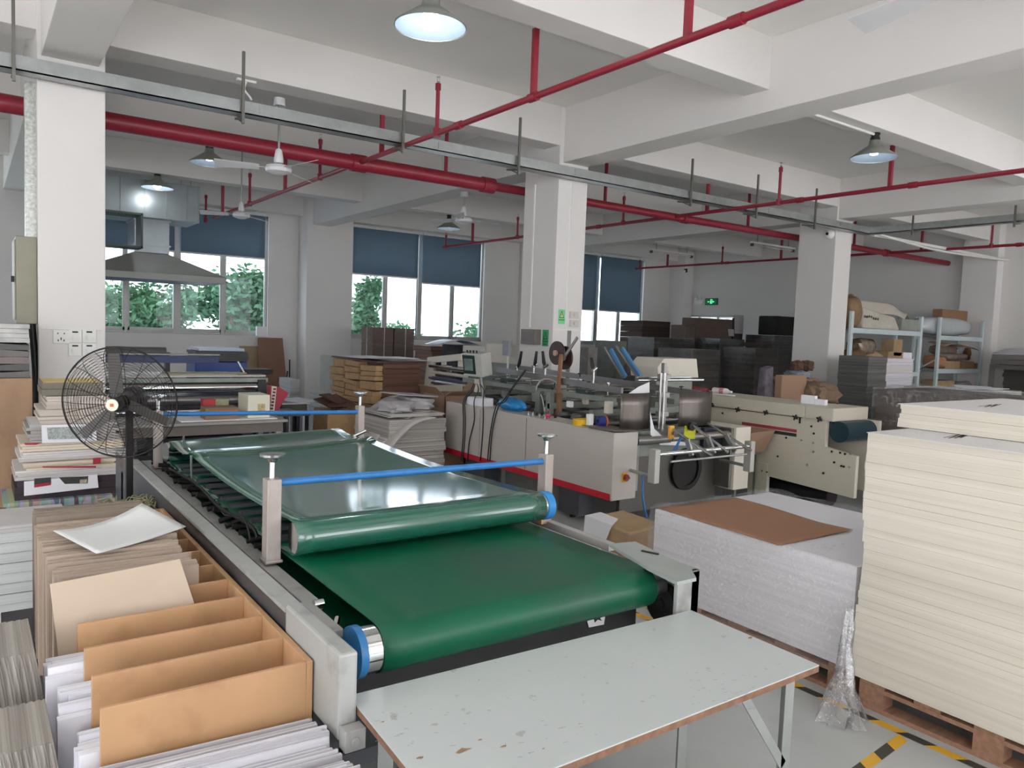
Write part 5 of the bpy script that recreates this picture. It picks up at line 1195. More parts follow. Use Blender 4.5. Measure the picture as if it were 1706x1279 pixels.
# carton beside the far end of the cabinet
t = thing('open_carton', (4.78, 8.2, 0), 'tall open brown carton behind the beige side cabinet', 'carton')
ca, cb_, cy0, cy1, ch = 4.56, 5.12, 7.72, 8.25, .95
MB().box(ca, cb_, cy0, cy0+.008, 0, ch).box(ca, cb_, cy1-.008, cy1, 0, ch).box(ca, ca+.008, cy0, cy1, 0, ch).box(cb_-.008, cb_, cy0, cy1, 0, ch).box(ca, cb_, cy0, cy1, 0, .008).build('carton_body', mat('tan_carton', '#9a7c64', .8, var=.05), t)
for P in (((ca, cy0, ch), (ca, cy1, ch), (ca-.1, cy1-.05, ch+.1), (ca-.1, cy0+.05, ch+.1)), ((ca, cy0, ch), (cb_, cy0, ch), (cb_-.04, cy0-.08, ch+.06), (ca+.04, cy0-.08, ch+.06)), ((cb_, cy0, ch), (cb_, cy1, ch), (cb_+.06, cy1-.05, ch+.12), (cb_+.06, cy0+.05, ch+.12))):
    MB().face(P).build('flap', mat('tan_carton', '#b48868'), t, solid=.006)
# floor cable by the carton
tag(MB().tube(catmull([(4.3, 7.3, .012), (3.9, 7.4, .012), (3.5, 7.0, .012), (3.6, 6.2, .012), (4.2, 5.6, .012), (4.5, 5.7, .012)]), .01, 7).build('power_cable', blackM, smooth=60), 'black power cable curling on the floor before the beige side cabinet', 'cable')

# ================================================================ second machine (cream belt folder)
p2 = thing('belt_folder', (7.3, 5.5, 0), 'cream belt folding machine with star knobs and a red and black stripe', 'machine')
X2, Y2 = 7.0, 4.27
pc = mat('cream_machine_body', '#c3bdad', .42, var=.025, scale=3.)
MB().prism([(3.99, .24), (3.99, .655), (4.33, .70), (4.33, .965), (8.4, .965), (8.4, .30), (5.3, .30)], 'x', X2, X2+.05).build('side_plate', pc, p2, bevel=.004)
MB().box(X2-.02, X2+.60, Y2+.3, 8.4, .966, 1.09).build('top_cover', pc, p2, bevel=.008)
MB().box(X2-.02, X2+.62, Y2-.02, Y2+.295, .962, 1.095).build('cover_end', pc, p2, bevel=.008)
MB().box(X2+.57, X2+.62, 4.1, 8.4, .22, .965).build('far_side_plate', pc, p2)
MB().cyl((X2+.05, 4.22, .86), (X2+.57, 4.22, .86), .105, 32).build('end_roller', mat('dark_teal_roller', '#14303a', .35, var=.15), p2, smooth=40)
MB().box(X2+.05, X2+.57, 4.3, 8.3, .93, .95).build('folding_belt', mat('dark_teal_roller', '#14303a'), p2)
MB().box(X2-.003, X2, 4.66, 5.35, .80, .832).build('red_stripe', mat('muted_red_stripe', '#a33b45', .4), p2)
MB().box(X2-.003, X2, 4.66, 5.35, .755, .79).build('black_stripe', mat('dark_green_stripe', '#2a3a30', .4), p2)
MB().box(X2-.002, X2, 4.6, 8.3, .958, .964).build('cover_seam', ironM, p2)  # thin dark strip along the joint under the top cover
for px, py in ((1188, 675), (1231, 682), (1278, 687), (1327, 695), (1367, 698)):
    v = onx(px, py, X2-.03)
    k = MB().cyl((X2-.02, v.y, v.z), (X2-.05, v.y, v.z), .009, 8)
    for q in range(4):
        a = q*PI/2+.4; k.tube([(X2-.055, v.y, v.z), (X2-.055, v.y+.03*math.cos(a), v.z+.03*math.sin(a))], [.012, .009], 8)
    k.build('star_knob', blackM, p2, smooth=40)
for px, py in ((1204, 688), (1352, 710), (1356, 722), (1355, 738), (1355, 752), (1260, 721), (1284, 724), (1310, 729), (1335, 733), (1296, 760), (1345, 774), (1372, 788), (1408, 756), (1406, 777), (1386, 752), (1400, 754), (1417, 756), (1390, 770), (1402, 776), (1415, 778), (1270, 784), (1278, 786)):
    v = onx(px, py, X2); MB().cyl((X2-.008, v.y, v.z), (X2, v.y, v.z), .011, 10).build('bolt', steel if px % 2 else ironM, p2)
MB().box(X2-.006, X2, 4.62, 4.64, .90, .98).build('slot', blackM, p2)
for y0_, y1_ in ((4.98, 5.22), (7.4, 7.6)): MB().box(X2-.008, X2+.04, y0_, y1_, 0, .42).build('leg', pc, p2)
for y0_, y1_ in ((4.98, 5.1), (7.4, 7.52)): MB().box(X2+.58, X2+.62, y0_, y1_, 0, .25).build('leg', pc, p2)
MB().box(X2+.06, X2+.56, 4.4, 8.2, .3, .36).build('lower_tray', darkP, p2)
MB().cyl((X2+.3, 4.4, .15), (X2+.3, 7.5, .15), .1, 18).build('lower_shaft_guard', blackM, p2, smooth=40)
# tan wedge box bolted in front of the side plate
tag(MB().hull8([(6.55, 5.05, .55), (6.95, 5.0, .55), (6.95, 5.5, .55), (6.55, 5.5, .55), (6.55, 5.0, .76), (6.95, 4.88, .80), (6.95, 5.5, .80), (6.55, 5.5, .76)]).build('tan_bin', mat('tan_bin', '#9b7d66', .7, var=.05), bevel=.003), 'tan cardboard bin between the two cream machines', 'box')
st_ = thing('bin_stand', (6.75, 5.25, 0), 'grey stand under the tan cardboard bin', 'stand')
MB().box(6.55, 6.95, 5.05, 5.5, .52, .549).build('stand_top', dimM, st_)
for x in (6.58, 6.92):
    for y in (5.08, 5.47): MB().box(x-.015, x+.015, y-.015, y+.015, 0, .52).build('leg', dimM, st_)
# things on the second machine
ZT = 1.0912
v = onz(1203, 652, ZT+.03)
t = thing('plastic_bottle', (7.2, v.y*7.2/v.x, ZT), 'clear plastic bottle lying on the cream machine cover', 'bottle')
by = v.y*7.2/v.x
MB().lathe([(0, 0), (.035, .005), (.038, .03), (.033, .1), (.038, .12), (.036, .2), (.014, .24), (.014, .27), (0, .27)], (7.2, by+.13, ZT+.04), (0, -1, 0), 20).build('bottle_body', mat('frosted_bottle', '#e6dfe2', .2, var=.06), t, smooth=60)
MB().cyl((7.2, by+.02, ZT+.04), (7.2, by-.04, ZT+.04), .0385, 20).build('bottle_label', mat('pink_label', '#c57f86', .4, var=.4, scale=40.), t, smooth=40)
v = onz(1165, 650, ZT+.02); yy = v.y*7.15/v.x
m = MB(); bmesh.ops.create_icosphere(m.bm, subdivisions=3, radius=1)
for vv in m.bm.verts:
    n_ = vv.co.copy(); vv.co = Vector((7.15, yy+.1, ZT+.03))+Vector((n_.x*.12, n_.y*.22, n_.z*.035))*(1+.15*math.sin(n_.x*8+n_.y*9)); vv.co.z = max(ZT+.001, vv.co.z)
tag(m.build('work_glove', mat('dusty_red_cloth', '#8f3f47', .8, var=.3, scale=12.), smooth=60), 'crumpled dusty red cloth on the cream machine cover', 'cloth')
tag(MB().obox((7.12, yy-.36, ZT+.008), (.04, .34, .012), rotz(.1)).build('steel_rule', whiteM), 'thin white bar between the red cloth and the plastic bottle', 'bar')
v = onz(1398, 678, ZT)
t = thing('label_box', (7.3, 4.62, ZT), 'pair of small white boxes standing at the end of the cream machine cover', 'box')
MB().box(7.22, 7.27, 4.62, 4.78, ZT+.001, ZT+.09).build('box_body', paperM, t); MB().box(7.22, 7.27, 4.50, 4.615, ZT+.001, ZT+.06).build('box_body', paperM, t)
text_mesh('box_lettering', 'BOX', mat('grey_print', '#9aa0a8', .6), .03, (7.218, 4.70, ZT+.045), (0, -1, 0), (0, 0, 1), t) if False else None
# ================================================================ far left: work table, laminating machine
wt = thing('packing_table', (1.9, 7.75, 0), 'grey work table with boxes on it behind the belt press', 'table')
a = onz(478, 698, .78)
MB().box(1.05, 2.58, 7.42, 8.1, .755, .78).build('tabletop', mat('worn_grey_board', '#9b9792', .5, var=.12), wt, bevel=.003)
MB().box(1.1, 2.54, 7.45, 7.47, .66, .755).build('apron', mat('taupe_apron', '#6e6760', .6), wt)
for x in (1.1, 2.5):
    for y in (7.48, 8.05): MB().box(x-.025, x+.025, y-.025, y+.025, 0, .755).build('leg', greyP, wt)
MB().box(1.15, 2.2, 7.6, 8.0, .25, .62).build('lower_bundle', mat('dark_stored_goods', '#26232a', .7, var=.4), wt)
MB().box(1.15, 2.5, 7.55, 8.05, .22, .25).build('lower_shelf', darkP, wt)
tag(MB().box(1.6, 2.5, 7.5, 7.95, .781, .79).build('white_sheets', paperM), 'thin white sheets spread on the grey work table', 'paper')
a = ony(342, 703, 7.55); b_ = ony(397, 678, 7.55)
t = thing('cardboard_box', ((a.x+b_.x)/2, 7.62, .79), 'small brown box with orange tape on the grey work table', 'box')
MB().box(a.x, b_.x, 7.55, 7.75, .791, b_.z).build('box_body', mat('dull_brown_box', '#8a7058', .7, var=.12), t, bevel=.003)
MB().box(a.x-.001, b_.x+.001, 7.547, 7.753, b_.z-.07, b_.z-.03).build('tape_band', mat('orange_tape', '#b0703c', .4), t)
a = ony(337, 680, 7.85); b_ = ony(380, 664, 7.85)
t = thing('carton_sleeve', ((a.x+b_.x)/2, 7.9, .79), 'flat printed box with a red end behind the small brown box', 'box')
MB().box(a.x+.12, b_.x, 7.82, 7.92, .791, a.z+.09).build('sleeve_body', mat('olive_print', '#9a9b7c', .6, var=.3, scale=20.), t)
MB().box(a.x, a.x+.118, 7.82, 7.92, .791, a.z+.09).build('red_end', mat('red_end_print', '#b3323a', .5), t)
a = ony(411, 690, 7.6); b_ = ony(448, 657, 7.6)
t = thing('white_box', ((a.x+b_.x)/2, 7.7, .78), 'white box with a small printed emblem at the right of the grey work table', 'box')
MB().box(a.x, b_.x, 7.56, 7.9, .791, b_.z).build('box_body', mat('cream_white_box', '#dfddc8', .5, var=.02), t, bevel=.005)
MB().box(b_.x-.12, b_.x-.05, 7.558, 7.56, .85, .93).build('emblem', mat('tan_emblem', '#b3a272', .5, var=.6, scale=60.), t)
# red folded box standing on its end, with lettering strip
R_ = [(449, 642), (482, 652), (456, 687), (449, 684)]
t = thing('red_box', (2.66, 8.15, .76), 'dark red fanned box with white lettering strip right of the white box', 'box')
rbm = mat('dark_red_box', '#a01f35', .45, var=.1)
P = [ony(px, py, 8.15) for px, py in ((450, 642), (466, 645), (481, 655), (470, 672), (462, 688), (450, 686))]
m = MB(); A = [m.bm.verts.new(p) for p in P]; B = [m.bm.verts.new(p+Vector((0, .12, 0))) for p in P]
m.bm.faces.new(A); m.bm.faces.new(list(reversed(B)))
for i in range(6): m.bm.faces.new((A[i], B[i], B[(i+1) % 6], A[(i+1) % 6]))
m.build('box_body', rbm, t)
P = [ony(px, py, 8.14) for px, py in ((453, 643), (461, 644), (457, 687), (450, 686))]
m = MB(); A = [m.bm.verts.new(p) for p in P]; B = [m.bm.verts.new(p+Vector((0, .008, 0))) for p in P]
m.bm.faces.new(A); m.bm.faces.new(list(reversed(B)))
for i in range(4): m.bm.faces.new((A[i], B[i], B[(i+1) % 4], A[(i+1) % 4]))
m.build('lettering_strip', mat('cream_label', '#e0d6c8', .6), t)
for k in range(7):
    q = ony(457.5-k*.8, 648+k*5.4, 8.135); MB().obox(q, (.03, .003, .022), Matrix.Rotation(.2*(k % 2), 3, 'Y')).build('printed_letter', mat('maroon_letter', '#6b2a32', .5), t)
stt = thing('side_stand', (2.8, 8.4, 0), 'small dark stand under the red fanned box', 'stand')
MB().box(2.60, 3.0, 8.1, 8.6, ony(456, 688, 8.15).z-.035, ony(456, 688, 8.15).z-.005).build('stand_top', darkP, stt)
for x in (2.63, 2.97):
    for y in (8.13, 8.57): MB().box(x-.015, x+.015, y-.015, y+.015, 0, ony(456, 688, 8.15).z-.035).build('leg', darkP, stt)
# laminating machine with long steel rollers
lm = thing('laminating_machine', (1.75, 9.2, 0), 'wide laminating machine with steel rollers under the left window', 'machine')
LY = 8.7; LX0 = .98
def LZ(px, py, y=LY): return ony(px, py, y).z
xr = ony(428, 640, LY).x
MB().box(xr, xr+.09, LY-.05, LY+1.0, 0, LZ(430, 632)).box(xr+.09, xr+.15, LY, LY+.8, 0, LZ(430, 640)).build('end_frame', mat('black_machine_side', '#23262b', .45), lm, bevel=.006)
MB().box(LX0-.08, LX0, LY-.05, LY+1.0, 0, LZ(200, 632)).build('end_frame', mat('black_machine_side', '#23262b'), lm, bevel=.006)
for py, r, mm in ((645, .055, chrome), (665, .05, railM), (683, .03, chrome)):
    z = LZ(400, py); MB().cyl((LX0, LY+.02, z), (xr, LY+.02, z), r, 24).build('steel_roller', mm, lm, smooth=40)
z = LZ(400, 632)
MB().box(LX0, xr+.12, LY-.02, LY+.03, z-.03, z+.02).build('front_beam', dimM, lm, bevel=.003)
MB().box(LX0, xr+.1, LY+.0, LY+.55, z+.03, z+.05).build('feed_table', mat('dull_table_sheet', '#b9b7ad', .4, .2, var=.1), lm)
MB().box(LX0, xr-.2, LY+.06, LY+.5, z+.051, z+.055).build('white_web', mat('bright_paper_web', '#efeff2', .35, var=.02), lm)
MB().box(LX0+.7, xr-.1, LY+.05, LY+.12, z+.056, z+.075).build('guide_strip', mat('olive_strip', '#8b8062', .5, var=.2), lm)
zb_ = LZ(400, 598, LY+.7)
MB().box(LX0, xr-.25, LY+.66, LY+.74, zb_-.05, zb_+.03).build('rear_beam', mat('navy_beam', '#31406e', .45, var=.2), lm, bevel=.004)
MB().cyl((LX0+.1, LY+.62, zb_+.05), (xr-.25, LY+.62, zb_+.05), .012, 10).build('web_bar', steel, lm, smooth=40)
zr = LZ(300, 587, LY+1.1)
MB().cyl((LX0, LY+1.1, zr), (xr-.75, LY+1.1, zr), .06, 20).build('rear_roll', mat('dark_grey_roll', '#5d5a58', .5), lm, smooth=40)
MB().box(LX0, LX0+.05, LY+.6, LY+1.2, .9, zr+.08).box(xr-.76, xr-.71, LY+1.05, LY+1.15, .9, zr).build('roll_bracket', darkP, lm)
MB().box(LX0, xr, LY+.1, LY+1.1, .12, .84).build('machine_body', darkP, lm)
MB().bar(ony(396, 602, LY+.2), ony(408, 623, LY+.2), .03, .015).build('lever', steel, lm)
MB().box(xr-.05, xr+.25, LY+.2, LY+.5, z+.04, z+.10).build('tool_tray', ironM, lm, bevel=.01)
bb_ = thing('blue_bin', (3.4, 10.4, 0), 'dark blue bin filled with dark printed boards behind the laminating machine', 'bin')
a = ony(325, 612, 10.3); b_ = ony(412, 583, 10.3)
MB().box(a.x, b_.x, 10.3, 10.8, 0, LZ(370, 603, 10.3)).build('bin_body', mat('dark_blue_plastic', '#274a93', .4, var=.1), bb_, bevel=.01)
MB().layers(a.x+.01, b_.x, 10.28, 10.8, LZ(370, 602, 10.3), LZ(370, 585, 10.3), 4, .01).build('board_pile', mat('black_print_boards', '#2b2f30', .4, var=.4), bb_)
MB().layers(a.x+.03, b_.x-.05, 10.26, 10.78, LZ(370, 584.5, 10.3), LZ(370, 580, 10.3), 2, .012).build('white_top_boards', mat('pale_blue_board', '#c8d3e2', .4, var=.1), bb_)
# boards leaning at the window wall
q = [ony(px, py, 15.8) for px, py in ((427, 562), (471, 562), (476, 640), (430, 640))]
def lean(px0, px1, pt, y, label, mt, yb):
    a = ony(px0, pt, y); b = ony(px1, pt, y)
    m = MB(); m.hull8([(a.x, yb, 0), (b.x+.05, yb, 0), (b.x+.05, yb+.02, 0), (a.x, yb+.02, 0), (a.x, y, a.z), (b.x, y, a.z), (b.x, y+.02, a.z), (a.x, y+.02, a.z)])
    return tag(m.build('leaning_board', mt, bevel=.002), label, 'board', 'boards leaning at the window wall')
lean(429, 471, 562, 16.3, 'reddish brown board leaning under the right end of the left window', mat('brown_hardboard', '#86634f', .6, var=.08, scale=4.), 16.0)
lean(399, 436, 576, 16.4, 'tan board leaning behind the reddish brown board', mat('tan_hardboard', '#9c8766', .6, var=.08), 16.15)
a = ony(427, 545, 16.44); b_ = ony(444, 562, 16.44)
tag(MB().box(a.x, b_.x, 16.41, 16.47, 1.432, a.z+.02).build('sill_box', paperM), 'small white box on the right end of the left window sill', 'box')
for px, lb in ((485, 'dark stick leaning in the corner right of the reddish brown board'), (476, 'short dark stick beside the reddish brown board')):
    a = ony(px+3, 600 if px > 480 else 618, 15.6); tag(MB().cyl((a.x-.1, 15.5, 0), (a.x, 15.6 if px < 480 else 15.8, a.z), .015, 8).build('stick', ironM), lb, 'stick')
# white paper stacks on the floor before the pilaster
def col_stack(px0, px1, pt, y, dep, mt, label, name='paper_stack', n=8, jit=.01, group=None, zb=0., cat='paper stack', rot=0., xmin=None):
    a = ony(px0, pt, y); b = ony(px1, pt, y); k_ = ony(px0, pt, y+dep)
    if b.x-k_.x > .12: a.x = k_.x
    elif b.x-k_.x <= .12: a.x = b.x-.2
    if xmin: a.x = xmin
    m = MB().layers(a.x, b.x, y, y+dep, zb+.001, a.z, n, jit, rot)
    return tag(m.build(name, mt), label, cat, group)
lw = sheets('light_paper_edges', '#cfd3d6', '#9fa4a6', 50., axis=2)
col_stack(466, 500, 632, 11.2, .5, lw, 'white paper stack with blue rimmed lid left of the white pilaster')
col_stack(527, 558, 656, 10.0, .45, lw, 'lower curved white paper stack in front of the pilaster foot')
bs_ = thing('side_table', (3.3, 9.3, 0), 'small table on thin black legs with a white board on top, beside the red box', 'table')
a = ony(470, 672, 9.0); b_ = ony(517, 672, 9.0)
MB().box(a.x, b_.x, 9.0, 9.5, a.z-.015, a.z).build('tabletop', lw, bs_)
MB().layers(a.x+.02, b_.x-.02, 9.03, 9.45, a.z-.13, a.z-.016, 3, .015).build('stored_boards', mat('dark_olive_boards', '#5b5546', .7, var=.3), bs_)
MB().box(a.x, b_.x, 9.0, 9.5, a.z-.16, a.z-.14).build('lower_top', darkP, bs_)
for x in (a.x+.05, (a.x+b_.x)/2+.03, b_.x-.03):
    for y in (9.03, 9.47): MB().box(x-.018, x+.018, y-.018, y+.018, 0, a.z-.14).build('leg', blackM, bs_)
tag(MB().obox(ony(497, 668, 9.2)+Vector((0, 0, .012)), (.36, .36, .01), rotz(.5) @ Matrix.Rotation(.05, 3, 'X')).build('white_board', paperM), 'white board laid askew on the small black legged table', 'board')
# big stack of brown flat cartons
bm1 = mat('tan_carton_edges', '#b8956c', .85, var=.15, scale=12.); bm2 = sheets('dark_brown_board_edges', '#7a5545', '#4c342c', 22., axis=2)
t = thing('carton_stack', (4.75, 10, 0), 'large stack of flat brown cartons with pale sheets on top behind the blue bar', 'carton stack')
rnd = random.Random(31); z = .02; zt_ = 1.27; k = 0
MB().layers(4.52, 5.08, 9.3, 10.75, .02, 1.25, 16, .006).build('board_block', bm2, t)
y = 9.3
segs = [(9.3, 9.78), (9.79, 10.27), (10.28, 10.78)]
for a0_, a1_ in segs:
    z = .02
    while z < 1.2:
        h = rnd.uniform(.05, .13); h = min(h, 1.25-z)
        m = MB().obox((4.46+rnd.uniform(-.03, .02), (a0_+a1_)/2, z+h/2), (.14, (a1_-a0_)*rnd.uniform(.9, .99), h*.9), rotz(rnd.uniform(-.05, .05)) @ Matrix.Rotation(rnd.uniform(-.05, .05), 3, 'X'))
        m.build('carton_bundle', bm1, t, bevel=.006); z += h
MB().box(4.40, 5.12, 9.25, 10.8, 1.252, 1.275).build('top_dark_board', mat('dark_top_board', '#5b4a44', .7), t)
m = MB(); rnd = random.Random(5)
for i in range(6):
    m.obox((4.75+rnd.uniform(-.15, .12), 10.1+rnd.uniform(-.5, .5), 1.281+i*.006), (rnd.uniform(.5, .75), rnd.uniform(.5, .9), .003), rotz(rnd.uniform(-.25, .25)))
tag(m.build('loose_sheets', mat('pinkish_white_sheets', '#d8cdd0', .5, var=.06)), 'loose pale sheets lying on the large brown carton stack', 'paper', kind='stuff')
tag(MB().box(4.85, 4.9, 11.2, 12.4, 0, 1.22).build('grey_panel', mat('light_grey_panel', '#a3a59f', .6)), 'light grey panel standing behind the left edge of the brown carton stack', 'panel')
# tied carton bundles at the window
kb = mat('dark_kraft_side', '#6f5f58', .8, var=.2, scale=9., stretch=(1, 1, 5)); strap = mat('white_strap', '#d8d4d0', .4)
def tied(x0, x1, y0, y1, z0, z1, label, wrap=False):
    t = thing('carton_bundle', ((x0+x1)/2, (y0+y1)/2, z0), label, 'carton bundle', 'tied carton bundles below the middle window')
    MB().layers(x0+.01, x1-.01, y0, y1, z0+.002, z1-.002, 5, .003).build('folded_cartons', kb, t)
    c = (x0+x1)/2+.03
    MB().box(c-.006, c+.006, y0-.006, y1+.006, z0+.0025, z1-.002).build('strap', strap, t)
    MB().box(x0+.002, x1-.002, (y0+y1)/2-.006, (y0+y1)/2+.006, z0+.0025, z1-.002).build('strap', strap, t)
for r_, (z0, z1) in enumerate(((.46, .76), (.76, 1.08), (1.08, 1.40), (1.40, 1.71))):
    nm = ['lowest', 'second lowest', 'lower visible', 'topmost'][r_]
    for c_, (x0, x1) in enumerate(((6.78, 7.27), (7.28, 7.76))):
        tied(x0, x1, 14.5, 15.05, z0, z1, '%s tied brown carton bundle, %s column, under the middle window' % (nm, 'left' if c_ == 0 else 'right'))
t = thing('pallet', (7.27, 14.8, 0), 'dark wooden base under the tied carton bundles', 'pallet')
MB().box(6.78, 7.76, 14.5, 15.05, .12, .455).build('base_block', woodM, t)
for x in (6.85, 7.27, 7.69): MB().box(x-.05, x+.05, 14.5, 15.05, 0, .12).build('block', woodM, t)
brd = sheets('warm_brown_edges', '#8d6f60', '#5d463c', 20., axis=2)
col_stack(690, 742, 576, 13.2, .7, brd, 'flat brown carton pile to the right of the tied bundles', 'carton_pile', 12, .02, cat='carton stack')
t = col_stack(735, 790, 574, 12.2, .6, mat('dark_stored_goods', '#26232a'), 'dark pile with a curled white sheet below the middle window', 'dark_pile', 6, .02, cat='pile')
a = ony(735, 576, 12.15); b_ = ony(812, 570, 12.15)
tag(MB().grid(lambda u, v: (a.x-.05+(b_.x-a.x)*u, 12.1+.6*v, a.z+.012+.10*math.sin(PI*min(1, u*1.1))**1), 12, 4).build('curled_sheet', mat('bluish_white_sheet', '#d3d8e8', .35), smooth=60, solid=.003), 'curled bluish white sheet on the dark pile below the middle window', 'sheet')
# grey crumpled bags pile and sheets in front of the brown stack
t = thing('sheet_pile', (3.9, 7.7, 0), 'tall untidy pile of grey white sheets right of the brown carton stack', 'paper pile')
gs = sheets('grey_sheet_pile_edges', '#c4c0ba', '#8b8680', 60., axis=2)
MB().layers(3.66, 4.36, 7.35, 8.1, .12, .74, 12, .02).build('sheet_block', gs, t)
for k in range(4):
    def sh(u, v, k=k): return (3.60+.12*k-.12*(u-.2)**2+.0, 7.25+.3*k/4+.7*v, .72-.16*k*0-.55*max(0, .55-u)**1.3*(1+.2*k)+.03*math.sin(u*4+k)) if False else (3.56+.6*u+.03*k, 7.22+.18*k+.5*v, .60+.05*k+.16*math.sin(min(1, u*1.3)*PI*.5)-.22*(1-u)**2)
    MB().grid(sh, 12, 6).build('bent_sheet', gs if k % 2 else mat('pale_bent_sheet', '#c6c2be', .6, var=.05), t, smooth=60, solid=.02)
MB().layers(3.66, 4.34, 7.36, 8.08, .765, .80, 3, .02).build('pale_sheets', mat('pale_bent_sheet', '#c6c2be'), t)
MB().box(3.66, 4.36, 7.35, 8.1, 0, .12).build('base', woodM, t)
gb = mat('grey_white_bag', '#b9b6b8', .6, var=.12, scale=6.)
def blob(name, c, r, mt, label, cat, seed, zmin, amp=.14, fr=7., parent=None, group=None):
    m = MB(); bmesh.ops.create_icosphere(m.bm, subdivisions=3, radius=1); s = random.Random(seed); p1, p2_, p3 = s.uniform(0, 6), s.uniform(0, 6), s.uniform(0, 6)
    for v in m.bm.verts:
        n = v.co.copy(); k = 1+amp*math.sin(n.x*fr+p1)*math.cos(n.y*fr*.8+p2_)+amp*.6*math.sin(n.z*fr*1.5+p3+n.x*5)
        q = Vector((math.copysign(abs(n.x)**.7, n.x)*r[0], math.copysign(abs(n.y)**.7, n.y)*r[1], math.copysign(abs(n.z)**.7, n.z)*r[2]))*k
        v.co = Vector(c)+q; v.co.z = max(v.co.z, zmin)
    o = m.build(name, mt, parent, smooth=35)
    return tag(o, label, cat, group) if parent is None else o
blob('folded_bag', (3.86, 7.6, .86), (.17, .2, .07), gb, 'crumpled grey white bag at the left on the untidy sheet pile', 'bag', 1, .803)
blob('folded_bag', (4.15, 7.75, .875), (.2, .22, .08), gb, 'crumpled grey white bag at the right on the untidy sheet pile', 'bag', 2, .803)
tag(MB().obox((4.1, 7.75, .975), (.5, .45, .012), rotz(.2) @ Matrix.Rotation(.07, 3, 'Y')).build('flat_bag', gb, bevel=.003), 'flat pale bag on top of the crumpled bags on the sheet pile', 'bag')
tag(MB().obox((3.62, 8.75, .80), (.34, .4, .012), rotz(.3) @ Matrix.Rotation(.25, 3, 'X') @ Matrix.Rotation(-.15, 3, 'Y')).obox((3.66, 8.7, .785), (.3, .36, .012), rotz(-.2) @ Matrix.Rotation(.1, 3, 'X')).obox((3.62, 8.78, .84), (.22, .3, .012), rotz(.6) @ Matrix.Rotation(.3, 3, 'X')).build('cardboard_scrap', mat('dark_brown_scrap', '#5c4034', .8, var=.3)), 'dark brown cardboard scraps lying on the worn carton behind the far handwheel', 'cardboard')
tag(MB().hull8([(3.42, 8.5, 0), (3.85, 8.5, 0), (3.85, 9.0, 0), (3.42, 9.0, 0), (3.44, 8.52, .68), (3.84, 8.52, .66), (3.84, 8.98, .7), (3.44, 8.98, .72)]).build('open_carton', bm1, bevel=.01), 'worn tan carton standing behind the far handwheel', 'carton')
# things on the middle column
cx_ = 5.96
a = onx(877, 548, cx_); b_ = onx(901, 574, cx_)
t = thing('distribution_box', (cx_-.04, (a.y+b_.y)/2, b_.z), 'grey electrical box on the left face of the middle column', 'electrical box')
MB().box(cx_-.09, cx_, b_.y, a.y, b_.z, a.z).build('box_body', mat('brown_grey_enamel', '#77706a', .45), t, bevel=.005)
MB().box(cx_-.095, cx_-.09, b_.y+.04, a.y-.03, b_.z+.03, a.z-.03).build('box_door', mat('brown_grey_enamel2', '#6a635e', .4), t, bevel=.003)
sg = mat('sign_green', '#2fa760', .4); sk = mat('sign_black', '#13251a', .5); sl = mat('sign_light_green', '#8fe0a6', .4)
def wsign(P0, xd, h, w_, label, ms):
    t = thing('warning_sign', P0, label, 'sign', 'green electricity warning signs'); P0 = Vector(P0); xd = Vector(xd); n = xd.cross(Vector((0, 0, 1)))
    def qd(pts, m_, nm, d, par):
        b = MB(); b.face([P0+xd*(u*w_)+Vector((0, 0, v*h))+n*d for u, v in pts]); return b.build(nm, m_, par)
    b = MB(); Rr = Matrix((xd, n, Vector((0, 0, 1)))).transposed(); b.obox(P0+n*.001, (w_, .002, h), Rr); pl = b.build('sign_plate', ms, t)
    qd([(-.38, -.08), (.38, -.08), (0, .42)], sk, 'triangle_border', .003, t)
    qd([(-.26, -.03), (.26, -.03), (0, .32)], mat('sign_inner', '#cfd98a', .5) if ms is not sg else ms, 'triangle_field', .004, t)
    qd([(.03, .26), (-.07, .1), (0, .1), (-.04, 0), (.08, .14), (.01, .14)], sk, 'lightning_bolt', .005, t)
    text_mesh('sign_lettering', '有电危险', sk, w_*.24, P0+Vector((0, 0, -.22*h))+n*.0045, xd, (0, 0, 1), t, .0005)
    if ms is sg: text_mesh('sign_lettering', '当心触电', sk, w_*.17, P0+Vector((0, 0, -.38*h))+n*.0045, xd, (0, 0, 1), t, .0005)
a = onx(904, 552, cx_); b_ = onx(914, 574, cx_); yc = (a.y+b_.y)/2; zc = (a.z+b_.z)/2
wsign((cx_-.002, yc, zc), (0, -1, 0), .21, .125, 'dark green electricity warning sign beside the grey electrical box', sg)
a = ony(929, 517, 7.5); b_ = ony(942, 538, 7.5)
wsign(((a.x+b_.x)/2-.008, 7.490, (a.z+b_.z)/2), (1, 0, 0), .185, .105, 'bright green warning sign higher on the front face of the middle column', mat('sign_light_green2', '#6fd48c', .4))
for px0, py0, px1, py1, lb in ((948, 518, 961, 531, 'upper pale switch box on the middle column'), (948, 532, 961, 545, 'lower pale switch box on the middle column')):
    a = ony(px0, py0, 7.5); b_ = ony(px1, py1, 7.5)
    t = thing('switch_box', ((a.x+b_.x)/2, 7.48, b_.z), lb, 'switch', 'pale switch boxes on the middle column')
    MB().box(a.x, b_.x, 7.465, 7.5, b_.z+.004, a.z-.004).build('plate', mat('aged_white_plastic', '#c9c5bc', .5), t, bevel=.004)
    MB().cyl(((a.x+b_.x)/2, 7.465, (a.z+b_.z)/2), ((a.x+b_.x)/2, 7.45, (a.z+b_.z)/2), .022, 16).build('rotary_knob', mat('aged_white_plastic', '#c9c5bc'), t, smooth=40)
x = ony(948, 400, 7.49).x
tag(MB().cyl((x, 7.492, 1.80), (x, 7.492, TZ), .012, 8).build('surface_conduit', whiteM, smooth=40), 'white vertical conduit on the front face of the middle column', 'conduit')
y = onx(888, 400, cx_-.01).y
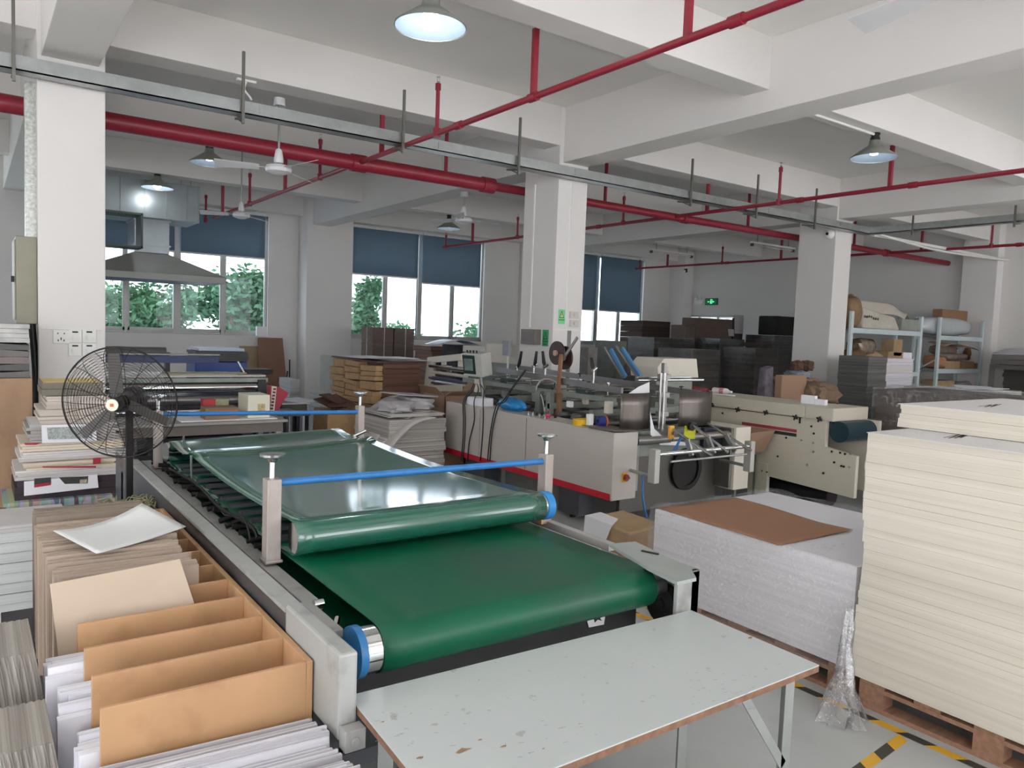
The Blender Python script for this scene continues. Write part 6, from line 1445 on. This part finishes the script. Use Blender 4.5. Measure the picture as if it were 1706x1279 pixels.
tag(MB().cyl((cx_-.008, y, 1.80), (cx_-.008, y, TZ), .012, 8).build('surface_conduit', whiteM, smooth=40), 'white vertical conduit on the shaded left face of the middle column', 'conduit')
zt = ony(940, 549, 7.49).z
tag(MB().box(5.96, 6.43, 7.488, 7.5, zt-.008, zt+.008).build('surface_conduit', whiteM), 'white horizontal conduit across the front of the middle column below the bright sign', 'conduit')
tag(MB().box(6.2, 6.26, 7.488, 7.5, .8, zt-.009).build('column_strip', mat('grey_strip', '#7d7974', .6)), 'grey vertical cover strip below the bright sign on the middle column', 'cover strip')

# ================================================================ dark wrapped pallets at the right rear
dk = sheets('dark_wrapped_board', '#5d554f', '#352f2c', 16., axis=2, c3='#6a5a50', amt=.5)
dk2 = sheets('very_dark_board', '#4a4441', '#2c2826', 16., axis=2)
dk3 = sheets('brownish_dark_board', '#5a4d47', '#40342f', 14., axis=2)
filmD = film('stretch_film_dark', .10, (.93, .94, .94, 1), 6.)
G_ = 'dark wrapped board stacks at the right rear'
def wrapped(px0, px1, pt, y, dep, mt, label, wrap=True, n=14):
    a = ony(px0, pt, y); b = ony(px1, pt, y); k_ = ony(px0, pt, y+dep)
    if b.x-k_.x > .3: a.x = k_.x
    m = MB().layers(a.x, b.x, y, y+dep, .12, a.z-.01, n, .006)
    o = tag(m.build('board_stack', mt), label, 'board stack', G_)
    MB().box(a.x+.02, b.x-.02, y+.02, y+dep-.02, 0, .12).build('pallet_base', woodM, o)
    if wrap:
        w_ = MB(); w_.box(a.x-.012, b.x+.012, y-.012, y+dep+.012, .1, a.z); w_.build('stretch_wrap', filmD, o)
    return o
wrapped(1098, 1200, 580, 10.4, .9, dk, 'wrapped dark stack in front, directly behind the cream cover of the gluer')
wrapped(1206, 1297, 578, 10.3, .85, dk, 'wrapped dark stack beside it with a loose dark sheet pile on top')
col_stack(1235, 1283, 570, 10.32, .6, dk3, 'loose dark boards lying on the right hand wrapped stack', 'loose_boards', 4, .03, zb=ony(1235, 577, 10.3).z-.0, cat='board pile')
wrapped(1048, 1155, 560, 12.0, .8, dk2, 'very dark long stack behind, lower than the brown one at the window')
wrapped(1034, 1117, 531, 13.8, .8, dk3, 'tall brown black stack standing against the far right window', False)
wrapped(1160, 1240, 562, 11.7, .7, mat('green_grey_wrapped', '#4c524c', .35, var=.25), 'greenish grey wrapped stack carrying the irregular brown boards')
gb2 = mat('grey_brown_board', '#6f6058', .8, var=.04)
zg = ony(1160, 562, 11.7).z
a = ony(1141, 541, 12.45); b_ = ony(1229, 533, 12.45); c_ = ony(1160, 533, 12.45)
tag(MB().box(a.x, c_.x-.005, 12.45, 12.9, 0, a.z).build('brown_board_block', gb2, bevel=.02), 'lower step of grey brown boards before the door glazing', 'board stack')
tag(MB().box(c_.x, b_.x-.19, 12.45, 12.9, 0, b_.z).build('brown_board_block', gb2, bevel=.01), 'taller block of grey brown boards before the door glazing', 'board stack')
wrapped(1243, 1322, 556, 11.2, .8, dk2, 'dark stack with pale top rim next to the right column')
a = ony(1293, 526, 11.3); b_ = ony(1324, 554, 11.3)
tag(MB().box(a.x, b_.x+.3, 11.25, 11.8, ony(1243, 556, 11.2).z+.003, a.z).build('black_bundle', mat('black_bundle', '#24241f', .6, var=.2), bevel=.03), 'black bundle on the dark stack, cut off by the right column', 'bundle')
for (px0, py0, px1, py1, y, lb) in ((1224, 524, 1238, 556, 12.44, 'long pale paper tag taped to the grey brown boards'), (1213, 548, 1223, 560, 12.44, 'small pale paper tag left of the long one')):
    a = ony(px0, py0, y+.0); b_ = ony(px1, py1, y+.0)
    t = tag(MB().hull8([(a.x+.04, y, b_.z), (b_.x, y, b_.z), (b_.x, y+.004, b_.z), (a.x+.04, y+.004, b_.z), (a.x, y, a.z), (b_.x-.03, y, a.z), (b_.x-.03, y+.004, a.z), (a.x, y+.004, a.z)]).build('paper_tag', mat('pale_paper_tag', '#cfc9cb', .6)), lb, 'paper tag')
    m = MB(); rnd = random.Random(px0)
    for k in range(5):
        z_ = b_.z+(a.z-b_.z)*(.2+.14*k); m.box(a.x+.05, a.x+.05+rnd.uniform(.02, .06), y-.002, y-.001, z_, z_+.006)
    m.build('printed_lines', mat('grey_print', '#77747a', .6), t)
tag(MB().box(ony(1224, 524, 12.45).x-.02, ony(1238, 524, 12.45).x+.02, 12.445, 12.5, 0, ony(1230, 530, 12.45).z).build('tag_post', mat('dark_post', '#4a4644', .6)), 'narrow dark post behind the long pale paper tag', 'post')
gw = mat('greenish_wrapped_goods', '#565a4e', .3, var=.35, scale=5.)
col_stack(1001, 1043, 567, 9.6, .6, gw, 'greenish stretch wrapped goods right of the middle column', 'wrapped_goods', 4, .02, G_, cat='wrapped goods')
col_stack(966, 997, 578, 9.4, .6, mat('grey_mauve_goods', '#6d6663', .4, var=.4, scale=5.), 'grey mauve bundled goods just right of the middle column', 'wrapped_goods', 3, .02, G_, cat='wrapped goods')
# bags, cartons behind the cream machine
kr = mat('crumpled_kraft', '#7a6450', .8, var=.25, scale=6.)
a = ony(1303, 625, 6.0); b_ = ony(1342, 665, 6.0)
tag(MB().box(a.x, b_.x, 6.0, 6.1, 0, a.z).build('tan_carton', mat('tan_carton', '#b48868'), bevel=.004), 'upright tan carton behind the cream machine', 'carton')
a = ony(1330, 630, 5.8); b_ = ony(1400, 668, 5.8)
tk = thing('stand', ((a.x+b_.x)/2, 6.1, 0), 'stand behind the cream machine carrying kraft paper bundles', 'stand')
MB().box(a.x+.35, b_.x+.1, 5.8, 6.4, b_.z-.09, b_.z-.06).build('stand_top', woodM, tk)
for x in (a.x+.4, b_.x+.05):
    for y in (5.85, 6.35): MB().box(x-.02, x+.02, y-.02, y+.02, 0, b_.z-.09).build('leg', woodM, tk)
blob('kraft_bundle', (b_.x-.22, 6.05, b_.z+.08), (.33, .24, .16), kr, 'crumpled brown kraft bundle behind the end of the cream machine', 'kraft bundle', 5, b_.z-.059)
tag(MB().grid(lambda u, v: (a.x+.28+.35*u+.0, 6.0+.3*v, b_.z-.05+.36*(1-.3*u)*math.sin(PI*(.12+.6*u))+.03*math.sin(8*v)), 12, 6).build('kraft_sheet', mat('curled_kraft_sheet', '#9a8068', .7, var=.06), smooth=60, solid=.006), 'curled tan kraft sheet between the carton and the crumpled bundle', 'kraft sheet')
a = ony(1320, 628, 6.9); zc2 = a.z
tp2 = thing('stand', (a.x+.35, 7.15, 0), 'narrow stand before the right column under the rag bundle', 'stand')
MB().box(a.x, a.x+.7, 6.9, 7.4, a.z-.06, a.z-.03).build('stand_top', woodM, tp2)
for x in (a.x+.04, a.x+.66):
    for y in (6.94, 7.36): MB().box(x-.02, x+.02, y-.02, y+.02, 0, a.z-.06).build('leg', woodM, tp2)
v = ony(1336, 622, 7.0); blob('rag_bundle', (v.x, 7.1, a.z+.02), (.2, .15, .07), mat('teal_grey_rag', '#7d8a94', .8, var=.5, scale=9.), 'blue grey rag bundle at the foot of the right column', 'rags', 6, a.z-.029)
for px, py, lb, sd in ((1331, 607, 'left crumpled brown paper ball on the rag bundle', 7), (1349, 606, 'right crumpled brown paper ball on the rag bundle', 8)):
    v = ony(px, py, 7.08); blob('paper_ball', (v.x, 7.12, v.z-.03), (.09, .09, .085), mat('brown_ball', '#5e4636', .8, var=.4, scale=10.), lb, 'crumpled paper', sd, a.z+.03)
v = ony(1296, 640, 7.2); tag(MB().hull8([(v.x-.30, 7.2, 0), (v.x-.04, 7.2, 0), (v.x-.04, 7.42, 0), (v.x-.30, 7.42, 0), (v.x-.26, 7.24, 1.30), (v.x-.08, 7.22, 1.36), (v.x-.08, 7.38, 1.36), (v.x-.26, 7.38, 1.32)]).build('mauve_sack', mat('grey_mauve_sack', '#6d6570', .6, var=.5, scale=7.), bevel=.04), 'grey mauve sack beside the upright tan carton', 'sack')
# stacks before the rack
a = ony(1397, 592, 6.4); 
col_stack(1398, 1479, 593, 6.4, .5, sheets('slate_board_edges', '#6b6b68', '#474745', 24., axis=2), 'tall slate grey board stack before the left rack', 'board_stack', 16, .01, cat='board stack')
col_stack(1481, 1522, 597, 6.42, .5, sheets('lilac_white_edges', '#dcd9e0', '#b0adb0', 40., axis=2, c3='#c2b49d', amt=.5), 'white paper stack right beside the slate grey board stack', 'paper_stack', 14, .006, xmin=ony(1479, 593, 6.4).x+.02)
# stretch wrapped dark stack behind the cream stacks
o = tag(MB().layers(7.95, 9.0, 2.95, 4.36, .13, 1.27, 14, .006).build('board_stack', dk3), 'dark board stack in wrinkled stretch film behind the cream paper stacks', 'board stack')
MB().box(7.97, 8.98, 2.97, 4.34, 0, .13).build('pallet_base', woodM, o)
m = MB(); rnd = random.Random(77)
shell2 = []
def shellx(m, x0, x1, y0, y1, z0, z1, nz, nh, amp):
    per = [(x1, y1), (x0, y1), (x0, y0), (x1, y0), (x1, y1)]; pts = []
    for (ax_, ay_), (bx_, by_) in zip(per, per[1:]):
        for k in range(nh): t_ = k/nh; pts.append((ax_+(bx_-ax_)*t_, ay_+(by_-ay_)*t_))
    V = [[m.bm.verts.new((x+rnd.uniform(-amp, amp), y+rnd.uniform(-amp, amp), z0+(z1-z0)*k/nz)) for k in range(nz+1)] for x, y in pts]
    for i in range(len(V)):
        A, B = V[i], V[(i+1) % len(V)]
        for k in range(nz): m.bm.faces.new((A[k], B[k], B[k+1], A[k+1]))
shellx(m, 7.92, 9.03, 2.92, 4.39, .1, 1.29, 8, 16, .012)
m.grid(lambda u, v: (7.9+1.14*u, 2.9+1.5*v, 1.29+.012*math.sin(u*13+v*9)+.012*math.sin(v*27)), 18, 20)
m.build('stretch_wrap', film('stretch_film_loose', .12, scale=14., dens=.3), o, smooth=60)
# pale green-grey stacks farther right
pg = sheets('pale_green_grey_edges', '#b7b9a8', '#9b9d8e', 20., axis=2)
a = ony(1521, 652, 5.0); 
for (px0, px1, y, lb) in ((1520, 1602, 4.9, 'pale green grey paper stack left half, behind the wrapped dark stack'), (1605, 1702, 4.9, 'pale green grey paper stack right half with white sheets on top')):
    a = ony(px0, 653 if px0 < 1600 else 655, y); b_ = ony(px1, 655, y)
    if px0 < 1600: a.x = ony(px0, 653, y+.8).x
    tag(MB().layers(a.x, b_.x, y, y+.8, .1, a.z, 4, .004).box(a.x+.03, b_.x-.03, y+.03, y+.77, 0, .1).build('paper_stack', pg), lb, 'paper stack', 'pale green grey paper stacks')
m = MB(); rnd = random.Random(15)
zt = ony(1605, 655, 4.9).z
xa, xb = ony(1580, 655, 4.8).x, ony(1702, 655, 4.8).x
for i in range(7):
    m.obox((xa+(xb-xa)*rnd.uniform(.3, .8), 5.1+rnd.uniform(-.1, .15), zt+.012+i*.008), (rnd.uniform(.5, .9), .5, .004), rotz(rnd.uniform(-.5, .5)) @ Matrix.Rotation(rnd.uniform(-.02, .02), 3, 'Y'))
tag(m.build('loose_sheets', paperM), 'messy white sheets lying on the pale green grey paper stacks', 'paper', kind='stuff')
# stack at the right picture edge
sk2 = sheets('dark_olive_board_edges', '#4f4c47', '#2f2d2a', 20., axis=2)
a = ony(1672, 622, 6.7); z1_ = ony(1672, 618, 6.0).z
tag(MB().layers(a.x, a.x+1.3, 6.0, 6.7, .02, z1_, 16, .015).build('board_stack', sk2), 'dark olive board stack at the right picture edge', 'board stack')
b_ = ony(1662, 590, 6.6)
for i in range(3):
    z0 = z1_+.004+i*(b_.z-z1_)/3; z9 = z1_+(i+1)*(b_.z-z1_)/3-.004
    tag(MB().box(b_.x-.06+.03*i, a.x+1.35, 5.88+.02*i, 6.7, z0, z9).build('board_layer', mat('slate_board_%d' % i, ['#5e5a58', '#6b6665', '#77716f'][i], .7, var=.1), bevel=.004), ['lowest', 'middle', 'topmost'][i]+' projecting grey board layer on the stack at the right picture edge', 'board layer', 'projecting board layers at the right edge')
tag(MB().grid(lambda u, v: (b_.x+1.45*u, 5.9+.8*v, b_.z+.01+.12*math.sin(min(1, u*1.6)*PI/2)), 10, 4).build('cover_sheet', mat('pale_lilac_sheet', '#cbc7d2', .4), smooth=60, solid=.004), 'pale lilac sheet arched over the stack at the right picture edge', 'sheet')

# ================================================================ steel racks with packages
rkM = mat('rack_white_blue', '#c3d0d2', .4, .1, var=.03)
RYF, RYB = 7.45, 7.93
def rack(x0, x1, levels, ztop, label):
    t = thing('steel_rack', ((x0+x1)/2, 7.7, 0), label, 'rack', 'pale blue steel racks on the right')
    for x in (x0, x1):
        for y in (RYF, RYB): MB().box(x-.04, x+.04, y-.025, y+.025, 0, ztop).build('upright', rkM, t, bevel=.003)
        MB().bar((x, RYF, .5), (x, RYB, 1.0), .02, .02).bar((x, RYF, 1.5), (x, RYB, 1.2), .02, .02).build('side_brace', rkM, t)
    for z in levels:
        MB().box(x0+.04, x1-.04, RYF-.02, RYF+.02, z-.09, z).build('shelf_beam', rkM, t, bevel=.003)
        MB().box(x0+.04, x1-.04, RYB-.02, RYB+.02, z-.09, z).build('shelf_beam', rkM, t, bevel=.003)
        MB().box(x0+.04, x1-.04, RYF+.02, RYB-.02, z-.03, z-.01).build('shelf_board', mat('grey_shelf', '#8c9090', .6), t)
    return t
z_a = ony(1475, 549, RYF).z; z_t = ony(1417, 518, RYF).z
rx0, rx1 = ony(1413.5, 560, RYF).x, ony(1533, 560, RYF).x
RX0 = max(rx0, 12.60)
s0, s1 = ony(1561, 600, RYF).x, 17.66
z_b = ony(1600, 616, RYF).z
rack(RX0, rx1, (z_a, z_a-.78, .55), z_t, 'left pale steel rack with brown paper packages beside the right column')
rack(s0, s1, (z_a-.05, z_b+.02, .55), ony(1562, 528, RYF).z, 'right pale steel rack next to the wall pilaster')
kp = mat('kraft_package', '#8a6e52', .75, var=.25, scale=5., bump=.3); kp2 = mat('light_kraft_package', '#a58a6a', .75, var=.15, scale=5.)
def pkg(px0, px1, py0, py1, label, mt, y=RYF+.03, dep=.36, zb=None, name='paper_package', crump_=False, sd=0, g_='packages on the steel racks', bev=.03):
    a = ony(px0, py0, y); b = ony(px1, py1, y); z0 = zb if zb is not None else b.z
    if crump_: return blob(name, ((a.x+b.x)/2, y+dep/2, (a.z+z0)/2), ((b.x-a.x)/2/.98, dep/2, (a.z-z0)/2*1.02), mt, label, 'package', sd, z0+.001, .06, 6., group=g_)
    return tag(MB().box(a.x, b.x, y, y+dep, z0+.001, a.z).build(name, mt, bevel=bev), label, 'package', g_)
# left rack, top level
pkg(1424, 1440, 493, 545, 'upright crumpled golden brown package at the left end of the left rack top', kp, zb=z_a, crump_=True, sd=11, dep=.4)
pkg(1416, 1428, 490, 520, 'small brown package peeping out by the right column', kp, y=RYF+.3, dep=.2, zb=z_a, crump_=True, sd=12)
a = ony(1439, 522, RYF+.02); b_ = ony(1500, 543, RYF+.02)
o = tag(MB().hull8([(a.x, RYF+.02, z_a+.001), (b_.x, RYF+.02, z_a+.001), (b_.x-.05, RYF+.3, z_a+.001), (a.x, RYF+.3, z_a+.001), (a.x+.03, RYF+.05, a.z+.12), (b_.x-.15, RYF+.05, a.z-.02), (b_.x-.3, RYF+.28, a.z), (a.x+.05, RYF+.28, a.z+.08)]).build('white_bundle', mat('grey_white_wrap', '#b9b3a6', .7, var=.12, scale=5.), bevel=.03), 'grey white wrapped bundle with handwritten marks on the left rack', 'package')
m = MB(); rnd = random.Random(2)
for k in range(7): 
    q = ony(1441+k*3.6, 526+k*.9+rnd.uniform(-1, 1), RYF+.02); m.box(q.x-.02, q.x+.012, RYF+.0155, RYF+.0175, q.z-.02, q.z+.02)
m.build('handwriting', blackM, o)
c0 = ony(1436, 498, RYF+.3); c1 = ony(1533, 500, RYF+.3); c2 = ony(1546, 527, RYF+.1)
def arch(u, v):
    x = c0.x+(c2.x-c0.x)*u; z = z_a+.04+(c0.z-z_a-.05)*(math.cos(max(0, u-.55)/.45*PI/2)**.6 if u > .55 else 1)
    y = RYF+.32+.15*v
    z2 = z-(.25*(1-v))*(1 if u < .8 else .3)*.9
    return (x, y, max(z_a+.01, z2))
tag(MB().grid(arch, 22, 8).build('curved_card', mat('cream_curved_card', '#cfc6b8', .6, var=.03), smooth=60, solid=.006), 'large cream card sheet arched over the left rack top', 'card sheet')
pkg(1503, 1530, 531, 545, 'grey flat package stack at the right end of the left rack top', mat('grey_green_pack', '#8d9086', .7, var=.15), zb=z_a, bev=.01)
pkg(1545, 1566, 0, 0, 'x', kp) if False else None
# left rack, middle level
zm = z_a-.78+.0
pkg(1419, 1436, 570, 578, 'rolled light tan package on the left rack middle shelf', kp2, zb=zm+.28, crump_=True, sd=13) if False else None
pkg(1436, 1466, 563, 583, 'silvery brown foil package on the left rack middle shelf', mat('foil_brown', '#8a7c6a', .25, .4, var=.5, scale=14.), zb=zm+.30, crump_=True, sd=14, y=RYF+.06)
pkg(1418, 1450, 582, 610, 'dark brown package under the silvery foil package', mat('dark_brown_pack', '#6e5138', .7, var=.2), zb=zm, crump_=True, sd=15)
pkg(1448, 1478, 584, 612, 'crumpled golden kraft package in the middle of the left rack', kp2, zb=zm, crump_=True, sd=16, y=RYF+.1)
pkg(1490, 1503, 565, 584, 'upright square tan parcel on the left rack middle shelf', kp2, zb=zm+.29, bev=.01, y=RYF+.12, dep=.25)
pkg(1481, 1507, 585, 612, 'kraft parcel with a white end on the left rack middle shelf', kp2, zb=zm, bev=.02, y=RYF+.12)
pkg(1506, 1519, 587, 600, 'small white parcel on the left rack middle shelf', paperM, zb=zm, bev=.01, y=RYF+.1, dep=.2)
# right rack
zr_ = z_a-.05
a = ony(1566, 514, RYF+.3); b_ = ony(1655, 548, RYF+.3)
t = tag(MB().box(ony(1566, 520, RYF+.35).x, 17.6, RYF+.3, RYF+.5, zr_+.34, a.z).build('brown_carton', mat('brown_flat_carton', '#8f6b50', .7, var=.05), bevel=.005), 'long brown carton on top of the silver bag on the right rack', 'carton')
def bag(u, v):
    x = ony(1541, 540, RYF).x+(17.63-ony(1541, 540, RYF).x)*u
    return (x, RYF+.035+.40*v, zr_+.0+.36*math.sin(PI*min(1, max(0, v*.9+.08)))**.35*(math.sin(PI*(u*.92+.04)))**.22+.02*math.sin(7*u))
bx0 = ony(1541, 540, RYF).x+.05; blob('silver_bale', ((bx0+17.6)/2, RYF+.235, zr_+.19), ((17.6-bx0)/2*.96, .2, .185), mat('silver_film_bag', '#c2c8ca', .22, .35, var=.08, scale=2.), 'big silvery white wrapped bale lying on the right rack top', 'bale', 41, zr_+.003, .05, 4.)
zq = z_b+.02
for i, (px0, px1, py0, lb, mt, cr_) in enumerate(((1563, 1579, 592, 'crumpled reddish tan package at the left of the right rack shelf', mat('reddish_tan', '#a9785c', .7, var=.2), True), (1576, 1599, 601, 'striped kraft parcel on the right rack shelf', kp2, False), (1601, 1622, 602, 'second kraft parcel on the right rack shelf', kp, False), (1624, 1640, 605, 'small kraft parcel at the right end of the right rack shelf', kp, False))):
    pkg(px0, px1, py0, 620, lb, mt, zb=zq, crump_=cr_, sd=20+i, bev=.015)
pkg(1580, 1618, 588, 600, 'row of dusty packages behind the kraft parcels on the right rack', mat('dusty_pack', '#8d8173', .7, var=.3), y=RYF+.05, dep=.35, zb=ony(1600, 601, RYF+.03).z+.002, crump_=True, sd=30)
P0 = ony(1573, 564, RYF+.0)
m = MB(); m.grid(lambda u, v: (ony(1575, 570, RYF).x+(17.55-ony(1575, 570, RYF).x)*u, RYF+.0+.35*v, zr_-.14-.05*u-.18*abs(u-.45)*(1-v)+.03*math.sin(9*u)), 14, 6)
tag(m.build('folded_paper', mat('tan_folded_paper', '#a98c72', .7, var=.35, scale=4.), smooth=50, solid=.006), 'spread folded papers hanging under the silver bale on the right rack', 'paper')
pkg(1563, 1600, 574, 590, 'grey brown soft package at the upper left of the right rack shelf', mat('grey_brown_pack', '#7d6c5c', .7, var=.35, scale=8.), y=RYF+.2, dep=.25, zb=ony(1580, 592, RYF+.03).z, crump_=True, sd=51)
pkg(1618, 1638, 578, 602, 'dark upright package at the upper right of the right rack shelf', mat('dark_brown_pack', '#6e5138'), y=RYF+.2, dep=.22, zb=zq+.16, crump_=True, sd=52)
pkg(1563, 1590, 634, 650, 'kraft boxes on the lowest visible shelf of the right rack', kp2, zb=.55, crump_=False, bev=.02, y=RYF+.1)
pkg(1600, 1628, 636, 650, 'pale bundle on the lowest visible shelf of the right rack', mat('pale_bundle', '#a8a4a6', .7, var=.2), zb=.55, crump_=True, sd=31, y=RYF+.08, dep=.28)
